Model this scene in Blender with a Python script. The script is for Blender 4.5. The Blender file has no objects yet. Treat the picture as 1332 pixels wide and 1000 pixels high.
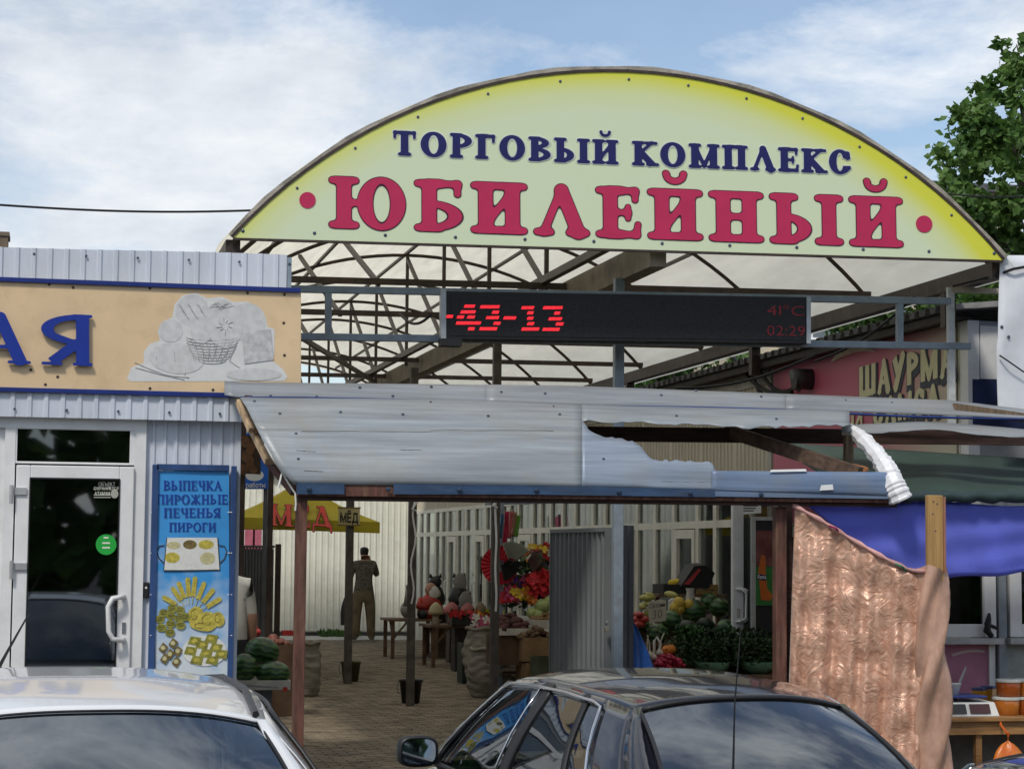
import bpy, bmesh, math, random
import numpy as np
from mathutils import Vector, Matrix
R = math.radians
random.seed(7)
sc = bpy.context.scene
col = sc.collection

# ------------------------------------------------------------------ camera
FPX = 2700.0                      # focal length in pixels of the 1332 px wide photograph
YAW, PITCH, ROLL = R(12.5), math.atan(218/2700), 0.009
CAM = Vector((0, 0, 1.7))
_F = Vector((math.sin(YAW)*math.cos(PITCH), math.cos(YAW)*math.cos(PITCH), math.sin(PITCH)))
_R0 = Vector((math.cos(YAW), -math.sin(YAW), 0))
_U0 = _R0.cross(_F)
_R = _R0*math.cos(ROLL) + _U0*math.sin(ROLL)
_U = _U0*math.cos(ROLL) - _R0*math.sin(ROLL)
cd = bpy.data.cameras.new('camera'); cam = bpy.data.objects.new('camera', cd); col.objects.link(cam)
cam.matrix_world = Matrix(((_R.x, _U.x, -_F.x, CAM.x), (_R.y, _U.y, -_F.y, CAM.y), (_R.z, _U.z, -_F.z, CAM.z), (0, 0, 0, 1)))
cd.sensor_width = 36; cd.lens = FPX/1332*36; cd.clip_start = .1; cd.clip_end = 3000
sc.camera = cam

# ------------------------------------------------------------------ light
SUN_EL, SUN_AZ = R(52), R(215)     # azimuth clockwise from +Y: behind the photographer, to the left
w = bpy.data.worlds.new('World'); sc.world = w; w.use_nodes = True
nt = w.node_tree; nt.nodes.clear()
def N(tree, kind, **kw):
    n = tree.nodes.new(kind)
    for k, v in kw.items():
        if hasattr(n, k): setattr(n, k, v)
        else: n.inputs[k].default_value = v
    return n
def lk(tree, a, b): tree.links.new(a, b)
sky = N(nt, 'ShaderNodeTexSky', sky_type='NISHITA', sun_disc=False, sun_elevation=SUN_EL, sun_rotation=SUN_AZ, air_density=1.0, dust_density=.6, ozone_density=1.6)
tc = N(nt, 'ShaderNodeTexCoord')
sep = N(nt, 'ShaderNodeSeparateXYZ'); lk(nt, tc.outputs['Generated'], sep.inputs[0])
zz = N(nt, 'ShaderNodeMath', operation='MAXIMUM'); lk(nt, sep.outputs['Z'], zz.inputs[0]); zz.inputs[1].default_value = 0
za = N(nt, 'ShaderNodeMath', operation='ADD'); lk(nt, zz.outputs[0], za.inputs[0]); za.inputs[1].default_value = .30
dx = N(nt, 'ShaderNodeMath', operation='DIVIDE'); lk(nt, sep.outputs['X'], dx.inputs[0]); lk(nt, za.outputs[0], dx.inputs[1])
dy = N(nt, 'ShaderNodeMath', operation='DIVIDE'); lk(nt, sep.outputs['Y'], dy.inputs[0]); lk(nt, za.outputs[0], dy.inputs[1])
cmb = N(nt, 'ShaderNodeCombineXYZ'); lk(nt, dx.outputs[0], cmb.inputs[0]); lk(nt, dy.outputs[0], cmb.inputs[1])
mp = N(nt, 'ShaderNodeMapping'); mp.inputs['Location'].default_value = (6.1, 1.4, 0); mp.inputs['Scale'].default_value = (1.0, 1.0, 1); lk(nt, cmb.outputs[0], mp.inputs[0])
n1 = N(nt, "ShaderNodeTexNoise", Scale=1.9, Detail=10.0, Roughness=.62, Distortion=.35); lk(nt, mp.outputs[0], n1.inputs['Vector'])
r1 = N(nt, 'ShaderNodeValToRGB'); r1.color_ramp.elements[0].position = .43; r1.color_ramp.elements[1].position = .60; lk(nt, n1.outputs['Fac'], r1.inputs[0])
r1.color_ramp.elements[0].color = (.10, .10, .10, 1)
n2 = N(nt, 'ShaderNodeTexNoise', Scale=2.6, Detail=7.0, Roughness=.6); lk(nt, mp.outputs[0], n2.inputs['Vector'])
r2 = N(nt, 'ShaderNodeValToRGB'); r2.color_ramp.elements[0].position = .36; r2.color_ramp.elements[1].position = .62; lk(nt, n2.outputs['Fac'], r2.inputs[0])
r2.color_ramp.elements[0].color = (4.6, 5.1, 5.8, 1); r2.color_ramp.elements[1].color = (7.6, 7.8, 8.0, 1)
skm = N(nt, 'ShaderNodeMix', data_type='RGBA', blend_type='MULTIPLY'); skm.inputs[0].default_value = 1
lk(nt, sky.outputs[0], skm.inputs[6]); skm.inputs[7].default_value = (1.0, 1.0, 1.0, 1)
mx = N(nt, 'ShaderNodeMix', data_type='RGBA'); lk(nt, r1.outputs[0], mx.inputs[0]); lk(nt, skm.outputs[2], mx.inputs[6]); lk(nt, r2.outputs[0], mx.inputs[7])
bg = N(nt, 'ShaderNodeBackground', Strength=.12); lk(nt, mx.outputs[2], bg.inputs[0])
wo = N(nt, 'ShaderNodeOutputWorld'); lk(nt, bg.outputs[0], wo.inputs[0])
sl = bpy.data.lights.new('sun', 'SUN'); sl.energy = 2.2; sl.angle = R(9); sl.color = (1, .95, .87)
so = bpy.data.objects.new('sun', sl); col.objects.link(so)
_sd = Vector((math.sin(SUN_AZ)*math.cos(SUN_EL), math.cos(SUN_AZ)*math.cos(SUN_EL), math.sin(SUN_EL)))
so.rotation_euler = _sd.to_track_quat('Z', 'Y').to_euler(); so.location = (0, 0, 30)
sc.view_settings.view_transform = 'Standard'; sc.view_settings.look = 'None'
sc.view_settings.exposure = 0.12; sc.view_settings.gamma = 1; sc.view_settings.use_curve_mapping = False
sc.cycles.max_bounces = 8; sc.cycles.transparent_max_bounces = 12

# ------------------------------------------------------------------ pixel -> point on a known plane
def ray(px, py):
    return _F + _R*((px-666)/FPX) - _U*((py-500)/FPX)
def onplane(px, py, p0, n):
    d = ray(px, py); return CAM + d*((p0-CAM).dot(n)/d.dot(n))
def atY(px, py, Y): d = ray(px, py); return CAM + d*((Y-CAM.y)/d.y)
def atX(px, py, X): d = ray(px, py); return CAM + d*((X-CAM.x)/d.x)
def atZ(px, py, Z): d = ray(px, py); return CAM + d*((Z-CAM.z)/d.z)
def lerp(a, b, t): return a + (b-a)*t

# ------------------------------------------------------------------ materials
def S(r, g, b, k=1.0):
    f = lambda c: ((c/255+.055)/1.055)**2.4 if c > 10 else c/255/12.92
    return (f(r)*k, f(g)*k, f(b)*k)
_M = {}
def M(name, c, rough=.6, metal=0, var=.18, scale=5, bump=0, bscale=60, c2=None, thr=(.35, .65), stretch=(1, 1, 1), spec=.4, coat=0, dirt=0, dscale=3, dcol=(.11, .09, .07), trans=0, emit=0, diso=False):
    if name in _M: return _M[name]
    m = bpy.data.materials.new(name); m.use_nodes = True; t = m.node_tree; b = t.nodes['Principled BSDF']
    b.inputs['Roughness'].default_value = rough; b.inputs['Metallic'].default_value = metal; b.inputs['Specular IOR Level'].default_value = spec
    b.inputs['Coat Weight'].default_value = coat; b.inputs['Coat Roughness'].default_value = .04
    tcn = N(t, 'ShaderNodeTexCoord'); mpn = N(t, 'ShaderNodeMapping'); mpn.inputs['Scale'].default_value = stretch; lk(t, tcn.outputs['Object'], mpn.inputs[0])
    nn = N(t, 'ShaderNodeTexNoise', Scale=scale, Detail=6.0, Roughness=.6); lk(t, mpn.outputs[0], nn.inputs['Vector'])
    rp = N(t, 'ShaderNodeValToRGB'); lk(t, nn.outputs['Fac'], rp.inputs[0])
    a, z = rp.color_ramp.elements; a.position, z.position = thr
    if c2 is None:
        a.color = (*[max(0, x*(1-var)) for x in c], 1); z.color = (*[min(1, x*(1+var)) for x in c], 1)
    else: a.color = (*c, 1); z.color = (*c2, 1)
    out = rp.outputs[0]
    if dirt:
        dn = N(t, 'ShaderNodeTexNoise', Scale=dscale, Detail=8.0, Roughness=.7); lk(t, tcn.outputs['Object'] if diso else mpn.outputs[0], dn.inputs['Vector'])
        dr = N(t, 'ShaderNodeMapRange'); dr.inputs[1].default_value = .5; dr.inputs[2].default_value = .75; dr.inputs[3].default_value = 0; dr.inputs[4].default_value = dirt; lk(t, dn.outputs['Fac'], dr.inputs[0])
        mxn = N(t, 'ShaderNodeMix', data_type='RGBA'); lk(t, dr.outputs[0], mxn.inputs[0]); lk(t, out, mxn.inputs[6]); mxn.inputs[7].default_value = (*dcol, 1); out = mxn.outputs[2]
    lk(t, out, b.inputs['Base Color'])
    if bump:
        bn = N(t, 'ShaderNodeTexNoise', Scale=bscale, Detail=4.0); lk(t, mpn.outputs[0], bn.inputs['Vector'])
        bp = N(t, 'ShaderNodeBump', Strength=bump, Distance=.01); lk(t, bn.outputs['Fac'], bp.inputs['Height']); lk(t, bp.outputs[0], b.inputs['Normal'])
    if trans:
        tr = N(t, 'ShaderNodeBsdfTranslucent'); lk(t, out, tr.inputs[0]); ms = N(t, 'ShaderNodeMixShader'); ms.inputs[0].default_value = trans
        o = t.nodes['Material Output']; lk(t, b.outputs[0], ms.inputs[1]); lk(t, tr.outputs[0], ms.inputs[2]); lk(t, ms.outputs[0], o.inputs[0])
    if emit:
        lk(t, out, b.inputs['Emission Color']); b.inputs['Emission Strength'].default_value = emit
    _M[name] = m; return m
def glass(name, tint=(.6, .65, .65), mirror=.12, rough=.02, clear=.9):
    # window pane: fresnel reflection over a tinted see-through sheet
    if name in _M: return _M[name]
    m = bpy.data.materials.new(name); m.use_nodes = True; t = m.node_tree; t.nodes.clear()
    tr = N(t, 'ShaderNodeBsdfTransparent'); tr.inputs[0].default_value = (*tint, 1)
    gl = N(t, 'ShaderNodeBsdfGlossy', Roughness=rough); gl.inputs[0].default_value = (.9, .95, 1, 1)
    fr = N(t, 'ShaderNodeFresnel', IOR=1.5); ge = N(t, 'ShaderNodeNewGeometry'); io = N(t, 'ShaderNodeMath', operation='MULTIPLY_ADD'); lk(t, ge.outputs['Backfacing'], io.inputs[0]); io.inputs[1].default_value = 1/1.5-1.5; io.inputs[2].default_value = 1.5; lk(t, io.outputs[0], fr.inputs['IOR'])   # same reflectance from both faces of a pane
    ad = N(t, 'ShaderNodeMath', operation='ADD', use_clamp=True); lk(t, fr.outputs[0], ad.inputs[0]); ad.inputs[1].default_value = mirror
    ms = N(t, 'ShaderNodeMixShader'); lk(t, ad.outputs[0], ms.inputs[0]); lk(t, tr.outputs[0], ms.inputs[1]); lk(t, gl.outputs[0], ms.inputs[2])
    o = N(t, 'ShaderNodeOutputMaterial'); lk(t, ms.outputs[0], o.inputs[0]); _M[name] = m; return m

# ------------------------------------------------------------------ mesh builder
ORG = {}
def org(o): return ORG.get(o.name, Vector((0, 0, 0))) if o is not None else Vector((0, 0, 0))
class MB:
    def __init__(s): s.v = []; s.f = []
    def add(s, vs, fs):
        k = len(s.v); s.v += [Vector(p) for p in vs]; s.f += [tuple(i+k for i in f) for f in fs]; return s
    def box(s, x0, x1, y0, y1, z0, z1):
        return s.add([(x0, y0, z0), (x1, y0, z0), (x1, y1, z0), (x0, y1, z0), (x0, y0, z1), (x1, y0, z1), (x1, y1, z1), (x0, y1, z1)],
                     [(0, 3, 2, 1), (4, 5, 6, 7), (0, 1, 5, 4), (1, 2, 6, 5), (2, 3, 7, 6), (3, 0, 4, 7)])
    def bar(s, a, b, w, h=None, up=(0, 0, 1)):           # rectangular bar from a to b
        h = h or w; a, b = Vector(a), Vector(b); d = (b-a).normalized(); up = Vector(up)
        if abs(d.dot(up)) > .98: up = Vector((0, 1, 0)) if abs(d.y) < .9 else Vector((1, 0, 0))
        x = d.cross(up).normalized()*w/2; y = x.cross(d).normalized()*h/2
        vs = [p+sx*x+sy*y for p in (a, b) for sx, sy in ((-1, -1), (1, -1), (1, 1), (-1, 1))]
        return s.add(vs, [(0, 1, 2, 3), (7, 6, 5, 4), (0, 4, 5, 1), (1, 5, 6, 2), (2, 6, 7, 3), (3, 7, 4, 0)])
    def tube(s, pts, r, n=6, cap=True):
        pts = [Vector(p) for p in pts]; rs = r if isinstance(r, (list, tuple)) else [r]*len(pts); rings = []; k = len(s.v); x = None
        for i, p in enumerate(pts):
            d = (pts[min(i+1, len(pts)-1)]-pts[max(i-1, 0)]).normalized()
            if x is None: x = d.cross(Vector((.13, .31, 1))).normalized() if abs(d.z) < .95 else d.cross(Vector((0, 1, 0))).normalized()
            x = (x-d*x.dot(d)).normalized(); y = d.cross(x)
            s.v += [p+(x*math.cos(a)+y*math.sin(a))*rs[i] for a in [2*math.pi*j/n for j in range(n)]]
        for i in range(len(pts)-1):
            for j in range(n):
                s.f.append((k+i*n+j, k+i*n+(j+1) % n, k+(i+1)*n+(j+1) % n, k+(i+1)*n+j))
        if cap: s.f.append(tuple(k+j for j in reversed(range(n)))); s.f.append(tuple(k+(len(pts)-1)*n+j for j in range(n)))
        return s
    def lathe(s, prof, n=16, o=(0, 0, 0)):                # prof: (r, z) from bottom to top
        o = Vector(o); k = len(s.v)
        for r, z in prof: s.v += [o+Vector((r*math.cos(2*math.pi*j/n), r*math.sin(2*math.pi*j/n), z)) for j in range(n)]
        for i in range(len(prof)-1):
            for j in range(n): s.f.append((k+i*n+j, k+i*n+(j+1) % n, k+(i+1)*n+(j+1) % n, k+(i+1)*n+j))
        s.f.append(tuple(k+j for j in reversed(range(n)))); s.f.append(tuple(k+(len(prof)-1)*n+j for j in range(n))); return s
    def ell(s, c, rx, ry, rz, nu=12, nv=8, rot=None):
        c = Vector(c); k = len(s.v); m = rot or Matrix.Identity(3)
        for i in range(1, nv):
            t = math.pi*i/nv
            s.v += [c+m@Vector((rx*math.sin(t)*math.cos(2*math.pi*j/nu), ry*math.sin(t)*math.sin(2*math.pi*j/nu), rz*math.cos(t))) for j in range(nu)]
        a = len(s.v); s.v += [c+m@Vector((0, 0, rz)), c+m@Vector((0, 0, -rz))]
        for i in range(nv-2):
            for j in range(nu): s.f.append((k+(i+1)*nu+j, k+(i+1)*nu+(j+1) % nu, k+i*nu+(j+1) % nu, k+i*nu+j))
        for j in range(nu): s.f.append((a, k+j, k+(j+1) % nu)); s.f.append((a+1, k+(nv-2)*nu+(j+1) % nu, k+(nv-2)*nu+j))
        return s
    def grid(s, rows, flip=False):                         # rows of points
        n = len(rows[0]); k = len(s.v)
        for r in rows: s.v += [Vector(p) for p in r]
        for i in range(len(rows)-1):
            for j in range(n-1):
                q = (k+i*n+j, k+i*n+j+1, k+(i+1)*n+j+1, k+(i+1)*n+j); s.f.append(q[::-1] if flip else q)
        return s
    def prism(s, poly, d):                                 # planar polygon pushed along d
        poly = [Vector(p) for p in poly]; d = Vector(d); n = len(poly); k = len(s.v)
        s.v += poly+[p+d for p in poly]; s.f.append(tuple(k+i for i in reversed(range(n)))); s.f.append(tuple(k+n+i for i in range(n)))
        for i in range(n): s.f.append((k+i, k+(i+1) % n, k+n+(i+1) % n, k+n+i))
        return s
    def build(s, name, mat, parent=None, smooth=False, kind=None, bevel=0, solid=0, sub=0, off=-1):
        o_ = org(parent); me = bpy.data.meshes.new(name); me.from_pydata([tuple(v-o_) for v in s.v], [], s.f); me.update()
        bm = bmesh.new(); bm.from_mesh(me); bmesh.ops.recalc_face_normals(bm, faces=bm.faces); bm.to_mesh(me); bm.free()
        if isinstance(mat, (list, tuple)):
            for q in mat: me.materials.append(q)
        else: me.materials.append(mat)
        if smooth:
            me.polygons.foreach_set('use_smooth', [True]*len(me.polygons))
        o = bpy.data.objects.new(name, me); col.objects.link(o)
        if parent is not None: o.parent = parent; ORG[o.name] = o_
        if kind: o['kind'] = kind
        if solid: q = o.modifiers.new('solid', 'SOLIDIFY'); q.thickness = solid; q.offset = off
        if sub: q = o.modifiers.new('sub', 'SUBSURF'); q.levels = q.render_levels = sub
        if bevel: q = o.modifiers.new('bevel', 'BEVEL'); q.width = bevel; q.segments = 2; q.limit_method = 'ANGLE'; q.angle_limit = R(50)
        return o
def sharp(o, a=35):
    me = o.data
    try: me.set_sharp_from_angle(angle=R(a))
    except Exception: pass
    return o
def thing(name, label, cat, loc=(0, 0, 0), group=None):
    o = bpy.data.objects.new(name, None); col.objects.link(o); o.location = loc; o.empty_display_size = .2
    o['label'] = label; o['category'] = cat
    if group: o['group'] = group
    ORG[o.name] = Vector(loc); return o
def tag(o, label, cat, group=None):
    o['label'] = label; o['category'] = cat
    if group: o['group'] = group
    return o
def recenter(o):
    """move a one-mesh thing's origin to the base of its mesh"""
    me = o.data; vs = [v.co for v in me.vertices]
    c = Vector(((min(v.x for v in vs)+max(v.x for v in vs))/2, (min(v.y for v in vs)+max(v.y for v in vs))/2, min(v.z for v in vs)))
    me.transform(Matrix.Translation(-c)); o.location = c; return o
def dup(o, parent=None, loc=None, rotz=None, label=None, group=None, scale=None):
    c = o.copy(); col.objects.link(c); c.parent = parent
    if loc is not None: c.location = loc
    if rotz is not None: c.rotation_euler = (0, 0, rotz)
    if scale: c.scale = (scale,)*3 if not hasattr(scale, '__len__') else scale
    if label: c['label'] = label
    if group: c['group'] = group
    for ch in o.children: dup(ch, c)
    return c
# ------------------------------------------------------------------ lettering: stroke glyphs turned into outlines
class G:
    """one glyph as a signed distance field built from strokes"""
    H = .022
    def __init__(s, wd, st):
        s.st = st; s.w = wd; xs = np.arange(-.35, wd+.35, s.H); ys = np.arange(-.4, 1.5, s.H)
        s.xs, s.ys = xs, ys; s.X, s.Y = np.meshgrid(xs, ys); s.D = np.full(s.X.shape, 9.0)
    def u(s, d, k=None):
        k = s.st['k'] if k is None else k
        if k <= 0: s.D = np.minimum(s.D, d)
        else:
            h = np.clip(.5+.5*(s.D-d)/k, 0, 1); s.D = s.D*(1-h)+d*h-k*h*(1-h)
    def seg(s, x0, y0, x1, y1, t0, t1=None, k=None, flat=False):
        t1 = t0 if t1 is None else t1; dx, dy = x1-x0, y1-y0; L2 = dx*dx+dy*dy+1e-9
        h = ((s.X-x0)*dx+(s.Y-y0)*dy)/L2; hc = np.clip(h, 0, 1)
        if flat:
            L = math.sqrt(L2); px = np.abs((s.X-x0)*dy-(s.Y-y0)*dx)/L-(t0+(t1-t0)*hc); py = np.maximum(-h, h-1)*L
            d = np.maximum(px, py)
        else: d = np.hypot(s.X-x0-hc*dx, s.Y-y0-hc*dy)-(t0+(t1-t0)*hc)
        s.u(d, k)
    def ring(s, cx, cy, rx, ry, tx, ty, clip=None, k=None):
        e = lambda a, b: (np.sqrt(((s.X-cx)/a)**2+((s.Y-cy)/b)**2)-1)*min(a, b)
        d = np.maximum(e(rx, ry), -e(rx-2*tx, ry-2*ty))
        if clip: d = np.maximum(d, clip(s.X, s.Y))
        s.u(d, k)
    def dot(s, x, y, r): s.u(np.hypot(s.X-x, s.Y-y)-r, 0)
    def cut(s, d): s.D = np.maximum(s.D, -d)
    def serif(s, x, y):
        t = s.st
        if t['s'] <= 0: return
        yy = t['r'] if y < .5 else 1-t['r']; s.seg(x-t['s'], yy, x+t['s'], yy, t['r'], flat=t.get('flat', False))
    def stem(s, x, top=True, bot=True, y0=0, y1=1):
        a = s.st['a']; s.seg(x, y0+.02, x, y1-.02, a, flat=True)
        if bot: s.serif(x, 0)
        if top: s.serif(x, 1)
def glyph(ch, st):
    a, b, sf, r = st['a'], st['b'], st['s'], st['r']; e = sf+.02; e = max(e, a)
    def bowl(g, x, cy, ry, rx, right=True):
        g.ring(x, cy, rx, ry, a*.95, b, clip=(lambda X, Y: x-.02-X) if right else (lambda X, Y: X-x-.02), k=.01)
    W = {'Т': .86, 'О': .96, 'Р': .78, 'Г': .70, 'В': .80, 'Ы': 1.28, 'Й': .92, 'И': .92, 'К': .88, 'М': 1.12, 'П': .92, 'Л': .92, 'Е': .74, 'Ё': .74, 'С': .86, 'Ю': 1.3, 'Б': .80, 'Н': .92, 'А': .92, 'Я': .80, 'Ч': .84, 'Ж': 1.2, 'Ь': .76, 'Д': .98, 'Ш': 1.25, 'У': .88}
    wd = W[ch]; g = G(wd, st); x0 = e; x1 = wd-e
    if ch == 'Т': g.stem(wd/2, top=False); g.seg(.08, 1-b, wd-.08, 1-b, b); g.seg(.07, 1-b*.8, .07, .74, r*.9); g.seg(wd-.07, 1-b*.8, wd-.07, .74, r*.9)
    elif ch == 'О': g.ring(wd/2, .5, wd/2, .52, a*1.05, b)
    elif ch == 'Р': g.stem(x0); bowl(g, x0, .70, .30, wd-x0)
    elif ch == 'Г': g.stem(x0); g.seg(x0, 1-b, wd-.06, 1-b, b); g.seg(wd-.06, 1-b, wd-.06, .72, r*.9)
    elif ch == 'В': g.stem(x0); bowl(g, x0, .755, .245, wd-x0-.06); bowl(g, x0, .28, .28, wd-x0)
    elif ch == 'Ь': g.stem(x0); bowl(g, x0, .30, .30, wd-x0)
    elif ch == 'Ы': g.stem(x0); bowl(g, x0, .30, .30, .72-x0); g.stem(x1)
    elif ch in 'ИЙ':
        g.stem(x0); g.stem(x1); g.seg(x0, .16, x1, .84, b, flat=True)
        if ch == 'Й': g.ring(wd/2, 1.30, .21, .19, .055, .06, clip=lambda X, Y: Y-1.31, k=0); g.dot(wd/2-.16, 1.32, .06); g.dot(wd/2+.16, 1.32, .06)
    elif ch == 'К': g.stem(x0); g.seg(x0, .45, wd-.16, .95, b*.9); g.serif(wd-.18, 1); g.seg(x0+.1, .55, wd-.14, .06, a*.9, flat=True); g.serif(wd-.13, 0)
    elif ch == 'М': g.stem(x0); g.stem(x1); g.seg(x0, .92, wd/2, .1, b*1.1); g.seg(x1, .92, wd/2, .1, b*1.1)
    elif ch == 'П': g.stem(x0); g.stem(x1); g.seg(x0, 1-b, x1, 1-b, b, flat=True)
    elif ch in 'ЛА':
        m = wd/2; g.seg(m, .93, .14, .06, b, b*1.1); g.seg(m, .90, wd-.16, .06, a*.95, a); g.seg(.02, r, .26, r, r); g.seg(wd-.32, r, wd-.02, r, r)
        if ch == 'А': g.seg(.27, .32, wd-.28, .32, b*.7)
    elif ch in 'ЕЁ':
        g.stem(x0); g.seg(x0, 1-b, wd-.07, 1-b, b); g.seg(x0, b, wd-.05, b, b); g.seg(x0, .5, wd-.2, .5, b*.85)
        g.seg(wd-.07, 1-b, wd-.07, .76, r*.85); g.seg(wd-.05, b, wd-.02, .27, r*.85); g.seg(wd-.2, .38, wd-.2, .62, r*.7)
        if ch == 'Ё': g.dot(wd*.33, 1.2, .08); g.dot(wd*.72, 1.2, .08)
    elif ch == 'С': g.ring(wd/2, .5, wd/2, .52, a*1.05, b); g.cut(np.maximum(np.abs(g.Y-.50)-.16, wd*.55-g.X)); g.seg(wd-.13, .68, wd-.13, .86, .09); g.seg(wd-.06, .26, wd-.2, .14, .06)
    elif ch == 'Ю': g.stem(x0); g.seg(x0, .5, .55, .5, b); g.ring(wd-.42, .5, .42, .52, a*1.05, b, k=.02)
    elif ch == 'Б': g.stem(x0); bowl(g, x0, .30, .30, wd-x0); g.seg(x0, 1-b, wd-.08, 1-b, b); g.seg(wd-.08, 1-b, wd-.08, .74, r*.9)
    elif ch == 'Н': g.stem(x0); g.stem(x1); g.seg(x0, .5, x1, .5, b, flat=True)
    elif ch == 'Я': g.stem(x1); bowl(g, x1, .70, .30, x1, right=False); g.seg(x1-.1, .42, .16, .06, a*.85, flat=True); g.seg(.03, r, .3, r, r)
    elif ch == 'Ч': g.stem(x1); g.seg(x0, .62, x0, .97, a, flat=True); g.serif(x0, 1); g.ring(.46, .64, .46-x0+a, .26, a, b, clip=lambda X, Y: Y-.64, k=.01)
    elif ch == 'Ж':
        m = wd/2; g.stem(m)
        for q in (-1, 1): g.seg(m, .5, m+q*.42, .92, b); g.seg(m, .52, m+q*.44, .08, a*.8); g.seg(m+q*.34, 1-r, m+q*.54, 1-r, r); g.seg(m+q*.34, r, m+q*.56, r, r)
    elif ch == 'Д':
        m = wd/2; g.seg(m, .95, .2, .16, b); g.seg(m+.05, .93, wd-.2, .16, a); g.seg(.06, .15, wd-.06, .15, b*.9, flat=True); g.seg(.07, .18, .05, -.14, r*1.2); g.seg(wd-.07, .18, wd-.05, -.14, r*1.2); g.seg(.28, 1-r, m+.1, 1-r, r)
    elif ch == 'Ш': g.stem(x0); g.stem(wd/2); g.stem(x1); g.seg(x0, b, x1, b, b, flat=True)
    elif ch == 'У': g.seg(.16, .95, wd/2+.02, .36, a, flat=True); g.seg(wd-.14, .95, .25, .05, b if st['s'] > 0 else a); g.serif(.17, 1); g.serif(wd-.16, 1); g.seg(.12, .08, .25, .06, r)
    return g
def contours(g, level=0.0):
    D = g.D-level; ny, nx = D.shape; H = g.H; segs = {}
    ins = D < 0
    def cross(i, j, k, l):
        t = D[i, j]/(D[i, j]-D[k, l]); return (g.xs[j]+(g.xs[l]-g.xs[j])*t, g.ys[i]+(g.ys[k]-g.ys[i])*t)
    pts = {}
    act = np.argwhere((ins[:-1, :-1].astype(int)+ins[1:, :-1]+ins[:-1, 1:]+ins[1:, 1:]) % 4 != 0)
    for i, j in act:
        c = (ins[i, j], ins[i, j+1], ins[i+1, j+1], ins[i+1, j])
        E = [('h', i, j), ('v', i, j+1), ('h', i+1, j), ('v', i, j)]
        C = [(i, j, i, j+1), (i, j+1, i+1, j+1), (i+1, j, i+1, j+1), (i, j, i+1, j)]
        ed = [q for q in range(4) if c[q] != c[(q+1) % 4]]
        for q in ed:
            if E[q] not in pts: pts[E[q]] = cross(*C[q])
        prs = [(ed[0], ed[1])] if len(ed) == 2 else ([(0, 1), (2, 3)] if c[1] == c[3] and not c[0] else [(3, 0), (1, 2)])
        for p, q in prs:
            segs.setdefault(E[p], []).append(E[q]); segs.setdefault(E[q], []).append(E[p])
    loops = []; used = set()
    for s0 in segs:
        if s0 in used: continue
        lp = [s0]; used.add(s0); cur = s0
        while True:
            nx_ = [q for q in segs[cur] if q not in used]
            if not nx_: break
            cur = nx_[0]; used.add(cur); lp.append(cur)
        P = [pts[q] for q in lp]
        out = []
        for q in range(len(P)):                            # drop points on straight runs
            p0 = out[-1] if out else P[q-1]; p1 = P[q]; p2 = P[(q+1) % len(P)]
            ar = abs((p1[0]-p0[0])*(p2[1]-p0[1])-(p1[1]-p0[1])*(p2[0]-p0[0]))
            if ar > 2.2e-5: out.append(p1)
        if len(out) > 3: loops.append(out)
    return loops
COOPER = dict(a=.125, b=.062, s=.20, r=.062, k=.075)
COOPER2 = dict(a=.142, b=.068, s=.185, r=.060, k=.06)
SLAV = dict(a=.105, b=.045, s=.165, r=.032, k=.03)
SLAVB = dict(a=.10, b=.05, s=.15, r=.028, k=.012, flat=True)
BLOCK = dict(a=.15, b=.105, s=0, r=.03, k=0)
_GC = {}
def flat_mesh(loops, depth):
    cu = bpy.data.curves.new('c', 'CURVE'); cu.dimensions = '2D'; cu.fill_mode = 'BOTH'; cu.extrude = depth/2
    for lp in loops:
        sp = cu.splines.new('POLY'); sp.points.add(len(lp)-1)
        for p, q in zip(sp.points, lp): p.co = (q[0], q[1], 0, 1)
        sp.use_cyclic_u = True
    ob = bpy.data.objects.new('c', cu); col.objects.link(ob); dg = bpy.context.evaluated_depsgraph_get()
    me = bpy.data.meshes.new_from_object(ob.evaluated_get(dg)); bpy.data.objects.remove(ob); bpy.data.curves.remove(cu)
    vs = [tuple(v.co) for v in me.vertices]; fs = [tuple(p.vertices) for p in me.polygons]; bpy.data.meshes.remove(me); return vs, fs
def gmesh(ch, st, level=0.0):
    key = (ch, id(st), level)
    if key not in _GC: g = glyph(ch, st); _GC[key] = (flat_mesh(contours(g, level), 1.0), g.w)
    return _GC[key]
def fmesh(ch, bold=0.0):
    key = (ch, 'font', bold)
    if key not in _GC:
        cu = bpy.data.curves.new('t', 'FONT'); cu.body = ch; cu.size = 1.4; cu.extrude = .5; cu.offset = bold; cu.resolution_u = 3
        ob = bpy.data.objects.new('t', cu); col.objects.link(ob); dg = bpy.context.evaluated_depsgraph_get()
        me = bpy.data.meshes.new_from_object(ob.evaluated_get(dg)); bpy.data.objects.remove(ob); bpy.data.curves.remove(cu)
        vs = [tuple(v.co) for v in me.vertices]; fs = [tuple(p.vertices) for p in me.polygons]; bpy.data.meshes.remove(me)
        x0 = min(v[0] for v in vs); x1 = max(v[0] for v in vs)
        _GC[key] = (([(v[0]-x0, v[1], v[2]) for v in vs], fs), x1-x0)
    return _GC[key]
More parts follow.
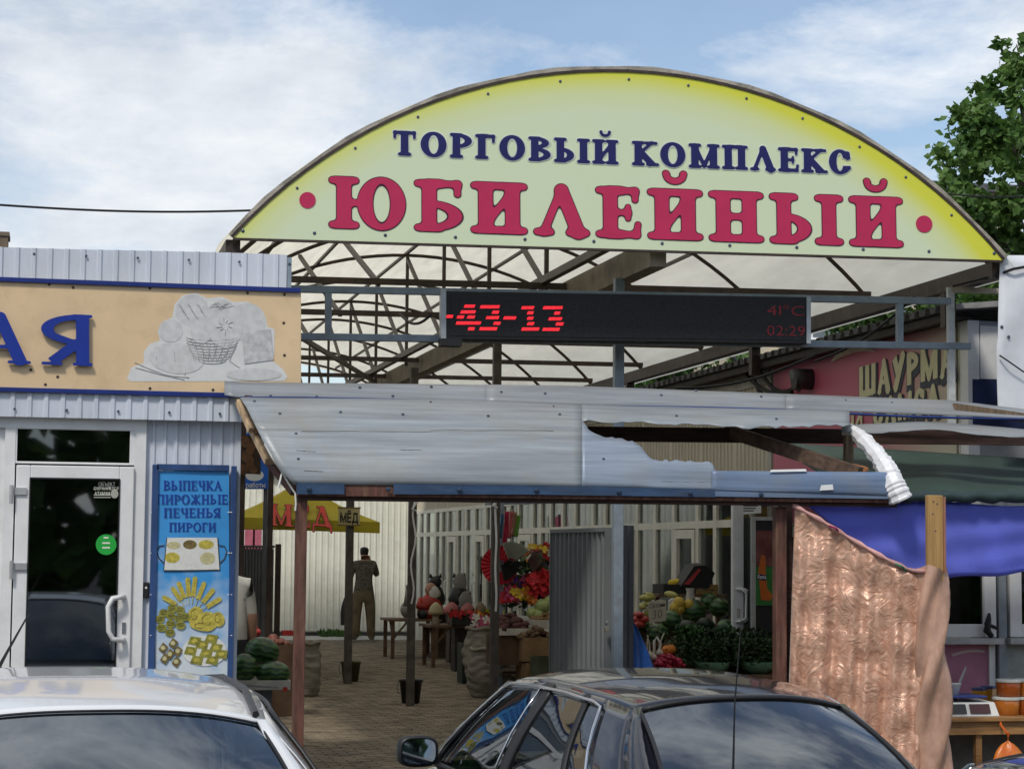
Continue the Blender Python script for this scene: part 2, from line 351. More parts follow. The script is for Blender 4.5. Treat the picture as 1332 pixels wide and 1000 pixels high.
def lettering(text, st, bl, br, tl, mat, parent, depth=.003, gap=.12, space=.5, level=0.0, lift=0.0, join=False, name='letter', bold=0.0, cap=1.0):
    """fits text into the frame given by baseline ends bl, br and the top-left corner tl"""
    bl, br, tl = Vector(bl), Vector(br), Vector(tl); items = []; x = 0
    for ch in text:
        if ch == ' ': x += space; continue
        (vs, fs), wd = gmesh(ch, st, level) if st else fmesh(ch, bold)
        items.append((x, vs, fs)); x += wd+gap
    tot = x-gap; ux = (br-bl)/tot; uy = (tl-bl)/cap; n = ux.cross(uy).normalized(); one = MB(); out = []
    for x, vs, fs in items:
        mb = one if join else MB()
        mb.add([bl+ux*(x+v[0])+uy*v[1]+n*(lift+depth*(v[2]+.5)) for v in vs], fs)
        if not join: out.append(mb.build(name, mat, parent))
    if join: out.append(one.build(name, mat, parent))
    return out
# ------------------------------------------------------------------ shared materials
WHITE = M('white_pvc', (.74, .74, .73), .4, var=.05, dirt=.25, dscale=2)
PANEL = M('pale_profiled_steel', (.60, .64, .71), .42, var=.07, scale=2, dirt=.35, dscale=2.5, dcol=(.3, .29, .28), stretch=(1, 1, .3))
CREAMP = M('cream_profiled_steel', (.72, .69, .57), .45, var=.06, scale=2, dirt=.3, dscale=1.5, dcol=(.34, .3, .24), stretch=(1, 1, .25))
BEIGEP = M('beige_profiled_steel', (.55, .50, .40), .5, var=.08, scale=2, dirt=.4, dscale=2, dcol=(.2, .17, .13), stretch=(1, 1, .3))
BROWN = M('brown_painted_steel', (.045, .030, .024), .5, var=.35, scale=9, bump=.2, dirt=.4, dcol=(.12, .07, .04))
GREYST = M('blue_grey_painted_steel', (.23, .28, .33), .45, var=.12, scale=8, dirt=.5, dscale=9, dcol=(.16, .12, .09))
DKGREY = M('dark_grey_steel', (.10, .105, .11), .5, var=.2, scale=6, dirt=.4)
SCREW = M('screw_steel', (.10, .12, .16), .35, metal=.6)
BLACK = M('black_rubber', (.012, .012, .013), .6)
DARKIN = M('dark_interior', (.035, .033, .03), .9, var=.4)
REDWOOD = M('red_brown_painted_timber', (.11, .045, .030), .65, var=.45, scale=4, bump=.5, bscale=30, stretch=(6, 6, .8), dirt=.5, dcol=(.25, .16, .10))
TIMBER = M('weathered_timber', (.17, .12, .075), .8, var=.4, scale=4, bump=.5, stretch=(8, 8, 1))
YTIMBER = M('yellow_new_timber', (.42, .25, .09), .7, var=.25, scale=3, bump=.3, stretch=(14, 14, .6))
NAVY = M('navy_blue_paint', (.012, .028, .17), .4, var=.15)
PANE = glass('window_glass', (.60, .64, .62), .0)
DPANE = glass('door_glass', (.35, .37, .37), .10)

# ------------------------------------------------------------------ ground
ASPH = M('asphalt', (.05, .05, .05), .9, var=.3, scale=30, bump=.6, bscale=120)
g = MB(); ys = [-900, 8.4, 11.5, 1500]; zs = [-.30, -.30, -.15, -.16]
g.grid([[(-1200, y, z), (1200, y, z)] for y, z in zip(ys, zs)]); g.build('ground', ASPH, kind='structure')
PAVEB = M('paving_bed', (.14, .125, .10), .95, var=.3, scale=14)
g = MB(); g.box(-20, 25, 11.72, 60, -.14, -.008); g.build('pavement', PAVEB, kind='structure')
KERB = M('concrete_kerb', (.32, .31, .29), .9, var=.2, scale=12, bump=.3)
kb = bpy.data.objects.new('kerb', None); col.objects.link(kb); kb['kind'] = 'structure'; kb.location = (0, 11.64, -.15)
kmb = MB(); kmb.box(-.495, .495, -.07, .07, -.1, .155); ks = kmb.build('kerb_stone', KERB, bevel=.01); ks.parent = kb; ks.location = (-6, 0, 0)
for i in range(1, 20):
    c = ks.copy(); col.objects.link(c); c.location = (-6+i, 0, 0)
pv = MB(); random.seed(3)
for r_ in range(0, 262):
    y = 14.2+r_*.103
    for c in range(0, 26):
        x = 2.0+c*.206+(.103 if r_ % 2 else 0); z = random.uniform(-.003, .003)
        if x > 6.98: continue
        t = random.uniform(-.002, .002)
        pv.add([(x, y, z-.012), (x+.198, y, z-.012), (x+.198, y+.095, z-.012), (x, y+.095, z-.012), (x+.006, y+.006, z+t), (x+.192, y+.006, z-t), (x+.192, y+.089, z-t), (x+.006, y+.089, z+t)],
               [(4, 5, 6, 7), (0, 1, 5, 4), (1, 2, 6, 5), (2, 3, 7, 6), (3, 0, 4, 7)])
PAVE = M('brown_grey_paving_stone', (.215, .175, .125), .9, var=.4, scale=3.5, bump=.3, bscale=90, dirt=.55, dscale=1.1, dcol=(.12, .1, .075))
pv.build('paving_stones', PAVE, kind='stuff')
# pale open strip of concrete before the far cabin
g = MB(); g.box(-8, 9, 39.2, 41.0, -.006, .03); g.build('path', M('pale_concrete', (.50, .48, .43), .9, var=.15), kind='structure')

# ------------------------------------------------------------------ profiled sheet
def corr(mb, o, u, n, width, z0, z1, pitch=.105, depth=.014, flat=.62, top=None):
    """vertical ribs; o = lower start point, u = run direction, n = outward normal; top(t) may give the upper edge"""
    o, u, n = Vector(o), Vector(u).normalized(), Vector(n).normalized(); p = []; x = 0
    while x < width-1e-6:
        for fx, fn in ((0, 0), (flat, 0), (flat+.09, 1), (.91, 1)):
            q = x+fx*pitch
            if q <= width: p.append((q, fn*depth))
        x += pitch
    p.append((width, 0)); rows = []
    lo = [o+u*q+n*d+Vector((0, 0, z0-o.z)) for q, d in p]
    hi = [o+u*q+n*d+Vector((0, 0, (top(q) if top else z1)-o.z)) for q, d in p]
    mb.grid([lo, hi]); return mb
def zof(px, py, Y): return atY(px, py, Y).z
LK = .4      # printed layers lie close to the sheet
def disc(mb, px, py, rx, ry, Y, lift, n=20, ang=0, th=.0006):
    """ellipse given in pixels laid on the plane Y"""
    pts = []
    for i in range(n):
        a = -2*math.pi*i/n; x = rx*math.cos(a); y = ry*math.sin(a)
        pts.append(atY(px+x*math.cos(ang)-y*math.sin(ang), py+x*math.sin(ang)+y*math.cos(ang), Y-lift*LK))
    mb.prism(pts, (0, -th, 0)); return mb
def polyY(mb, pix, Y, lift, th=.0006): mb.prism([atY(x, y, Y-lift*LK) for x, y in pix], (0, -th, 0)); return mb
def lineY(mb, pix, Y, lift, wpx):
    w_ = wpx/190
    pts = [atY(x, y, Y-lift*LK) for x, y in pix]; mb.tube(pts, w_/2, 4); return mb
FN, FX = Vector((0, -1, 0)), Vector((1, 0, 0))
def screw(mb, p, n=(0, -1, 0), r=.009, h=.006):
    p, n = Vector(p), Vector(n).normalized(); mb.tube([p-n*.002, p+n*h*.5, p+n*h], [r, r, r*.55], 8); return mb

# ------------------------------------------------------------------ bakery kiosk
YB = 13.9; XL = -3.2; XR = atY(308, 700, YB).x
bk = thing('bakery_kiosk', 'bakery kiosk of pale ribbed steel with white glazed door at left', 'kiosk', (-1, YB, 0))
zt = zof(180, 327, YB)
b = MB(); corr(b, (XL, YB-.03, 0), FX, FN, atY(373, 350, YB-.03).x-XL, zof(190, 375, YB), 0, .106, .013, top=lambda q: zt+.012*math.sin(q*1.7)); b.build('parapet_panel', PANEL, bk)
b = MB()
for i in range(22): screw(b, (XL+.4+i*.32+.03*math.sin(i*5), YB-.045, zt-.045)); 
b = MB(); p = atY(373, 333, YB); b.box(p.x+.003, p.x+.03, YB-.04, YB+2.5, zof(190, 375, YB), zt-.005); b.build('corner_trim', GREYST, bk)
for i in range(9):
    s_ = MB(); screw(s_, (XL+2.05+i*.335, YB-.043, zt-.05)); s_.build('screw', SCREW, bk)
zf0, zf1 = zof(160, 545, YB-.1), zof(160, 508, YB-.1)
b = MB(); corr(b, (XL, YB-.10, 0), FX, FN, XR+.02-XL, zf0, zf1, .106, .012); b.build('fascia_panel', PANEL, bk)
b = MB(); b.box(XL, XR+.02, YB-.097, YB, zf0+.002, zf0+.02); b.build('soffit', PANEL, bk)
for i in range(7):
    s_ = MB(); screw(s_, (XL+2.3+i*.33, YB-.11, zf0+.05)); s_.build('screw', SCREW, bk)
xd0, xd1 = atY(-28, 700, YB).x, atY(185, 700, YB).x
b = MB(); corr(b, (xd1, YB, 0), FX, FN, XR-xd1, -.0, zf0+.03, .074, .012); b.build('wall_panel', PANEL, bk)
b = MB(); corr(b, (XL, YB, 0), FX, FN, xd0-XL, 0, zf0+.03, .074, .012); b.build('wall_panel', PANEL, bk)
b = MB(); corr(b, (XR-.002, YB, 0), (0, 1, 0), (1, 0, 0), 2.6, 0, zt-.05, .106, .012); b.build('side_panel', DKGREY, bk)
b = MB(); b.box(XR-.03, XR+.014, YB-.014, YB+.02, 0, zf0); b.build('corner_trim', PANEL, bk)
b = MB(); b.box(XL, XR-.01, YB+2.5, YB+2.6, 0, zt-.1); b.box(XL, XL+.05, YB+.05, YB+2.5, 0, zt-.1); b.build('back_wall', PANEL, bk)
b = MB(); b.box(XL, XR-.01, YB+.06, YB+2.6, zt-.35, zt-.3); b.build('roof', DKGREY, bk)
b = MB(); b.box(XL+.06, XR-.02, YB+.03, YB+2.48, .10, .13); b.build('floor_slab', M('tile_floor', (.25, .24, .22), .5), bk)
# interior shelves with loaves, seen dimly through the door
b = MB(); 
for k in range(4): b.box(XL+.5, XR-.1, YB+2.1, YB+2.45, .5+k*.45, .53+k*.45)
b.build('shelf', M('shelf_wood', (.2, .13, .08), .7), bk)
b = MB(); random.seed(5)
for k in range(3):
    for i in range(12):
        b.ell((XL+.8+i*.32+random.uniform(-.05, .05), YB+2.28, .60+k*.45), .12, .09, .07, 8, 6)
b.build('loaves', M('bread_crust', (.32, .17, .06), .7), bk, smooth=True, kind='stuff')
# door frame, transom, door
YD = YB+.02
b = MB(); z0d = .10
def rectY(mb, x0, y0, x1, y1, Y, th, hole=None, ref=None):
    """frame from outer pixel rectangle with an inner pixel opening, on plane Y (thickness th towards the camera)"""
    A, B = atY(x0, y1, Y), atY(x1, y0, Y)
    if hole is None: mb.box(A.x, B.x, Y-th, Y, A.z, B.z); return A, B
    C, D = atY(hole[0], hole[3], Y), atY(hole[2], hole[1], Y)
    mb.box(A.x, C.x, Y-th, Y, A.z, B.z); mb.box(D.x, B.x, Y-th, Y, A.z, B.z); mb.box(C.x, D.x, Y-th, Y, D.z, B.z); mb.box(C.x, D.x, Y-th, Y, A.z, C.z); return C, D
ztop = zf0+.02; xa, xb = atY(-28, 700, YD).x, atY(187, 700, YD).x
zA = atY(96, 604, YD).z
b.box(xa, xb, YD-.06, YD, ztop-.09, ztop); b.box(xb-.075, xb, YD-.06, YD, z0d, ztop-.09); b.box(atY(3, 700, YD).x, atY(17, 700, YD).x, YD-.06, YD, z0d, ztop-.09)
T0, T1 = atY(22, 600, YD), atY(169, 561, YD)
xin0, xin1 = atY(17, 700, YD).x, xb-.075
b.box(xin0, T0.x, YD-.055, YD, zA, ztop-.09); b.box(T1.x, xin1, YD-.055, YD, zA, ztop-.09); b.box(T0.x, T1.x, YD-.055, YD, T1.z, ztop-.09); b.box(T0.x, T1.x, YD-.055, YD, zA, T0.z)
b.build('door_frame', WHITE, bk, bevel=.004)
b = MB(); b.box(T0.x, T1.x, YD-.03, YD-.025, T0.z, T1.z); b.build('transom_pane', DPANE, bk)
b = MB(); b.box(xa, atY(3, 700, YD).x, YD-.03, YD-.02, z0d, ztop-.09); b.build('side_light', WHITE, bk)
dr = MB(); D0, D1 = atY(33, 868, YD-.02), atY(155, 624, YD-.02); xo0, xo1 = atY(19, 700, YD).x, atY(172, 700, YD).x; zdt = zA-.012
dr.box(xo0, D0.x, YD-.085, YD-.015, z0d, zdt); dr.box(D1.x, xo1, YD-.085, YD-.015, z0d, zdt); dr.box(D0.x, D1.x, YD-.085, YD-.015, D1.z, zdt); dr.box(D0.x, D1.x, YD-.085, YD-.015, z0d, D0.z-.25)
door = dr.build('door', WHITE, bk, bevel=.006)
b = MB(); b.box(D0.x, D1.x, YD-.055, YD-.05, D0.z-.25, D1.z); b.build('door_pane', DPANE, door)
b = MB(); b.box(D0.x-.004, D1.x+.004, YD-.0905, YD-.0855, D1.z-.004, D1.z+.006); b.box(D0.x-.006, D0.x+.003, YD-.0905, YD-.0855, D0.z-.25, D1.z); b.box(D1.x-.003, D1.x+.006, YD-.0905, YD-.0855, D0.z-.25, D1.z); b.build('gasket', BLACK, door)
h0, h1 = atY(161, 776, YD-.09), atY(161, 832, YD-.09)
b = MB(); b.tube([h0, h0+Vector((-.02, -.05, 0)), h0+Vector((-.075, -.07, -.01)), h0+Vector((-.10, -.07, -.06)), h1+Vector((-.10, -.07, .06)), h1+Vector((-.075, -.07, .01)), h1+Vector((-.02, -.05, 0)), h1], .017, 10); b.build('handle', WHITE, door, smooth=True)
kp = atY(161, 816, YD-.09); b = MB(); b.box(kp.x-.012, kp.x+.012, YD-.094, YD-.0855, kp.z-.035, kp.z+.035); b.build('lock_plate', M('chrome', (.6, .6, .6), .2, metal=1), door)
for yy in (643, 741):
    q = atY(16, yy, YD-.09); b = MB(); b.tube([q+Vector((-.005, -.02, -.06)), q+Vector((-.005, -.02, .06))], .014, 8); b.box(q.x, q.x+.09, YD-.10, YD-.0855, q.z+.0, q.z+.045); b.build('hinge', M('hinge_metal', (.5, .5, .5), .35, metal=.5), door)
# stickers behind the pane
st = MB(); disc(st, 138, 708, 13.5, 13.5, YD-.055, .002, 28); gs = st.build('round_sticker', M('green_sticker', (.02, .36, .05), .4, var=.05), door)
for i, (yy, wx) in enumerate(((699, 3.2), (706, 5), (712, 5))):
    b = MB(); polyY(b, [(138-wx, yy+1), (138-wx, yy-1), (138+wx, yy-1), (138+wx, yy+1)], YD-.055, .0045); b.build('sticker_print', M('sticker_white', (.7, .7, .6), .5), gs)
SW = M('sticker_white', (.7, .7, .6), .5)
for tx, y0, y1, x0, x1 in (('ОБЪЕКТ', 632, 627, 128, 150), ('ОХРАНЯЕТСЯ', 637, 633, 122, 155), ('АТАМАН', 644, 639.5, 123, 143)):
    lettering(tx, None, atY(x0, y0, YD-.058), atY(x1, y0, YD-.058), atY(x0, y1, YD-.058), SW, door, .001, .1, join=True, name='sticker_lettering', bold=.02)
b = MB()
for yy in (643.5, 646.5): polyY(b, [(122, yy+.8), (122, yy-.5), (144, yy-.5), (144, yy+.8)], YD-.057, .002)
disc(b, 149, 642, 5, 6, YD-.057, .002, 12); b.build('sticker_crest', M('sticker_dim', (.35, .35, .3), .5), door)

q = atY(190, 767, YB-.012); b = MB(); b.box(q.x-.02, q.x+.02, YB-.03, YB-.0125, q.z-.05, q.z+.05); bl_ = b.build('door_bell', BLACK, bk, bevel=.005); b = MB(); disc(b, 190, 764, 1.6, 1.6, YB-.03, .001, 10); b.build('button', WHITE, bl_)
# bakery sign board
YS = YB-.08
bs = thing('shop_sign', 'cream bakery sign with raised blue letters and faded bread picture', 'sign', (0, YS, atY(200, 505, YS).z))
SIGNC = M('cream_sign_face', (.72, .53, .32), .45, var=.06, scale=1.5, dirt=.35, dscale=5, dcol=(.42, .28, .15))
q = [(-600, 340), (391, 377), (391, 500.5), (306, 509), (-600, 490)]
def yl(x, y0, s_): return y0+s_*x
b = MB(); polyY(b, [(391, yl(391, 362, .0385)), (-420, yl(-420, 362, .0385)), (-420, yl(-420, 505, .0265)), (391, yl(391, 505, .0265))], YS, 0, .03); b.build('board', SIGNC, bs, bevel=.003)
b = MB(); polyY(b, [(391, yl(391, 360, .0385)), (391, yl(391, 366, .0385)), (-420, yl(-420, 367, .0385)), (-420, yl(-420, 361, .0385))], YS, .031/LK, .02); b.build('top_trim', NAVY, bs, bevel=.003)
b = MB(); polyY(b, [(391, yl(391, 503, .0265)), (391, yl(391, 509, .0265)), (-420, yl(-420, 510, .0265)), (-420, yl(-420, 504, .0265))], YS, .031/LK, .02); b.build('bottom_trim', NAVY, bs, bevel=.003)
BLUEL = M('royal_blue_letter', (.012, .035, .28), .35, var=.06)
YL = YS-.045
lettering('АЯ', SLAVB, atY(-40, 471, YL), atY(122, 476.5, YL), atY(-40, 404, YL), BLUEL, bs, .022, .16)
b = MB()
for (x, y) in ((64, 370), (95, 374), (195, 375), (322, 381), (370, 383), (369, 420), (370, 462), (59, 500), (195, 505), (277, 507), (40, 481), (75, 490)):
    s_ = MB(); screw(s_, atY(x, y, YS-.03), r=.010, h=.005); s_.build('screw', M('rusty_screw', (.07, .045, .03), .6), bs)
PR = [M('faded_print_%d' % i, c, .5, var=v, scale=22, thr=(.3, .7)) for i, (c, v) in enumerate((((.66, .66, .64), .05), ((.50, .50, .49), .25), ((.58, .58, .57), .12), ((.40, .40, .39), .3)))]
YP = YS-.031
b = MB(); sil = [(165, 493), (171, 478), (187, 472), (187, 458), (195, 447), (208, 443), (205, 430), (212, 418), (224, 413), (227, 396), (238, 384), (255, 381), (270, 388), (288, 386), (305, 393), (322, 392), (338, 401), (346, 414), (348, 425), (357, 428), (357, 460), (354, 469), (368, 480), (374, 490), (370, 495.5), (240, 496), (170, 496)]
polyY(b, sil[::-1], YP, 0); pr = b.build('bread_print', PR[0], bs)
def pd(mat, items, nm, lb_=.002):
    b = MB()
    for i, (x, y, rx, ry, an) in enumerate(items): disc(b, x, y, rx, ry, YP, lb_+.0006*i, 22, an)
    return b.build(nm, mat, pr)
pd(PR[2], [(250, 404, 22, 21, 0)], 'loaf_print'); pd(PR[2], [(322, 419, 24, 25, 0), (222, 430, 16, 15, 0), (230, 466, 36, 20, .1), (330, 487, 36, 8, 0)], 'roll_print', .0045)
pd(PR[2], [(292, 421, 24, 32, -.1), (262, 432, 14, 15, 0)], 'bread_round_print', .0085)
b = MB(); polyY(b, [(315, 433), (352, 428), (356, 468), (318, 473)][::-1], YP, .0125); b.build('loaf_print', PR[1], pr)
b = MB()
for k in range(9): a = k*.7; lineY(b, [(293+4*math.cos(a), 424+4*math.sin(a)), (293+(9+3*math.sin(k*5))*math.cos(a+.2), 424+(10+3*math.cos(k*3))*math.sin(a+.2))], YP, .016, .7)
for k in range(7): lineY(b, [(272+k*3, 400-4*math.sin(k)), (276+k*4, 396+3*math.cos(k*2)), (283+k*3.6, 398+2*math.sin(k))], YP, .016, .5)
for k in range(8): lineY(b, [(232+k*4, 395+k % 3*6), (236+k*4, 399+k % 3*7), (238+k*4, 406+k % 3*4)], YP, .016, .6)
b.build('crack_print', PR[3], pr, kind='stuff')
b = MB()
for k in range(9):
    t = k/8; y = 438+t*30; hw = 34*math.sqrt(max(0, 1-(t*.85)**2)); lineY(b, [(276+hw*math.cos(a), y+5*math.sin(a)) for a in [math.pi*j/8 for j in range(9)]], YP, .008, .8)
for k in range(14):
    a = k/13; lineY(b, [(243+66*a, 441+5*math.sin(a*math.pi)), (276+(243+66*a-276)*.55+(4 if k % 2 else -4), 470)], YP, .009, .8)
b.build('basket_print', PR[3], pr)
b = MB()
for (x0, y0, x1, y1) in ((175, 471, 214, 487), (214, 487, 246, 491), (227, 458, 228, 471), (176, 478, 240, 494), (240, 488, 242, 480), (300, 470, 312, 478), (203, 464, 204, 468)): lineY(b, [(x0, y0), ((x0+x1)/2, (y0+y1)/2+.8), (x1, y1)], YP, .007, .8)
b.build('line_print', PR[3], pr, kind='stuff')
# awning-side chimney box on the roof, far left
b = MB(); p0, p1 = atY(-6, 330, YB+2), atY(11, 307, YB+2); b.box(p0.x, p1.x, YB+1.8, YB+2.1, zt-.3, p1.z-.03); b.box(p0.x-.01, p1.x+.012, YB+1.79, YB+2.11, p1.z-.03, p1.z); b.build('vent_box', M('rust_box', (.16, .12, .08), .7), bk)

# tall printed banner beside the door
YN = YB-.035
bn = thing('banner', 'tall blue bakery banner with pastries and wheat beside white door', 'banner', (atY(250, 800, YN).x, YN, .2))
FRB = M('blue_frame_paint', (.03, .07, .19), .45, var=.2)
b = MB()
for (x0, y0, x1, y1) in ((195, 604, 203.5, 890), (298, 606, 305, 890)):
    b.box(atY(x0, 745, YN).x, atY(x1, 745, YN).x, YN-.03, YN, atY(x0, y1, YN).z, atY(x0, y0, YN).z)
A, B = atY(203.5, 611.5, YN), atY(298, 605, YN); b.box(A.x, B.x, YN-.03, YN, A.z, B.z); A, B = atY(203.5, 890, YN), atY(298, 882, YN); b.box(A.x, B.x, YN-.03, YN, A.z, B.z)
b.build('frame', FRB, bn, bevel=.003)
bm_ = bpy.data.materials.new('banner_sky_print'); bm_.use_nodes = True; t = bm_.node_tree; pb = t.nodes['Principled BSDF']; pb.inputs['Roughness'].default_value = .4
tcn = N(t, 'ShaderNodeTexCoord'); nn = N(t, 'ShaderNodeTexNoise', Scale=5.0, Detail=5.0); lk(t, tcn.outputs['Object'], nn.inputs['Vector']); sp = N(t, 'ShaderNodeSeparateXYZ'); lk(t, tcn.outputs['Object'], sp.inputs[0])
mr = N(t, 'ShaderNodeMapRange'); mr.inputs[1].default_value = .1; mr.inputs[2].default_value = 1.7; mr.inputs[3].default_value = .75; mr.inputs[4].default_value = -.32; lk(t, sp.outputs['Z'], mr.inputs[0])
ad = N(t, 'ShaderNodeMath', operation='ADD'); lk(t, mr.outputs[0], ad.inputs[0]); lk(t, nn.outputs['Fac'], ad.inputs[1])
rp = N(t, 'ShaderNodeValToRGB'); lk(t, ad.outputs[0], rp.inputs[0]); rp.color_ramp.elements[0].position = .38; rp.color_ramp.elements[0].color = (.05, .30, .68, 1); rp.color_ramp.elements[1].position = .86; rp.color_ramp.elements[1].color = (.62, .68, .72, 1); lk(t, rp.outputs[0], pb.inputs['Base Color'])
b = MB(); rows = []
for i in range(15):
    yy = 612+i*(882-612)/14; rows.append([atY(202+96*j/6, yy, YN-.012)+Vector((0, -.002*math.sin(i*1.3+j), 0)) for j in range(7)])
b.grid(rows); b.build('printed_sheet', bm_, bn, solid=.002)
for tx, x0, x1, y0, y1 in (('ВЫПЕЧКА', 212.6, 288.6, 637.3, 625), ('ПИРОЖНЫЕ', 203.8, 296.5, 655.3, 643), ('ПЕЧЕНЬЯ', 213, 287, 672.7, 660.5), ('ПИРОГИ', 220, 281, 691, 679.5)):
    lettering(tx, SLAV, atY(x0, y0, YN-.0165), atY(x1, y0, YN-.0165), atY(x0, y1, YN-.0165), M('banner_letter_blue', (.01, .05, .30), .5), bn, .001, .08)
YQ = YN-.0165
OL = [M('print_%s' % k, c, .5, var=v, scale=40) for k, c, v in (('white', (.70, .70, .66), .06), ('olive', (.26, .25, .045), .35), ('yellow', (.50, .42, .07), .25), ('brown', (.16, .12, .04), .35), ('dark', (.05, .045, .03), .2), ('cream', (.52, .48, .26), .15))]
b = MB(); polyY(b, [(213, 741), (286, 741), (283, 699), (217, 699)], YQ, 0); b.build('tray_print', OL[0], bn)
b = MB(); lineY(b, [(213, 742), (286, 741)], YQ, .003, 1.4); lineY(b, [(213, 741), (217, 699)], YQ, .003, 1); lineY(b, [(286, 741), (283, 699)], YQ, .003, 1)
for s_, cx in ((-1, 214), (1, 285)): lineY(b, [(cx+s_*0, 709), (cx+s_*7, 710), (cx+s_*10, 717), (cx+s_*7, 726), (cx+s_*1, 732)], YQ, .003, 1.3)
b.build('tray_outline_print', OL[4], bn)
for i, (x, y, rx, ry, m) in enumerate(((226, 709, 9, 5, 5), (247, 708, 9, 6, 3), (268, 708, 10, 6, 2), (224, 725, 10, 7, 2), (247, 727, 10, 8, 0), (270, 726, 10, 8, 5))):
    b = MB(); disc(b, x, y, rx, ry, YQ, .002, 14); b.build('pastry_print', OL[m], bn)
b = MB()
for (x0, y0, x1, y1) in ((240, 788, 224, 764), (243, 786, 232, 757), (246, 786, 244, 751), (250, 786, 254, 750), (254, 788, 266, 757), (258, 790, 278, 766), (262, 793, 287, 778), (236, 790, 212, 776)):
    lineY(b, [(x0, y0), (x1, y1)], YQ, .002, .8)
    for k in range(7):
        t = .35+k*.1; x = x0+(x1-x0)*t; y = y0+(y1-y0)*t; an = math.atan2(y1-y0, x1-x0)
        for sg in (-1, 1): disc(b, x+sg*1.6*math.sin(an), y-sg*1.6*math.cos(an), 2.8, 1.3, YQ, .003+.0003*k, 8, an+sg*.5)
b.build('wheat_print', OL[2], bn)
for k, (x, y) in enumerate(((208, 805), (222, 800), (234, 793), (224, 791), (213, 797), (233, 804), (222, 811), (210, 816), (235, 813), (221, 822), (241, 802))):
    b = MB(); disc(b, x, y, 6.5, 5.5, YQ, .003+.0006*k, 14); b.build('cookie_print', OL[1], bn)
    b = MB()
    for q_ in (-2, 0, 2): lineY(b, [(x-4, y+q_), (x+4, y+q_-1)], YQ, .0055+.0006*k, .6)
    b.build('cookie_line_print', OL[4], bn)
for k, (x, y, rx, ry, an) in enumerate(((254, 800, 10, 12, .4), (270, 808, 13, 13, 0), (284, 805, 8, 10, -.3), (262, 814, 16, 6, .2))):
    b = MB(); disc(b, x, y, rx, ry, YQ, .003+.002*k, 18, an); disc(b, x, y, rx*.55, ry*.5, YQ, .0045+.002*k, 14, an); b.build('bun_print', OL[2], bn)
    b = MB(); lineY(b, [(x+rx*.75*math.cos(a)*(a/7+.3), y+ry*.75*math.sin(a)*(a/7+.3)) for a in [j*.45 for j in range(12)]], YQ, .006+.002*k, .8); b.build('bun_line_print', OL[3], bn)
b = MB(); disc(b, 266, 846, 29, 20, YQ, .001, 26); b.build('plate_print', OL[0], bn)
for k, (x, y) in enumerate(((212, 842), (225, 836), (221, 850), (231, 846), (214, 856), (229, 860))):
    b = MB(); polyY(b, [(x-6, y+2), (x+1, y+8), (x+7, y-1), (x, y-7)], YQ, .003+.0007*k); b.build('biscuit_print', OL[3], bn)
    b = MB(); disc(b, x, y, 3, 3, YQ, .006+.0007*k, 10); b.build('biscuit_centre_print', OL[5], bn)
for k, (x, y) in enumerate(((248, 846), (263, 838), (281, 842), (256, 858), (276, 858), (253, 833), (268, 849), (288, 850), (275, 830))):
    b = MB(); polyY(b, [(x-9, y+4), (x+6, y+7), (x+9, y-4), (x-5, y-6)], YQ, .003+.0007*k); b.build('pie_print', OL[1], bn)
    b = MB(); disc(b, x, y, 4, 2.5, YQ, .005+.0007*k, 10); b.build('pie_filling_print', OL[2], bn)
for (x, y) in ((201, 666), (201, 719), (201, 773), (201, 826), (296, 666), (296, 719), (296, 773), (296, 826)):
    b = MB(); e = 1 if x > 250 else -1; b.tube([atY(x, y, YN-.02), atY(x+e*6, y, YN-.032)], .003, 5); b.build('tie', WHITE, bn)
# ------------------------------------------------------------------ barrel vault over the passage
Y0 = 14.15
def vplane(dl): return Vector((math.cos(dl), -math.sin(dl), 0)), Vector((math.sin(dl), math.cos(dl), 0))
P0 = atY(800, 328, Y0); best = None
for i in range(-80, 160):
    dl = R(i*.05); v_, n_ = vplane(dl); A = onplane(303, 312.5, P0, n_); B = onplane(1297, 341.5, P0, n_)
    if best is None or abs(A.z-B.z) < best[0]: best = (abs(A.z-B.z), dl, A, B)
DL, SA, SB = best[1], best[2], best[3]; VV, VN = vplane(DL)
def onV(px, py, back=0.0): return onplane(px, py, P0+Vector((0, back, 0)), VN)
ZB = (SA.z+SB.z)/2; HALF = (SB-SA).length/2; C0 = (SA+SB)/2; C0.z = ZB
RISE = onV(796, 98.5).z-ZB; RAD = (HALF**2+RISE**2)/(2*RISE); PHI = math.asin(HALF/RAD); CC = C0-Vector((0, 0, RAD-RISE))
def vp(a, r, t): return CC+VV*(r*math.sin(a))+Vector((0, t, r*math.cos(a)))
arcs = [-PHI+2*PHI*i/36 for i in range(37)]
TK = [.10+2.3*k for k in range(11)]
va = thing('vaulted_roof', 'barrel vault roof of cream sheeting on brown steel trusses over passage', 'roof', (C0.x, C0.y+15, 0))
COVER = M('cream_translucent_sheet', (.86, .81, .67), .5, var=.10, scale=2.2, stretch=(3.5, .35, .35), trans=.72, dirt=.28, dscale=1.6, dcol=(.36, .30, .2), thr=(.3, .7))
for i in range(len(TK)):
    t0 = TK[i] if i else -.06; t1 = TK[i+1] if i+1 < len(TK) else TK[i]+1.0
    rows = []
    for j in range(5):
        f = j/4; rows.append([vp(a, RAD+.055+.012*math.sin(f*math.pi)*math.sin(a*9+i), t0+(t1-t0)*f+(.0 if f in (0, 1) else 0)) for a in [-PHI*1.03+2.085*PHI*q/36 for q in range(37)]])
    b = MB(); b.grid(rows); b.build('cover_sheet', COVER, va, smooth=True)
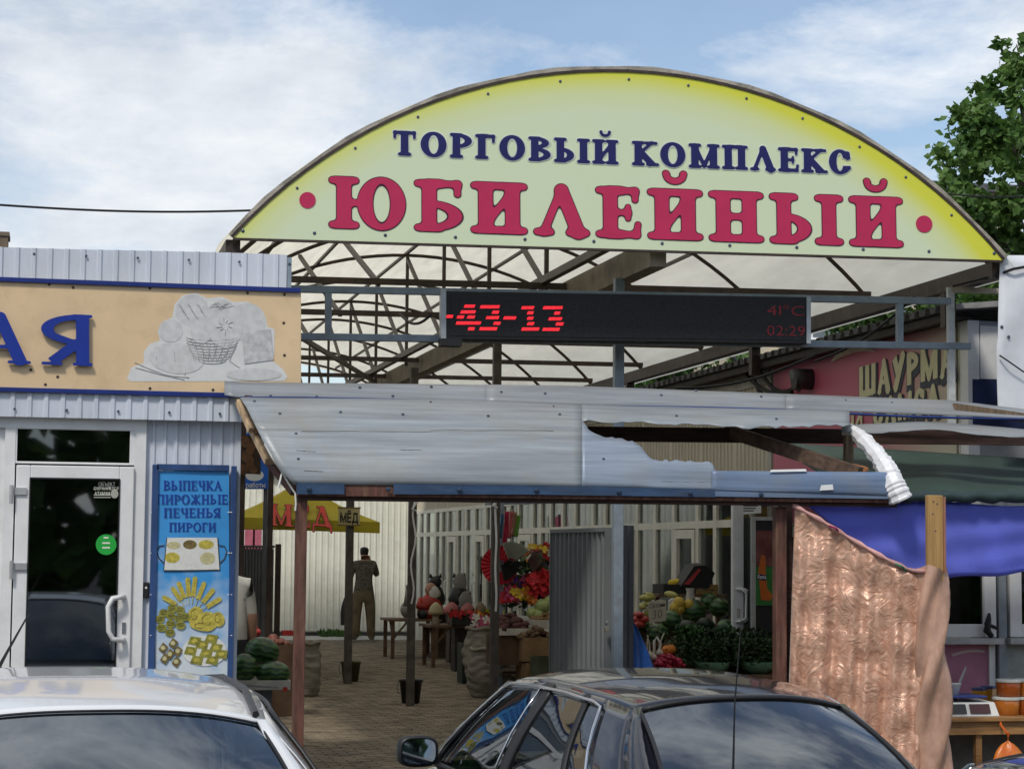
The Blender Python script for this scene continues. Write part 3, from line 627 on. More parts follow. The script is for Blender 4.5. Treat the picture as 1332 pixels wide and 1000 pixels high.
# weathered front edge of the sheeting
b = MB(); 
for a, c in zip(arcs[:-1], arcs[1:]): b.bar(vp(a, RAD+.03+.006*math.sin(a*31), -.075), vp(c, RAD+.03+.006*math.sin(c*31), -.075), .03, .045, up=vp(a, 1, 0)-vp(a, 0, 0))
b.build('edge_strip', M('worn_edge', (.34, .31, .26), .8, var=.4, scale=7, bump=.4), va)
for i, t in enumerate(TK):
    b = MB(); b.tube([vp(a, RAD-.01, t) for a in arcs], .024, 4); b.build('arch_rib', BROWN, va)
    b = MB(); L, Rr = vp(-PHI, RAD, t), vp(PHI, RAD, t)
    b.bar(L+Vector((0, 0, .05)), Rr+Vector((0, 0, .05)), .04, .05)
    if i: b.build('tie_bar', BROWN, va)
    b = MB(); c0 = vp(0, RAD-.03, t); b.bar(Vector((c0.x, c0.y, ZB-.02)), c0, .034, .034)
    if i: b.build('king_strut', BROWN, va)
def base(f, t): return CC+VV*(HALF*f)+Vector((0, t, ZB-CC.z-.03))
b = MB(); b.bar(base(-.97, TK[1]), base(0, TK[5]), .04, .045); b.build('plan_brace', BROWN, va)
for i in range(len(TK)-1):
    t0, t1 = TK[i], TK[i+1]
    b = MB(); b.bar(vp(0, RAD-.05, t1), base(0, t0)+Vector((0, 0, .07)), .036, .036); b.build('ridge_brace', BROWN, va)
    b = MB(); b.bar(vp(-PHI*.5, RAD-.05, t1), base(-.5, t0)+Vector((0, 0, .06)), .035, .035); b.build('web_brace', BROWN, va)
for a in (-PHI*.66, -PHI*.33, 0, PHI*.33, PHI*.66):
    b = MB(); b.bar(vp(a, RAD+.022, 0), vp(a, RAD+.022, TK[-1]), .03, .03); b.build('purlin', BROWN, va)
for s_ in (-1, 1):
    b = MB(); b.bar(base(s_, -.02)+Vector((0, 0, -.03)), base(s_, TK[-1])+Vector((0, 0, -.03)), .10, .12); b.build('eave_beam', BROWN, va)
# central girder on posts
GIRD = M('tan_painted_girder', (.20, .165, .115), .6, var=.3, scale=4, dirt=.5, dcol=(.08, .05, .035))
XP = atY(803, 420, 14.86).x
b = MB(); zc = atY(805, 345, 14.8).z
b.bar((XP+.09, 14.1, zc), (XP-.0, 37.4, zc), .12, .20); b.build('girder', GIRD, va)
b = MB(); b.bar((XP-.16, 14.5, zc+.10), (XP-.24, 37.4, zc+.10), .06, .06); b.build('girder_rail', BROWN, va)
DPOST = M('dark_brown_grey_post', (.085, .072, .06), .6, var=.3, scale=8, dirt=.4)
posts = [(803, 14.86, .072, GREYST), (643.5, 18.9, .075, DPOST), (535, 22.8, .085, DPOST), (453.5, 26.7, .095, DPOST)]
for px, Y, wd, m in posts:
    x = atY(px, 790, Y).x; b = MB(); b.box(x-wd/2, x+wd/2, Y-wd/2, Y+wd/2, -.02, zc-.09); b.build('post', m, va, bevel=.006)
for Y in (15.0, 19.5, 24, 28.5, 33, 37):
    for s_ in (-1, 1):
        p = base(s_, Y-C0.y); b = MB(); b.bar((p.x, p.y, 0) if s_ < 0 else (p.x, p.y, 3.45), (p.x, p.y, ZB-.08), .09, .09); b.build('side_post', BROWN, va)
# ragged cables sagging under the trusses
b = MB()
for (p, q, sg) in (((1060, 470), (1190, 385), 14), ((880, 505), (1060, 462), 10), ((520, 408), (560, 410), 8)):
    A, B = onV(p[0], p[1], 1.2), onV(q[0], q[1], .4)
    c_ = MB(); c_.tube([lerp(A, B, k/10)-Vector((0, 0, .07*math.sin(k/10*math.pi))) for k in range(11)], .011, 5); c_.build('cable', BLACK, va)
# ------------------------------------------------------------------ arched sign
zc_ = CC.copy(); sg = thing('arched_sign', 'big pale green arched sign with navy and crimson lettering over passage', 'sign', zc_-VN*.10)
m = bpy.data.materials.new('arched_sign_print'); m.use_nodes = True; t = m.node_tree; pb = t.nodes['Principled BSDF']; pb.inputs['Roughness'].default_value = .38
tcn = N(t, 'ShaderNodeTexCoord'); ln = N(t, 'ShaderNodeVectorMath', operation='LENGTH'); lk(t, tcn.outputs['Object'], ln.inputs[0])
sp = N(t, 'ShaderNodeSeparateXYZ'); lk(t, tcn.outputs['Object'], sp.inputs[0])
ax = N(t, 'ShaderNodeMath', operation='MULTIPLY_ADD'); lk(t, sp.outputs['X'], ax.inputs[0]); ax.inputs[1].default_value = .028; lk(t, ln.outputs['Value'], ax.inputs[2])
mr = N(t, 'ShaderNodeMapRange'); mr.inputs[1].default_value = RAD-.30; mr.inputs[2].default_value = RAD+.0; lk(t, ax.outputs[0], mr.inputs[0])
nn = N(t, 'ShaderNodeTexNoise', Scale=2.0, Detail=4.0); lk(t, tcn.outputs['Object'], nn.inputs['Vector'])
mm = N(t, 'ShaderNodeMath', operation='MULTIPLY_ADD'); lk(t, nn.outputs['Fac'], mm.inputs[0]); mm.inputs[1].default_value = .12; lk(t, mr.outputs[0], mm.inputs[2])
rp = N(t, 'ShaderNodeValToRGB'); lk(t, mm.outputs[0], rp.inputs[0]); e = rp.color_ramp.elements
e[0].position = .05; e[0].color = (.66, .74, .50, 1); e[1].position = 1.0; e[1].color = (.68, .68, .05, 1); e2 = rp.color_ramp.elements.new(.55); e2.color = (.66, .72, .36, 1)
lk(t, rp.outputs[0], pb.inputs['Base Color'])
off = -VN*.10
b = MB(); poly = [CC+off+VV*(RAD*math.sin(a))+Vector((0, 0, RAD*math.cos(a))) for a in arcs]; b.prism(poly, -VN*.015); sgb = b.build('sign_face', m, sg)
b = MB()
for a, c in zip(arcs[:-1], arcs[1:]): b.bar(CC+off-VN*.008+VV*((RAD+.01)*math.sin(a))+Vector((0, 0, (RAD+.01)*math.cos(a))), CC+off-VN*.008+VV*((RAD+.01)*math.sin(c))+Vector((0, 0, (RAD+.01)*math.cos(c))), .03, .02)
b.bar(SA+off-VN*.008+Vector((0, 0, -.008)), SB+off-VN*.008+Vector((0, 0, -.008)), .03, .016); b.build('sign_edge', BROWN, sg)
def onS(px, py, k=.117): return onplane(px, py, CC+off*0-VN*k, VN)
NAV = M('sign_navy_print', (.010, .012, .10), .4, var=.05); CRI = M('sign_crimson_print', (.50, .022, .09), .4, var=.06); OUT = M('sign_outline_print', (.06, .01, .03), .5); HAL = M('sign_halo_print', (.62, .66, .60), .5)
def sline(tx, st, p0, p1, p2, p3, mat, lv, om, gap):
    # two halves of one line so that the baseline follows the photograph's slight sag
    lettering(tx, st, p0, p1, p2, om, sg, .0015, gap, level=lv, name='letter_outline', space=.42); lettering(tx, st, p0-VN*.002, p1-VN*.002, p2-VN*.002, mat, sg, .002, gap, space=.42)
sline('ТОРГОВЫЙ КОМПЛЕКС', COOPER2, onS(511, 202), onS(1107, 227), onS(511, 170), 0, NAV, .035, HAL, .16)
sline('ЮБИЛЕЙНЫЙ', COOPER, onS(431, 296), onS(1172, 321.5), onS(431, 230), 0, CRI, .016, OUT, .2)
for (x, y) in ((400, 260.5), (1202, 291.5)):
    c_ = onS(x, y); rr = (onS(x+10.7, y)-c_).length; b = MB(); b.prism([c_+VV*(rr*math.cos(a))+Vector((0, 0, rr*math.sin(a))) for a in [-2*math.pi*i/24 for i in range(24)]], -VN*.003); b.build('printed_dot', CRI, sg)
for (x, y) in ((314, 317), (419, 314), (501, 318), (571, 320), (656, 325), (740, 329), (827, 331), (918, 336), (1010, 339), (1088, 341), (1180, 344), (1289, 341)): 
    pass
for i in range(12):
    p = lerp(SA, SB, .012+.976*i/11)-VN*.117+Vector((0, 0, .05)); s_ = MB(); screw(s_, p, -VN, .012, .005); s_.build('screw', SCREW, sg)
for a in (-.82, -.66, -.5, -.33, -.16, 0, .14, .28, .42, .57, .7, .84):
    p = CC+VV*((RAD-.05)*math.sin(PHI*a))+Vector((0, 0, (RAD-.05)*math.cos(PHI*a)))-VN*.117; s_ = MB(); screw(s_, p, -VN, .010, .005); s_.build('screw', SCREW, sg)
# ------------------------------------------------------------------ steel frame and LED board
YF = .42
def onF(px, py, k=0.0): return onplane(px, py, P0+Vector((0, YF-k, 0)), VN)
fr = thing('tube_truss', 'blue-grey steel tube frame spanning passage behind display board', 'frame', (C0.x, Y0+YF, 3.2))
def rail(px0, py0, px1, py1, w_=.05, k=0.0):
    b = MB(); b.bar(onF(px0, py0, k), onF(px1, py1, k), w_, w_); b.build('rail', GREYST, fr, bevel=.003)
rail(330, 375, 1180, 391); rail(330, 437, 1262, 450.5); rail(1180, 391, 1236, 392)
for x, y0, y1 in ((427, 376, 441), (1170, 390, 450)):
    b = MB(); b.bar(onF(x, y0), onF(x, y1), .045, .045); b.build('upright', GREYST, fr)
b = MB(); b.bar(onF(1236, 374, .0), onF(1238, 560, .0), .05, .04); b.build('upright', M('pale_grey_tube', (.50, .52, .52), .5, dirt=.4, dscale=8), fr)
b = MB(); b.bar(onF(1236, 377), onF(1300, 379), .04, .04); b.build('rail', M('tan_tube', (.42, .36, .28), .6), fr)
led = thing('display_board', 'long black LED board with glowing red digits under arched sign', 'display', onF(815, 445, .15))
b = MB(); A, B, C_, D_ = onF(579, 378.5, .15), onF(1051, 386.5, .15), onF(1051, 447, .15), onF(579, 441, .15); b.prism([A, D_, C_, B], VN*.12); b.build('housing', M('black_housing', (.012, .012, .014), .5), led, bevel=.004)
b = MB(); q = [onF(586, 383.5, .152), onF(586, 436.5, .152), onF(1045, 442.5, .152), onF(1045, 390.5, .152)]; b.prism(q, -VN*.003); b.build('screen', M('dark_led_matrix', (.012, .011, .012), .55, var=.5, scale=60), led)
for x0, x1, y0, y1 in ((573.5, 580.5, 376, 441.5), (1049.5, 1055, 386, 447)):
    b = MB(); b.prism([onF(x0, y0, .165), onF(x0, y1, .165), onF(x1, y1, .165), onF(x1, y0, .165)], VN*.11); b.build('end_cap', M('aluminium_cap', (.42, .44, .46), .4, metal=.3), led, bevel=.003)
LR = M('led_red', (.9, .02, .03), .5, var=.35, scale=70, emit=1.05); LD = M('led_dim_red', (.20, .012, .02), .5, var=.3, scale=60, emit=.10)
bars = [(52, 75, 132), (112, 148, 98), (100, 150, 117), (122, 148, 134), (85, 168, 154), (125, 147, 173), (165, 230, 100), (205, 228, 118), (185, 228, 136), (210, 233, 155), (163, 222, 173), (243, 285, 137), (303, 345, 103), (322, 343, 120), (322, 343, 138), (322, 345, 156), (303, 362, 174), (375, 440, 103), (412, 432, 121), (393, 438, 140), (417, 443, 157), (373, 430, 175), (88, 112, 134)]
for (a, c, y) in bars:
    b = MB(); x0, x1, yy = 560+a/2.56, 560+c/2.56, 360+y/2.56; b.prism([onF(x0+1, yy-2, .1565), onF(x0-.6, yy+2, .1565), onF(x1-1, yy+2, .1565), onF(x1+.6, yy-2, .1565)], -VN*.001); b.build('lit_segment', LR, led)
lettering('41°C', None, onF(998, 410, .1565), onF(1046, 411, .1565), onF(998, 396.5, .1565), LD, led, .001, .16, name='dim_digit', bold=-.012)
lettering('02:29', None, onF(998, 436, .1565), onF(1047, 437, .1565), onF(998, 422.5, .1565), LD, led, .001, .16, name='dim_digit', bold=-.012)
b = MB(); A, B = onF(570, 442, .1), onF(597, 452, .1); b.box(A.x, B.x, A.y-.12, A.y, B.z, A.z); b.build('floodlight', BLACK, led)
# ------------------------------------------------------------------ shop row along the right side of the passage
XS = 7.0; YS0, YS1 = 15.0, 41.0
XE = 6.72
ze = atX(1232, 402, XE).z
sh = thing('shop_row', 'long row of beige clad shops with white glazed fronts on right side', 'shop', (8.5, 28, 0))
ZW = 2.48
def corrX(y0, y1, z0, z1, mat, nm, X=XS, pitch=.12, top=None): b = MB(); corr(b, (X, y0, 0), (0, 1, 0), (-1, 0, 0), y1-y0, z0, z1, pitch, .016, top=top); return b.build(nm, mat, sh)
yy = 19.6
while yy < YS1-.1:
    y2 = min(yy+1.15, YS1); corrX(yy, y2, ZW, ze-.04, BEIGEP, 'wall_panel'); yy = y2
corrX(YS0+.0, 19.6, 2.2, ze-.04, CREAMP, 'wall_panel')
b = MB(); b.box(XS-.03, XS+.02, 19.56, 41, ze-.2, ze-.1); b.build('fascia_board', M('grey_cream_trim', (.42, .40, .35), .6), sh)
b = MB(); b.box(XS-.035, XS+.06, YS0-.02, YS0+.12, 0, ze-.06); b.build('corner_post', WHITE, sh)
b = MB(); b.box(XS-.04, XS+.02, 19.5, 19.62, 0, ze-.1); b.build('corner_post', M('grey_cream_trim', (.42, .40, .35), .6), sh)
# roof: profiled sheet with ribs running down to the eave
b = MB(); rows = [[], []]; y = YS0-.15
while y < YS1+.3:
    for fy, h in ((0, 0), (.42, 0), (.52, .05), (.9, .05)):
        rows[0].append((XE, y+fy*.2, ze+h)); rows[1].append((XE+3.6, y+fy*.2, ze+.35+h))
    y += .2
b.grid(rows); b.build('roof_sheet', M('grey_roof_sheet', (.16, .155, .15), .7, var=.3, dirt=.5), sh, solid=.006)
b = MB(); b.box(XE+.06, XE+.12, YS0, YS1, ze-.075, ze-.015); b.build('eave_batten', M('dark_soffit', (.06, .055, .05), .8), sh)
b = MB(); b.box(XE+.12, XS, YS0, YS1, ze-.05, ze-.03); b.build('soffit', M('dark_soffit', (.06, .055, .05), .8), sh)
# interior
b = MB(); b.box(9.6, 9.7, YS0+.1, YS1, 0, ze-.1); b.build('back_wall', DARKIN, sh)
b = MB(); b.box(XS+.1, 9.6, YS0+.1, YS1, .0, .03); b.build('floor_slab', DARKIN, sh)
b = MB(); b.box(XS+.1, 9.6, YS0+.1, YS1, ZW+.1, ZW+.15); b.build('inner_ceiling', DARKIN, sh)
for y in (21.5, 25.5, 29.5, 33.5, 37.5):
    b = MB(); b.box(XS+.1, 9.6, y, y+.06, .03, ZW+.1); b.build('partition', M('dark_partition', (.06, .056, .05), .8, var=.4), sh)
random.seed(21)
GOODS = [M('goods_%d' % i, c, .6, var=.4, scale=8) for i, c in enumerate(((.25, .05, .04), (.08, .16, .06), (.35, .30, .2), (.05, .06, .14), (.3, .2, .05)))]
for i in range(26):
    y = random.uniform(17.3, 40); h = random.uniform(.5, 1.6); b = MB(); b.box(8.2, 8.6, y, y+random.uniform(.3, .8), .03, h); b.build('counter', random.choice(GOODS), sh)
# glazed front: frames, transoms, panes
PVC2 = M('cream_pvc', (.66, .64, .55), .45, var=.05, dirt=.25)
def bay(y0, y1, zs=.75, zt_=2.02, door=False, panel=PVC2, bent=0):
    f = MB(); w_ = .055; X0, X1 = XS-.03, XS+.04
    f.box(X0, X1, y0, y0+w_, 0, ZW); f.box(X0, X1, y1-w_, y1, 0, ZW)
    f.box(X0, X1, y0+w_, y1-w_, ZW-.06, ZW); f.box(X0, X1, y0+w_, y1-w_, zt_-.04, zt_+.04)
    if not door: f.box(X0, X1, y0+w_, y1-w_, zs-.03, zs+.03)
    fo = f.build('window_frame' if not door else 'door_frame', PVC2, sh)
    p = MB(); p.box(XS, XS+.006, y0+w_, y1-w_, zt_+.04, ZW-.06); p.build('transom_pane', PANE, fo)
    if not door:
        p = MB(); p.box(XS, XS+.006, y0+w_, y1-w_, zs+.03, zt_-.04); p.build('pane', PANE, fo); p = MB(); p.box(XS-.01, XS+.02, y0+w_, y1-w_, 0, zs-.03); p.build('lower_panel', panel, fo)
    else:
        d = MB(); e0, e1 = y0+w_+.01, y1-w_-.01; dw = .10
        d.box(X0-.01, X1-.01, e0, e0+dw, .03, zt_-.05); d.box(X0-.01, X1-.01, e1-dw, e1, .03, zt_-.05); d.box(X0-.01, X1-.01, e0+dw, e1-dw, zt_-.15, zt_-.05); d.box(X0-.01, X1-.01, e0+dw, e1-dw, .03, .75)
        do = d.build('door', PVC2, fo)
        h = MB(); yh = e1-.05; h.tube([(X0-.01, yh, .85), (X0-.07, yh, .88), (X0-.07, yh, 1.17), (X0-.01, yh, 1.2)], .016, 6); 
        if org(fo) is not None: pass
        h.build('handle', WHITE, fo)
        p = MB(); p.box(XS, XS+.006, e0+dw, e1-dw, .75, zt_-.15); p.build('pane', PANE, fo)
y = 17.45; k = 0; random.seed(4); wid = [.62, .5, .95, .62, .55, .62, .62, .9, .75, .75, .9, .6, .6, .95, .7, .7]
while y < YS1-.4:
    w_ = wid[k % len(wid)]; bay(y, min(y+w_, YS1), door=(k in (2, 7, 10, 13, 18, 23, 26)), zs=.72); y += w_+.004; k += 1
b = MB(); b.box(XS-.02, XS+.02, YS0+.12, 17.44, 0, 2.2); b.build('wall_panel', CREAMP, sh)
# front wall facing the street, with serving window
FRW = M('grey_front_panel', (.36, .38, .40), .5, var=.1, dirt=.3)
b = MB(); A = atY(1283, 830, YS0); b.box(XS+.061, 12, YS0, YS0+.06, 0, ze-.06); b.build('front_wall', FRW, sh)
b = MB(); p0, p1 = atY(1278, 522, YS0-.02), atY(1297, 494, YS0-.02); b.box(XS+.0, 8.5, YS0-.025, YS0-.002, p0.z-.3, p1.z); b.build('navy_panel', M('navy_panel', (.02, .03, .09), .5), sh)
b = MB(); p1 = atY(1278, 440, YS0-.02); b.box(XS+.07, 8.5, YS0-.022, YS0-.002, atY(1278, 493, YS0).z, ze-.1); b.build('white_panel', WHITE, sh)
def win(x0, y0, x1, y1, nm='serving_window'):
    Y = YS0-.01; A, B = atY(x0, y1, Y), atY(x1, y0, Y); f = MB(); t_ = .10
    f.box(A.x, A.x+t_, Y-.07, Y, A.z, B.z); f.box(B.x-t_, B.x, Y-.07, Y, A.z, B.z); f.box(A.x+t_, B.x-t_, Y-.07, Y, A.z, A.z+t_); f.box(A.x+t_, B.x-t_, Y-.07, Y, B.z-t_, B.z)
    o = f.build(nm, WHITE, sh, bevel=.006); p = MB(); p.box(A.x+t_, B.x-t_, Y-.035, Y-.03, A.z+t_, B.z-t_); p.build('pane', glass('dark_glass', (.12, .12, .12), .06), o)
    s_ = MB(); s_.box(A.x-.03, B.x+.03, Y-.14, Y-.071, A.z-.05, A.z-.005); s_.build('sill', M('grey_sill', (.4, .4, .4), .4), o)
win(1180, 700, 1290, 828); win(1309, 700, 1420, 828)
PINK = M('pink_printed_panel', (.40, .16, .24), .5, var=.2, scale=3)
b = MB(); A, B = atY(1180, 905, YS0-.015), atY(1284, 836, YS0-.015); b.box(A.x, B.x, YS0-.03, YS0-.002, A.z-.4, B.z); pk = b.build('lower_panel', PINK, sh)
b = MB(); b.box(B.x+.002, B.x+.05, YS0-.05, YS0-.002, A.z-.4, B.z+.02); b.build('panel_trim', WHITE, sh)
b = MB(); b.tube([atY(1238+k*7, 852-3*math.sin(k*.5)-k*.8, YS0-.032) for k in range(7)], .012, 5); b.build('swoosh_print', M('pink_pale', (.6, .45, .45), .5), sh)
b = MB(); A, B = atY(1296, 905, YS0-.02), atY(1304, 700, YS0-.02); b.box(A.x, B.x, YS0-.08, YS0-.03, 0, B.z+.5); b.build('downpipe', M('grey_pipe', (.25, .28, .31), .4), sh)
b = MB(); A, B = atY(1309, 905, YS0-.02), atY(1420, 836, YS0-.02); b.box(A.x, B.x, YS0-.03, YS0-.002, A.z-.4, B.z); b.build('lower_panel', M('grey_green_panel', (.28, .30, .28), .5, var=.25), sh)
p = atY(1287, 815, YS0-.1); b = MB(); b.tube([p+Vector((.0, 0, .10)), p+Vector((-.02, -.03, .06)), p+Vector((-.04, -.04, -.03)), p+Vector((.01, -.02, -.07))], [.012, .022, .03, .02], 7); b.tube([p+Vector((-.05, -.03, .03)), p+Vector((.05, -.03, -.01))], .014, 6); b.build('window_latch', BLACK, sh, smooth=True)

# unseen stall block added beside the passage to darken what the shop glass mirrors
lr = thing('added_stall_row', 'dark stall row added out of view, mirrored in the shop windows', 'stall', (-.5, 29, 0)); b = MB(); b.box(-1.6, .95, 18.6, 40.5, 0, 2.7); b.build('wall', M('added_stall_wall', (.07, .065, .06), .8, var=.5, scale=1.5), lr); b = MB(); b.box(-1.8, 1.12, 18.4, 40.6, 2.702, 2.78); b.build('roof', DKGREY, lr)
# shawarma banner on the side wall
YA, YZ = 15.2, 19.45; XB = XS-.03
bb = thing('banner', 'large pink and cream shawarma banner with shadowed block letters on side wall', 'banner', (XB, 17.5, 2.4))
def onB(px, py, k=0.0): return atX(px, py, XB-k)
m = bpy.data.materials.new('pink_cream_print'); m.use_nodes = True; t = m.node_tree; pb = t.nodes['Principled BSDF']; pb.inputs['Roughness'].default_value = .5
tcn = N(t, 'ShaderNodeTexCoord'); sp = N(t, 'ShaderNodeSeparateXYZ'); lk(t, tcn.outputs['Object'], sp.inputs[0]); nn = N(t, 'ShaderNodeTexNoise', Scale=1.2, Detail=2.0); lk(t, tcn.outputs['Object'], nn.inputs['Vector'])
ma = N(t, 'ShaderNodeMath', operation='MULTIPLY_ADD'); lk(t, sp.outputs['Z'], ma.inputs[0]); ma.inputs[1].default_value = .55; lk(t, sp.outputs['Y'], ma.inputs[2])
mb_ = N(t, 'ShaderNodeMath', operation='MULTIPLY_ADD'); lk(t, nn.outputs['Fac'], mb_.inputs[0]); mb_.inputs[1].default_value = .7; lk(t, ma.outputs[0], mb_.inputs[2])
rp = N(t, 'ShaderNodeValToRGB'); mr = N(t, 'ShaderNodeMapRange'); mr.inputs[1].default_value = -3.2; mr.inputs[2].default_value = 2.2; lk(t, mb_.outputs[0], mr.inputs[0]); lk(t, mr.outputs[0], rp.inputs[0]); e = rp.color_ramp.elements
e[0].position = .30; e[0].color = (.58, .53, .40, 1); e[1].position = .60; e[1].color = (.50, .10, .17, 1); lk(t, rp.outputs[0], pb.inputs['Base Color'])
zt0 = onB(1275, 412).z; b = MB(); b.box(XB-.008, XB, YA, YZ, 2.0, zt0); b.build('printed_sheet', m, bb)
CRM = M('banner_cream_letter', (.66, .62, .38), .5, var=.06); DKB = M('banner_shadow_letter', (.02, .025, .05), .5)
for tx, p0, p1, p2 in (('ШАУРМА', (1118, 518), (1242, 487), (1118, 477)), ('САМСА', (1136, 556), (1222, 535), (1136, 522))):
    for dxx, mat, lv, lf in ((0, DKB, .10, .011), (0, CRM, .0, .016)):
        o_ = Vector((0, -.02, -.03)) if mat is DKB else Vector((0, 0, 0))
        lettering(tx, BLOCK, onB(*p0, lf)+o_, onB(*p1, lf)+o_, onB(*p2, lf)+o_, mat, bb, .004, .16, level=lv, name='letter' if mat is CRM else 'letter_shadow')
lettering('И', None, onB(1108, 566, .016), onB(1122, 562, .016), onB(1108, 540, .016), CRM, bb, .004, .1, bold=.03)
b = MB(); pts = []
for k in range(9): pts.append(onB(1082+k*7, 470-12*math.sin(k/8*math.pi*.9)-k*1.2, .012))
b.tube(pts, [.01, .03, .045, .05, .05, .045, .035, .02, .006], 6); b.build('swoosh_print', M('banner_cream_swoosh', (.62, .55, .42), .5), bb)
# round vent and conduit on the wall
p = atX(1047, 493, XS-.1); vt = thing('exhaust_vent', 'dark round exhaust vent on wall left of shawarma banner', 'vent', p)
b = MB(); b.tube([p+Vector((.09, 0, 0)), p+Vector((-.05, 0, 0)), p+Vector((-.10, 0, -.02))], [.10, .10, .115], 14); b.build('duct', M('dark_duct', (.05, .05, .05), .5), vt, smooth=True)
b = MB(); b.tube([p+Vector((-.103, 0, -.02)), p+Vector((-.11, 0, -.02))], [.085, .085], 14); b.build('grille', M('vent_grille', (.02, .02, .02), .6), vt)
cd_ = thing('cable_bundle', 'loose dark cables drooping along beige wall under shop eave', 'cable', atX(1000, 500, XS-.1))
for k, (a_, c_) in enumerate((((952, 462), (1030, 510)), ((985, 478), (1040, 500)), ((975, 478), (1010, 512)))):
    A, B = atX(*a_, XS-.12), atX(*c_, XS-.12); b = MB(); b.tube([lerp(A, B, q/8)-Vector((0, 0, .15*math.sin(q/8*math.pi))) for q in range(9)], .022, 6); b.build('cable', BLACK, cd_)

# ------------------------------------------------------------------ far cabin that closes the passage
YC = 41.0
fc = thing('cabin', 'white ribbed steel cabin closing the far end of passage', 'cabin', (4, YC, 0))
WP = M('white_profiled_steel', (.80, .80, .70), .5, var=.04, dirt=.15)
xa_, xb_ = -6.0, 7.0; xx = xa_
while xx < xb_-.05:
    x2 = min(xx+1.2, xb_); b = MB(); corr(b, (xx, YC, 0), FX, FN, x2-xx-.006, .12, 3.2, .12, .016); b.build('wall_panel', WP, fc); xx = x2
b = MB(); b.box(xa_, xb_, YC+.03, YC+3, .1, 3.15); b.build('body', WP, fc)
b = MB(); b.box(xa_-.1, xb_+.1, YC-.15, YC+3.1, 3.2, 3.28); b.build('roof', DKGREY, fc)
b = MB(); b.box(xa_, xb_, YC+.04, YC+2.9, 0, .1); b.build('plinth', DKGREY, fc)
for x0, x1 in ((318, 329), (331, 340)):
    A, B = atY(x0, 714, YC-.03), atY(x1, 690, YC-.03); b = MB(); b.box(A.x-.05, B.x+.05, YC-.05, YC-.018, A.z-.05, B.z+.4); wo_ = b.build('window_frame', WHITE, fc); b = MB(); b.box(A.x, B.x, YC-.06, YC-.051, A.z, B.z+.35); b.build('pane', M('pink_blind', (.5, .14, .2), .5), wo_)
# ------------------------------------------------------------------ curved sheet-metal awning across the entrance
def pl(pts):
    xs = [p[0] for p in pts]; ys_ = [p[1] for p in pts]; return lambda x: float(np.interp(x, xs, ys_))
ytop = pl([(290, 495), (315, 497), (560, 499.5), (740, 502), (953, 510), (1238, 521), (1345, 534)])
yseam = pl([(290, 512), (311, 516), (480, 518), (612, 520), (740, 526), (1024, 532), (1345, 544)])
yfront = pl([(311, 630), (385, 630), (690, 633), (930, 638), (1180, 646)])
YA0, YA1, YAT = 13.62, 12.82, 13.72
random.seed(11)
def aw(x, y, k=0.0):
    s_, f_ = yseam(x), yfront(x); u = max(0., min(1.02, (y-s_)/(f_-s_))); Y = YA0-(YA0-YA1)*math.sqrt(max(0, 1-(1-min(u, 1))**2))
    wv = .010*math.sin(x*.021+y*.05)+.007*math.sin(x*.009-y*.11)
    return atY(x, y, Y-k+wv*math.sin(min(u, 1)*math.pi))
an = thing('sheet_metal_awning', 'curved weathered blue-grey sheet metal awning with torn hole across entrance', 'awning', (4, 13.2, 2))
def sheetmat(nm, c, d): return M(nm, c, .45, metal=.15, var=.30, scale=2.4, stretch=(.55, 3, 12), dirt=d, dscale=2.2, dcol=(.27, .25, .20), bump=.08, bscale=14, thr=(.25, .75), diso=True)
SM1 = sheetmat('weathered_sheet', (.27, .295, .315), .7); SM2 = sheetmat('bluish_sheet', (.25, .295, .36), .5); SM3 = sheetmat('blue_sheet', (.14, .20, .31), .4); SMT = sheetmat('top_sheet', (.24, .255, .27), .6)
def ff(x, y, k=0.0): return atY(x, y, YA1-.02-k)
def strip(xs, y0f, y1f, k, mat, nm, rows=10, rag0=0, rag1=0, fn=aw):
    b = MB(); rr = []
    for j in range(rows+1):
        rr.append([fn(x, y0f(x)+(y1f(x)-y0f(x))*j/rows+(rag0*random.uniform(-1, 1) if j == 0 else 0)+(rag1*random.uniform(-1, 1) if j == rows else 0), k) for x in xs])
    b.grid(rr); return b.build(nm, mat, an, smooth=(fn is not ff), solid=.004)
X = lambda a, c, n: [a+(c-a)*i/n for i in range(n+1)]
def topf(x, y, k=0.0):
    u = (y-ytop(x))/max(1, yseam(x)-ytop(x)); return atY(x, y, YAT-(YAT-YA0+.01)*u-k+.006*math.sin(x*.03))
# upper flat strip in three lengths
strip(X(292, 640, 30), ytop, lambda x: yseam(x)+1, 0, SMT, 'top_sheet', 4, fn=topf); strip(X(632, 1030, 30), lambda x: ytop(x)-.5, lambda x: yseam(x)+1, .006, SMT, 'top_sheet', 4, fn=topf); strip(X(1022, 1345, 24), lambda x: ytop(x)-.5, yseam, .012, SMT, 'top_sheet', 4, fn=topf)
b = MB(); b.tube([topf(x, yseam(x)+2+1.5*math.sin(x*.012), .03) for x in X(312, 1345, 60)], .009, 6); b.build('seam_cable', M('blue_cable', (.02, .04, .16), .4), an, smooth=True)
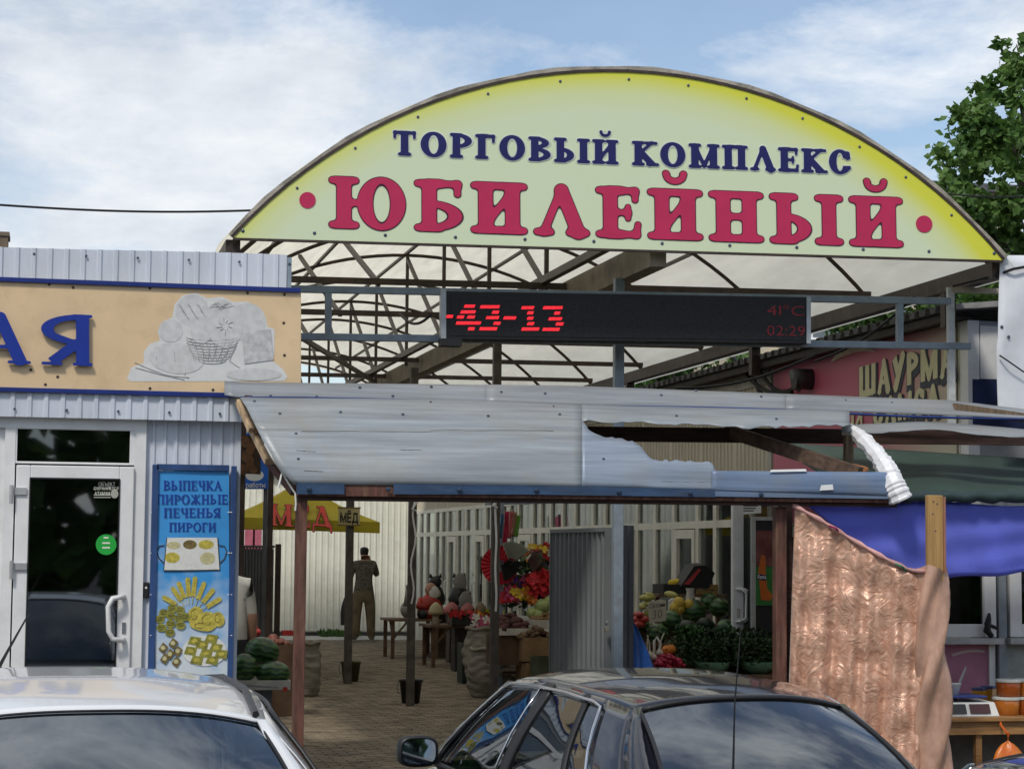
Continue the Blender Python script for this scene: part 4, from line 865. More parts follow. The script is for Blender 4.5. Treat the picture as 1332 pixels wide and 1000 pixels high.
# lower sheets: left edge cut at a slant
def lx(y): return float(np.interp(y, [512, 530, 575, 610, 634], [309, 321, 343, 364, 386]))
def slant(x0, x1, n, y0f, y1f, k, mat, nm, rows, rag0=0):
    b = MB(); rr = []
    for j in range(rows+1):
        row = []
        for i in range(n+1):
            f = i/n; ya = y0f(lerp(x0, x1, f)); yb_ = y1f(lerp(x0, x1, f)); y = ya+(yb_-ya)*j/rows; xl = lx(y); row.append(aw(xl+(x1-xl)*f, y, k))
        rr.append(row)
    b.grid(rr); return b.build(nm, mat, an, smooth=True, solid=.004)
hole_t = pl([(757, 547), (860, 550), (980, 556), (1105, 553)])
slant(320, 757, 36, lambda x: yseam(x)-1, lambda x: 560+0*x, 0, SM1, 'curved_sheet', 6)
slant(345, 757, 36, lambda x: 557+.003*(x-320), yfront, .008, SM1, 'curved_sheet', 10)
strip(X(757, 1105, 40), lambda x: yseam(x)-1, hole_t, 0, SM1, 'curved_sheet', 4, rag1=2.0)
hole_b = pl([(757, 548), (768, 561), (782, 566), (800, 570), (822, 574), (836, 582), (842, 592), (851, 598), (925, 600), (931, 612), (1160, 614)])
strip(X(757, 931, 40), hole_b, yfront, .009, SM2, 'curved_sheet', 8, rag0=1.8)
strip(X(926, 1166, 30), lambda x: 612+.008*(x-930), yfront, .017, SM3, 'curved_sheet', 6)
lowt = pl([(1095, 553), (1200, 552), (1345, 560)]); 
def lowf(x, y, k=0.0): return atY(x, y, 13.5-.012*(y-552)-k+.012*math.sin(x*.05))
strip(X(1095, 1345, 24), lambda x: lowt(x)-4*math.sin((x-1095)/250*3), lambda x: lowt(x)+8+2*math.sin(x*.04), 0, SMT, 'sagging_sheet', 3, rag1=.8, fn=lowf)
# flashing board along the front, with bolts
FL = M('dark_blue_flashing', (.045, .085, .16), .4, metal=.2, var=.25, scale=5, stretch=(1, 4, 4), dirt=.4, dscale=6)
yfl0 = pl([(386, 627), (690, 630), (1172, 640)]); yfl1 = pl([(386, 642.5), (690, 643), (1172, 650)])
strip(X(386, 448, 6), lambda x: yfl0(x)+1, yfl1, 0, FL, 'flashing', 2, fn=ff); strip(X(512, 930, 24), lambda x: yfl0(x)+1, yfl1, 0, FL, 'flashing', 2, fn=ff)
strip(X(928, 1172, 14), lambda x: yfl0(x)-2, lambda x: yfl1(x)-1, -.004, SM3, 'flashing', 2, fn=ff)
A, B = atY(386, 637, YA1+.03), atY(1165, 647, YA1+.03)
b = MB(); b.bar(A, B, .06, .075); b.build('front_beam', REDWOOD, an, bevel=.004)
b = MB(); A2, B2 = atY(386, 646, YA1+.06), atY(1165, 655, YA1+.06); b.bar(A2+Vector((0, 0, -.0)), B2, .05, .045); b.build('front_beam', M('dark_brown_timber', (.05, .025, .018), .7, var=.4, stretch=(1, 8, 8)), an)
for x in (402, 505, 598, 698, 805, 898, 990):
    s_ = MB(); screw(s_, ff(x, (yfl0(x)+yfl1(x))/2+1, .004), r=.016, h=.016); s_.build('bolt', M('blue_bolt', (.05, .08, .13), .35, metal=.5), an, smooth=False)
for (x, y) in ((364, 538), (443, 536), (524, 539), (635, 541), (728, 539), (385, 564), (388, 597), (785, 597), (331, 522), (412, 516), (511, 515), (561, 503), (652, 510), (709, 512), (860, 514), (905, 508), (352, 515), (468, 504), (990, 516), (1100, 521), (1160, 524), (1010, 545), (880, 541)):
    f_ = topf if y < yseam(x) else aw; p = f_(x, y, .004); s_ = MB(); screw(s_, p, (0, -.8, .6), .010, .008); s_.build('screw', SCREW, an)
# dark laps and scratches in the sheet
rng = random.Random(6)
for (x0, x1, y0, y1) in ((392, 560, 560.5, 561.5), (560, 720, 559.5, 560), (385, 410, 586, 587.5), (395, 420, 612, 613), (520, 548, 585, 585.5), (860, 925, 626, 627)):
    b = MB(); b.tube([aw(lerp(x0, x1, k/10), lerp(y0, y1, k/10)+.4*rng.uniform(-1, 1), .0085) for k in range(11)], [.0010+.0016*rng.random() for k in range(11)], 4); b.build('scratch', M('scratch_dark', (.15, .14, .12), .8), an)
# arc of white tape over the right end
b = MB(); ps = [(1104, 560), (1118, 568), (1132, 581), (1145, 597), (1156, 615), (1163, 630), (1172, 650)]; pts = []
for i in range(61):
    f = i/60*(len(ps)-1); k_ = min(int(f), len(ps)-2); q = f-k_; x = lerp(ps[k_][0], ps[k_+1][0], q); y = lerp(ps[k_][1], ps[k_+1][1], q); Y = 13.55-.75*math.sin(i/60*math.pi/2); pts.append(atY(x, y, Y))
random.seed(2)
b.tube(pts, [.040+.016*random.random()+.03*(i/60) for i in range(61)], 9); b.build('taped_edge', M('white_tape', (.75, .75, .76), .3, var=.12, scale=14, bump=.7, bscale=18), an)
# torn white labels
for (x, y, w_, h_, r_) in ((1075, 634, 9, 4, .02), (1025, 612, 24, 2, 0)):
    b = MB(); q = [aw(x-w_, y+h_, .03), aw(x+w_, y+h_-1, .03), aw(x+w_-1, y-h_, .03), aw(x-w_+2, y-h_+1, .03)]; b.prism(q, (0, -.003, .001)); b.build('paper_scrap', WHITE, an)
# timbers under the sheet
b = MB(); b.bar(atY(330, 560, 13.68), atY(1345, 570, 13.68), .07, .10); b.build('rear_beam', M('dark_brown_timber', (.05, .025, .018), .7), an)
b = MB(); b.bar(atY(945, 560, 13.7), atY(1118, 616, 12.95), .07, .09); b.build('brace', M('brown_brace', (.10, .06, .04), .7, var=.4, stretch=(1, 5, 5)), an)
b = MB(); b.bar(atY(1104, 566, 13.4), atY(1103, 612, 13.4), .055, .055); b.build('strut', TIMBER, an)
for k in range(4):
    b = MB(); c_ = atY(1113+k*2, 609+k*.7, 13.05); b.tube([c_+Vector((.05*math.cos(a), .03*math.sin(a), .05*math.sin(a)*.4+.002*a)) for a in [j*.63 for j in range(11)]], .010, 5); b.build('rope_coil', M('orange_rope', (.32, .13, .05), .8), an)
for (x0, y0, x1, y1, m_, w_) in ((313, 522, 330, 560, M('split_raw_timber', (.50, .36, .22), .8, var=.35, bump=.6, stretch=(5, 5, 1)), .07), (330, 556, 352, 600, M('split_raw_timber', (.5, .36, .22)), .075), (353, 600, 386, 640, REDWOOD, .08), (322, 516, 345, 568, M('dark_brown_timber', (.05, .025, .018)), .06)):
    b = MB(); A, B = atY(x0, y0, YA0-.02), atY(x1, y1, lerp(YA0, YA1, .6 if y1 > 590 else .3)+.03); b.bar(A, B, w_, w_*.6); b.build('end_rafter', m_, an, bevel=.004)
RAF = M('dark_brown_timber', (.05, .025, .018))
for x in (560, 720):
    pts = [aw(x, yseam(x)+6+(yfront(x)-yseam(x)-8)*f, -.09) for f in (0, .15, .3, .5, .7, .85, 1)]
    for q in range(6): pass
    b = MB(); b.tube(pts, .022, 4); b.build('rafter', RAF, an)
# posts
def post(px, Y, z1, wd, mat, dp=None):
    x = atY(px, 780, Y).x; b = MB(); b.box(x-wd/2, x+wd/2, Y-(dp or wd)/2, Y+(dp or wd)/2, -.14 if Y < 11.7 else -.02, z1); return b.build('post', mat, an, bevel=.005)
zf_ = atY(400, 645, 12.88).z
post(390, 12.90, zf_, .068, REDWOOD); post(1014, 12.95, atY(1014, 655, 12.95).z, .075, REDWOOD); post(1025, 13.03, atY(1014, 657, 13.03).z, .05, RAF)
# string round the post head
b = MB(); c_ = atY(1012, 657, 12.9); b.tube([c_+Vector((-.05+.02*k, -.02*math.sin(k), .008*math.cos(k*2))) for k in range(12)], .007, 5); b.build('string', M('white_string', (.7, .7, .65), .8), an)
for pxs in ([(344, 577), (354, 595), (366, 612), (374, 626), (383, 640)], [(372, 600), (366, 618), (362, 634)], [(384, 640), (385, 655), (384, 664)]):
    b = MB(); b.tube([atY(x, y, 12.86) for x, y in pxs], .007, 5); b.build('string', M('white_string', (.7, .7, .65), .8), an)

# ------------------------------------------------------------------ curtain, tarpaulins and wooden prop on the right
YW = 12.55
x_ = atY(1216, 800, YW).x
wp = thing('timber_prop', 'pale yellow timber prop standing at right end of peach curtain', 'post', (x_, YW, 0))
b = MB(); zt2 = atY(1216, 644, YW).z; b.box(x_-.052, x_+.052, YW-.025, YW+.025, -.02, zt2); b.build('plank', YTIMBER, wp, bevel=.004)
b = MB(); b.box(x_+.0525, x_+.068, YW-.03, YW+.02, atY(1216, 745, YW).z, zt2-.01); b.build('edge_lath', M('reddish_lath', (.3, .14, .09), .7), wp)
for (dx_, yy) in ((-.01, 652), (.015, 655), (-.015, 668), (.005, 690)):
    b = MB(); p = atY(1216, yy, YW-.026); screw(b, p+Vector((dx_, 0, 0)), r=.005, h=.003); b.build('nail', SCREW, wp)
m = bpy.data.materials.new('peach_satin'); m.use_nodes = True; t = m.node_tree; pb = t.nodes['Principled BSDF']
pb.inputs['Roughness'].default_value = .36; pb.inputs['Specular IOR Level'].default_value = .6; pb.inputs['Sheen Weight'].default_value = .3; pb.inputs['Metallic'].default_value = .28
tcn = N(t, 'ShaderNodeTexCoord'); nA = N(t, 'ShaderNodeTexNoise', Scale=9.0, Detail=5.0, Distortion=2.4); lk(t, tcn.outputs['Object'], nA.inputs['Vector'])
wv = N(t, 'ShaderNodeTexWave', Scale=1.6, Distortion=20.0, Detail=3.0); wv.inputs['Detail Scale'].default_value = 1.6; lk(t, tcn.outputs['Object'], wv.inputs['Vector'])
rp = N(t, 'ShaderNodeValToRGB'); lk(t, nA.outputs['Fac'], rp.inputs[0]); rp.color_ramp.elements[0].position = .36; rp.color_ramp.elements[0].color = (.50, .26, .165, 1); rp.color_ramp.elements[1].position = .66; rp.color_ramp.elements[1].color = (.70, .43, .30, 1); lk(t, rp.outputs[0], pb.inputs['Base Color'])
rr_ = N(t, 'ShaderNodeMapRange'); rr_.inputs[3].default_value = .55; rr_.inputs[4].default_value = .25; lk(t, nA.outputs['Fac'], rr_.inputs[0]); lk(t, rr_.outputs[0], pb.inputs['Roughness'])
sm = N(t, 'ShaderNodeMath', operation='MULTIPLY_ADD'); lk(t, nA.outputs['Fac'], sm.inputs[0]); sm.inputs[1].default_value = 2.6; wq = N(t, 'ShaderNodeMath', operation='MULTIPLY'); lk(t, wv.outputs['Fac'], wq.inputs[0]); wq.inputs[1].default_value = .45; lk(t, wq.outputs[0], sm.inputs[2])
bp = N(t, 'ShaderNodeBump', Strength=.5, Distance=.012); lk(t, sm.outputs[0], bp.inputs['Height']); lk(t, bp.outputs[0], pb.inputs['Normal']); SATIN = m
ct = thing('curtain', 'peach satin floral curtain hanging from slanted cord to timber prop', 'curtain', (atY(1110, 900, 12.7).x, 12.7, 0))
tope = pl([(0, 657), (.2, 676), (.45, 703), (.7, 728), (.88, 743), (1, 744)])
b = MB(); rows = []; NX, NZ = 90, 60
rng = random.Random(9); ph = [rng.uniform(0, 6) for _ in range(6)]
for j in range(NZ+1):
    v = j/NZ; row = []
    for i in range(NX+1):
        u = i/NX; xt = lerp(1034, 1206, u); xb2 = lerp(1022, 1200, u); yt = tope(u); y = lerp(yt, 1090, v); x = lerp(xt, xb2, min(1, v*1.2)); Y = lerp(12.88, YW+.0, u)
        amp = .010+.030*min(1, v*1.6)
        d = amp*(math.sin(u*34+ph[0]+v*1.4)*.5+math.sin(u*19+ph[1]-v*2)*.6+.35*math.sin(u*61+ph[2]+v*3))+.012*math.sin(v*26+u*9+ph[3])*math.sin(u*13+ph[4])+.010*math.sin(v*41-u*17)*math.sin(u*23+v*7)
        row.append(atY(x, y, Y+d))
    rows.append(row)
b.grid(rows); b.build('cloth_panel', SATIN, ct, smooth=True, solid=.002, off=0)
# cloth wrapped round the prop
b = MB(); rows = []
for j in range(51):
    v = j/50; z = lerp(atY(1214, 738, YW).z, .02, v); row = []
    tw = v*2.2; cx = x_-.012-.01*math.sin(v*5)
    for i in range(33):
        a = 2*math.pi*i/32; rx = .088+.022*math.sin(a*3+v*17)+.010*math.sin(a*5+v*29)+.03*v; ry = .062+.022*math.sin(a*3+v*17+.5)+.008*math.sin(a*7+v*33)
        row.append(Vector((cx+rx*math.cos(a), YW+ry*math.sin(a), z+.02*math.sin(a*2+v*4))))
    rows.append(row)
b.grid(rows); b.build('wrapped_cloth', M('pale_satin', (.52, .31, .22), .36, var=.3, scale=5, metal=.2, bump=.8, bscale=7, stretch=(1, 1, .6)), ct, smooth=True)
b = MB(); b.tube([atY(lerp(1030, 1206, k/20), tope(k/20)-1.2, lerp(12.87, YW-.02, k/20)) for k in range(21)], [.014+.005*math.sin(k*2.1) for k in range(21)], 7); b.build('hem', M('pink_hem', (.55, .30, .27), .5, var=.3), ct, smooth=True)
for u in (.30, .8): 
    b = MB(); c_ = atY(lerp(1034, 1206, u), tope(u), lerp(12.85, YW-.03, u)); b.tube([c_+Vector((-.04, 0, .015)), c_+Vector((0, -.02, 0)), c_+Vector((.04, 0, -.03))], .007, 5); b.build('cord_tie', M('green_cord', (.05, .2, .12), .6) if u > .5 else M('magenta_cord', (.3, .02, .1), .6), ct)
tb = thing('tarpaulin', 'bright blue tarpaulin hung behind peach curtain', 'tarpaulin', (atY(1240, 720, 13).x, 13.1, 1.5))
b = MB(); rows = []
for j in range(17):
    v = j/16; row = []
    for i in range(41):
        u = i/40; x = lerp(1046+150*v*.9, 1360, u); y = lerp(655+3*math.sin(u*9), lerp(757, 742, u)+2*math.sin(u*12), v); row.append(atY(x, y, 12.94+.06*v+.012*math.sin(u*21+v*3)*v+.006*math.sin(v*17+u*5)))
    rows.append(row)
b.grid(rows); b.build('blue_sheet', M('blue_tarpaulin', (.24, .29, .92), .42, var=.07, scale=3, bump=.25, bscale=9, trans=.45), tb, smooth=True, solid=.002)
gt = thing('tarpaulin', 'dark green tarpaulin sagging under right end of awning', 'tarpaulin', (atY(1240, 620, 13).x, 13.5, 2.1))
b = MB(); rows = []
for j in range(21):
    v = j/20; row = []
    for i in range(41):
        u = i/40; xr = lerp(1000, 1370, u); yr = lerp(574, 598, u); xf = lerp(1128, 1370, u); yf2 = lerp(648, 651, u); x = lerp(xr, xf, v); y = lerp(yr, yf2, v)+10*math.sin(v*math.pi)*(.3+u*.3)
        row.append(atY(x, y, lerp(14.3, 12.92, v)+.03*math.sin(u*15+v*6)*math.sin(v*math.pi)))
    rows.append(row)
b.grid(rows); b.build('green_sheet', M('green_tarpaulin', (.035, .06, .05), .5, var=.2, scale=2, bump=.3, bscale=6), gt, smooth=True, solid=.002)
b = MB(); b.tube([atY(lerp(1170, 1370, k/20), 646+.02*k+1.2*math.sin(k*1.7), 12.9) for k in range(21)], [.040+.006*math.sin(k*2.3) for k in range(21)], 8); b.build('rolled_hem', M('green_hem', (.025, .045, .045), .45, bump=.4, bscale=20), gt, smooth=True)
# white sheet high on the right, over the neighbouring kiosk
wsx = thing('white_cover', 'white plastic cover stretched over kiosk front at right edge', 'cover', (atY(1400, 440, 13.85).x, 13.85, 2.7))
b = MB(); rows = []
for j in range(19):
    v = j/18; row = []
    for i in range(31):
        u = i/30; x = lerp(1301-3*math.sin(v*3)-2*(v > .5), 1620, u); y = lerp(332+4*u, 546+5*u, v); row.append(atY(x, y, 13.85+.012*math.sin(u*23+v*8)+.012*math.sin(v*11+u*31)*.6))
    rows.append(row)
b.grid(rows); b.build('plastic_sheet', M('white_plastic_sheet', (.68, .70, .73), .35, var=.06, bump=.5, bscale=5), wsx, smooth=True, solid=.004)
b = MB(); A = atY(1300, 440, 13.9); b.box(A.x+.55, A.x+2.4, 13.9, 14.6, atY(1400, 540, 13.9).z, atY(1400, 342, 13.9).z); b.build('kiosk_box', M('blue_box_paint', (.05, .09, .25), .5), wsx)
b = MB(); b.tube([atY(1300, 462, 13.82), atY(1312, 470, 13.80), atY(1332, 484, 13.80)], .006, 5); b.build('cord', BLACK, wsx)
b = MB(); b.tube([atY(1240, 372, 14.3), atY(1296, 358, 13.9), atY(1318, 350, 13.82), atY(1340, 346, 13.8)], .011, 5); b.build('cable', BLACK, wsx)
for p_ in ((1304, 536), (1312, 438), (1303, 425)):
    s_ = MB(); screw(s_, atY(*p_, 13.83), r=.012); s_.build('eyelet', SCREW, wsx)
b = MB(); b.box(atY(1300, 800, 13.9).x+.5, atY(1300, 800, 13.9).x+.6, 13.95, 14.05, 0, 3.0); b.build('support_post', DKGREY, wsx)
# bluish rim under it
b = MB(); b.bar(atY(1240, 530, 13.66), atY(1345, 545, 13.66), .05, .06); b.build('tie_beam', TIMBER, an)

# ------------------------------------------------------------------ honey stall
YT0, YT1, ZT = 13.35, 14.15, .60
X0t = atY(1222, 925, YT0).x
tbx = thing('stall_table', 'wooden honey stall table behind the curtain at right', 'table', (X0t+1, 13.7, 0))
WOODT = M('varnished_table_wood', (.30, .16, .06), .45, var=.3, stretch=(1, 8, 8))
b = MB(); b.box(X0t-.3, X0t+2.2, YT0, YT1, ZT-.03, ZT); b.build('table_top', WOODT, tbx, bevel=.004)
b = MB(); b.box(X0t-.28, X0t+2.18, YT0+.03, YT0+.05, ZT-.12, ZT-.031); b.build('apron', WOODT, tbx)
for xx_ in (X0t-.25, X0t+.29, X0t+2.1):
    for y_ in (YT0+.05, YT1-.1): b = MB(); b.box(xx_, xx_+.045, y_, y_+.045, 0, ZT-.031); b.build('leg', WOODT, tbx)
b = MB(); b.box(X0t-.2, X0t+2.1, YT0+.45, YT0+.47, .05, ZT-.04); b.build('back_panel', M('grey_board', (.16, .15, .14), .8, var=.3), tbx)
scl = thing('shop_scale', 'white electronic shop scale with blue pan on honey stall table', 'scale', (atY(1260, 910, YT0+.1).x, YT0+.1, ZT))
A, B = atY(1225, 922, YT0+.1), atY(1293, 905, YT0+.1)
b = MB(); b.add([(A.x, YT0+.05, ZT+.001), (B.x+.02, YT0+.05, ZT+.001), (B.x+.02, YT0+.35, ZT+.001), (A.x, YT0+.35, ZT+.001), (A.x, YT0+.09, ZT+.095), (B.x, YT0+.09, ZT+.095), (B.x, YT0+.35, ZT+.105), (A.x, YT0+.35, ZT+.105)], [(0, 3, 2, 1), (4, 5, 6, 7), (0, 1, 5, 4), (1, 2, 6, 5), (2, 3, 7, 6), (3, 0, 4, 7)]); b.build('body', M('scale_white', (.66, .66, .62), .4), scl, bevel=.006)
for x0, x1, c in ((1227, 1257, (.03, .03, .03)), (1262, 1288, (.06, .02, .02))):
    a_, c_ = atY(x0, 918, YT0+.06).x, atY(x1, 918, YT0+.06).x; b = MB(); b.prism([(a_, YT0+.052, ZT+.022), (c_, YT0+.052, ZT+.022), (c_, YT0+.082, ZT+.082), (a_, YT0+.082, ZT+.082)], (0, -.006, .003)); b.build('display', M('scale_display_%d' % x0, c, .25), scl)
b = MB(); b.box(A.x-.03, B.x-.06, YT0+.08, YT0+.38, ZT+.125, ZT+.14); b.box(A.x+.1, A.x+.16, YT0+.2, YT0+.26, ZT+.1, ZT+.125); b.build('pan', M('blue_pan', (.03, .05, .20), .4), scl, bevel=.004)
# containers
HON = [M('honey_amber', (.42, .13, .015), .15, var=.15, spec=.6), M('honey_gold', (.48, .24, .03), .15, var=.15, spec=.6), M('honey_dark', (.30, .07, .012), .15, var=.15)]
LID = M('tub_lid', (.6, .6, .55), .35)
def tub(px, py, Y, r, h, mi, z, label, sq=False):
    x = atY(px, py, Y).x; o = thing('honey_tub', label, 'tub', (x, Y, z), 'honey tubs on the stall table'); b = MB()
    n_ = 4 if sq else 18
    b.lathe([(r*.86, .001), (r*.9, .004), (r, h*.97), (r*.97, h)], n_, (x, Y, z)); b.build('tub_body', HON[mi], o, smooth=not sq); b = MB(); b.lathe([(r*1.05, h+.001), (r*1.06, h+.016), (r*.9, h+.02)], n_, (x, Y, z)); b.build('lid', LID if not sq else M('blue_lid', (.05, .06, .16), .4), o)
tub(1309, 905, YT0+.2, .095, .105, 0, ZT, 'large amber honey tub, lower left of the stacked tubs'); tub(1312, 892, YT0+.2, .088, .10, 2, ZT+.127, 'dark honey tub stacked on the large amber tub')
tub(1335, 905, YT0+.22, .095, .105, 2, ZT, 'honey tub at right edge, bottom of its stack'); tub(1336, 885, YT0+.22, .09, .10, 0, ZT+.127, 'honey tub at right edge, top of its stack')
tub(1274, 895, YT0+.5, .06, .15, 1, ZT, 'small golden honey jar behind the scale', True); tub(1286, 895, YT0+.52, .06, .16, 1, ZT, 'golden honey jar with dark lid between scale and tubs', True)
o = thing('plastic_tub', 'small white tub of knives standing on blue scale pan', 'tub', (atY(1236, 880, YT0+.2).x, YT0+.2, ZT+.141)); x = o.location.x
b = MB(); b.lathe([(.055, 0), (.075, .075), (.08, .08)], 16, (x, YT0+.2, ZT+.141)); b.build('tub_body', M('translucent_white', (.62, .62, .58), .3), o, smooth=True)
b = MB(); b.prism([(x+.05, YT0+.2, ZT+.2), (x+.075, YT0+.2, ZT+.2), (x+.125, YT0+.2, ZT+.33), (x+.118, YT0+.2, ZT+.335)], (0, .004, 0)); b.build('knife', M('steel_blade', (.6, .6, .62), .25, metal=.8), o)
bg_ = thing('shopping_bag', 'orange and yellow plastic bag hanging under honey stall table', 'bag', (atY(1308, 980, YT0-.05).x, YT0-.02, .2)); x = bg_.location.x
b = MB(); prof = []; rng = random.Random(4)
for j in range(13):
    v = j/12; z = .20+v*.30; r0 = .12*math.sin(min(1, .25+v*.9)*math.pi)**.7 if v < .95 else .02
    prof.append([(x+(r0+.02*math.sin(a*5+v*6)*(1-v))*math.cos(a), YT0-.09+(r0*.5+.01*math.sin(a*4))*math.sin(a), z) for a in [2*math.pi*i/24 for i in range(25)]])
b.grid(prof); b.build('bag_body', M('orange_plastic_bag', (.62, .10, .02), .35, c2=(.65, .34, .03), scale=4, bump=.4, bscale=12), bg_, smooth=True)
b = MB(); b.tube([(x, YT0-.09, .49), (x-.02, YT0-.02, ZT-.05), (x, YT0+.02, ZT-.03)], .008, 5); b.build('handle', M('orange_handle', (.6, .12, .02), .4), bg_)
# ------------------------------------------------------------------ parked cars
CHROME = M('chrome_trim', (.7, .7, .7), .18, metal=1); TRIM = M('black_trim', (.015, .015, .016), .45)
TYRE = M('tyre_rubber', (.02, .02, .02), .85); RIM = M('alloy_rim', (.45, .45, .46), .3, metal=.8); CGL = glass('car_glass', (.10, .12, .13), .17); CGS = glass('car_side_glass', (.34, .40, .40), .10)
SEAT = M('car_seat_fabric', (.05, .05, .055), .9, var=.3); TAIL = M('tail_lamp', (.25, .01, .01), .2)
def car(label, paint, loc, yaw, H=1.45, W=.855, roofw=.56, chrome=True, dz=0.0):
    root = thing('parked_car', label, 'car', (0, 0, 0), None); k = H/1.45
    zb = pl([(-1.5, .975*k), (-1.0, .955*k), (0, .93*k), (1.25, .92*k)]); wb = pl([(-1.5, .70), (-1.3, .76), (-.9, .80), (0, .82), (.8, .80), (1.25, .74)])
    zr = pl([(-.92, 1.335*k), (-.7, 1.365*k), (-.35, 1.392*k), (0.1, 1.40*k), (.4, 1.385*k), (.62, 1.35*k)]); wr = pl([(-.92, roofw-.055), (-.5, roofw), (0, roofw+.015), (.4, roofw), (.62, roofw-.03)])
    def side(yb, yt, v, s_):
        B = Vector((s_*wb(yb), yb, zb(yb))); T = Vector((s_*wr(yt), yt, zr(yt))); p = B.lerp(T, v); p.x += s_*.030*math.sin(v*math.pi); return p
    # lower body
    ys_ = [-2.20, -2.16, -2.05, -1.8, -1.5, -1.2, -.8, -.4, 0, .4, .8, 1.2, 1.5, 1.8, 2.05, 2.18, 2.22]; wv_ = pl([(-2.2, .62), (-2.05, .77), (-1.6, .83), (-.8, W), (.6, W), (1.5, .83), (2.0, .76), (2.22, .58)])
    dk = pl([(-2.2, .80*k), (-2.1, .96*k), (-1.8, 1.0*k), (-1.5, .99*k), (-1.2, .93*k), (1.15, .90*k), (1.5, .87*k), (2.0, .74*k), (2.22, .60*k)])
    rows = []
    for y in ys_:
        w_ = wv_(y); d = dk(y); e = .02 if abs(y) < 2.1 else .1; zl = .20+e
        hs = [(-w_*.90, zl), (-w_*.985, zl+.12), (-w_, lerp(zl, d, .52)), (-w_*.985, lerp(zl, d, .8)), (-w_*.94, d-.035), (-w_*.84, d), (-w_*.45, d+.02), (0, d+.028)]
        sec = hs+[(-x, z) for x, z in hs[-2::-1]]; rows.append([(x, y, z) for x, z in sec])
    b = MB(); b.grid(rows); b.add(rows[0], [tuple(range(len(rows[0])))]); b.add(rows[-1], [tuple(range(len(rows[-1])))]); body = b.build('body', paint, root, smooth=True)
    bm = bmesh.new(); bm.from_mesh(body.data); bmesh.ops.remove_doubles(bm, verts=bm.verts, dist=.0005); bmesh.ops.recalc_face_normals(bm, faces=bm.faces); bm.to_mesh(body.data); bm.free()
    q = body.modifiers.new('s', 'SUBSURF'); q.levels = q.render_levels = 2
    # roof skin
    rows = []; n = 26
    for i in range(n+1):
        y = lerp(-.92, .62, i/n); w_ = wr(y); bow = -.05*((i/n*2-1)**2); row = []
        for j in range(21):
            f = j/20*2-1; row.append((w_*f, y+(1-f*f)*(-.06 if i == 0 else (-.06*(1-i/4) if i < 4 else (.08*(i-n+5)/5 if i > n-5 else 0))), zr(y)+.052*(1-abs(f)**2.6)))
        rows.append(row)
    b = MB(); b.grid(rows); b.build('roof', paint, root, smooth=True, solid=.01)
    roofrear, rooffront = rows[0], rows[-1]
    # side panels: pillars and windows
    colsd = [(1.30, .62), (1.14, .53), (.0, -.06), (-.10, -.15), (-.80, -.52), (-.84, -.56), (-1.10, -.70), (-1.42, -.92)]
    for s_ in (-1, 1):
        def patch(a, c, v0, v1, nm, mat, par, off=0.0, sol=0, nu=6, nv=8):
            b = MB(); rr = []
            for i in range(nv+1):
                v = lerp(v0, v1, i/nv); rr.append([side(lerp(a[0], c[0], j/nu), lerp(a[1], c[1], j/nu), v, s_)+Vector((s_*off, 0, 0)) for j in range(nu+1)])
            b.grid(rr); return b.build(nm, mat, par, smooth=True, solid=sol)
        C = colsd
        patch(C[0], C[1], 0, 1, 'pillar', paint, root, 0, .02); patch(C[2], C[3], 0, 1, 'pillar', TRIM, root, .002, .02); patch(C[6], C[7], 0, 1, 'pillar', paint, root, 0, .02)
        for a, c in ((C[1], C[2]), (C[3], C[4]), (C[5], C[6])):
            patch(a, c, .02, .93, 'side_window', CGS, root, -.012); patch(a, c, .925, 1.0, 'roof_rail', paint, root, 0, .012, 10, 2)
        patch(C[4], C[5], 0, 1, 'window_divider', TRIM, root, .0, .015, 2, 8)
        pts = [side(lerp(C[1][0]+.02, C[1][1]+.02, v), lerp(C[1][0]+.02, C[1][1]+.02, v), 0, s_) for v in ()]
        pts = [side(C[1][0], C[1][1], v, s_) for v in (.0, .2, .4, .6, .8, .93)]
        pts += [side(lerp(C[1][0], C[6][0], f), lerp(C[1][1], C[6][1], f), .955, s_) for f in [i/16 for i in range(1, 16)]]
        pts += [side(C[6][0]-.02*(1-v), C[6][1], v, s_) for v in (.92, .85, .7, .5, .3, .1, 0)]
        b = MB(); b.tube([p+Vector((s_*.014, 0, 0)) for p in pts], .0085, 6); b.build('window_trim', CHROME if chrome else TRIM, root, smooth=True)
        b = MB(); b.tube([side(C[2][0]+.015, C[2][1]+.015, v, s_)+Vector((s_*.012, 0, 0)) for v in (0, .25, .5, .75, .95)], .006, 5); b.build('window_trim', CHROME if chrome else TRIM, root, smooth=True)
        b = MB(); b.tube([side(y, y, 0, s_)+Vector((s_*.012, 0, .005)) for y in (1.14, .6, .0, -.5, -1.1)], .010, 6); b.build('belt_moulding', TRIM, root, smooth=True)
        # C-pillar wrap to the rear glass, A-pillar wrap to the windscreen
        for (cc, gy0, gz0, gx0, gy1) in ((C[7], -1.56, .985*k, .60, -.945), (C[0], 1.46, .905*k, .64, .68)):
            rr = []
            for v in [i/8 for i in range(9)]:
                p = side(cc[0], cc[1], v, s_); g0 = Vector((s_*gx0, gy0, gz0)); g1 = Vector((s_*(wr(cc[1])-.035), gy1, zr(cc[1])+.012)); g_ = g0.lerp(g1, v); mid = (p+g_)/2+Vector((s_*.012, -.012 if gy0 < 0 else .012, .006)); rr.append([p, mid, g_])
            b = MB(); b.grid(rr); b.build('pillar', paint, root, smooth=True, solid=.008)
        # mirror
        mx_, my_, mz_ = s_*(wb(1.0)+.12), 1.02, zb(1.0)+.07
        b = MB(); rr = []
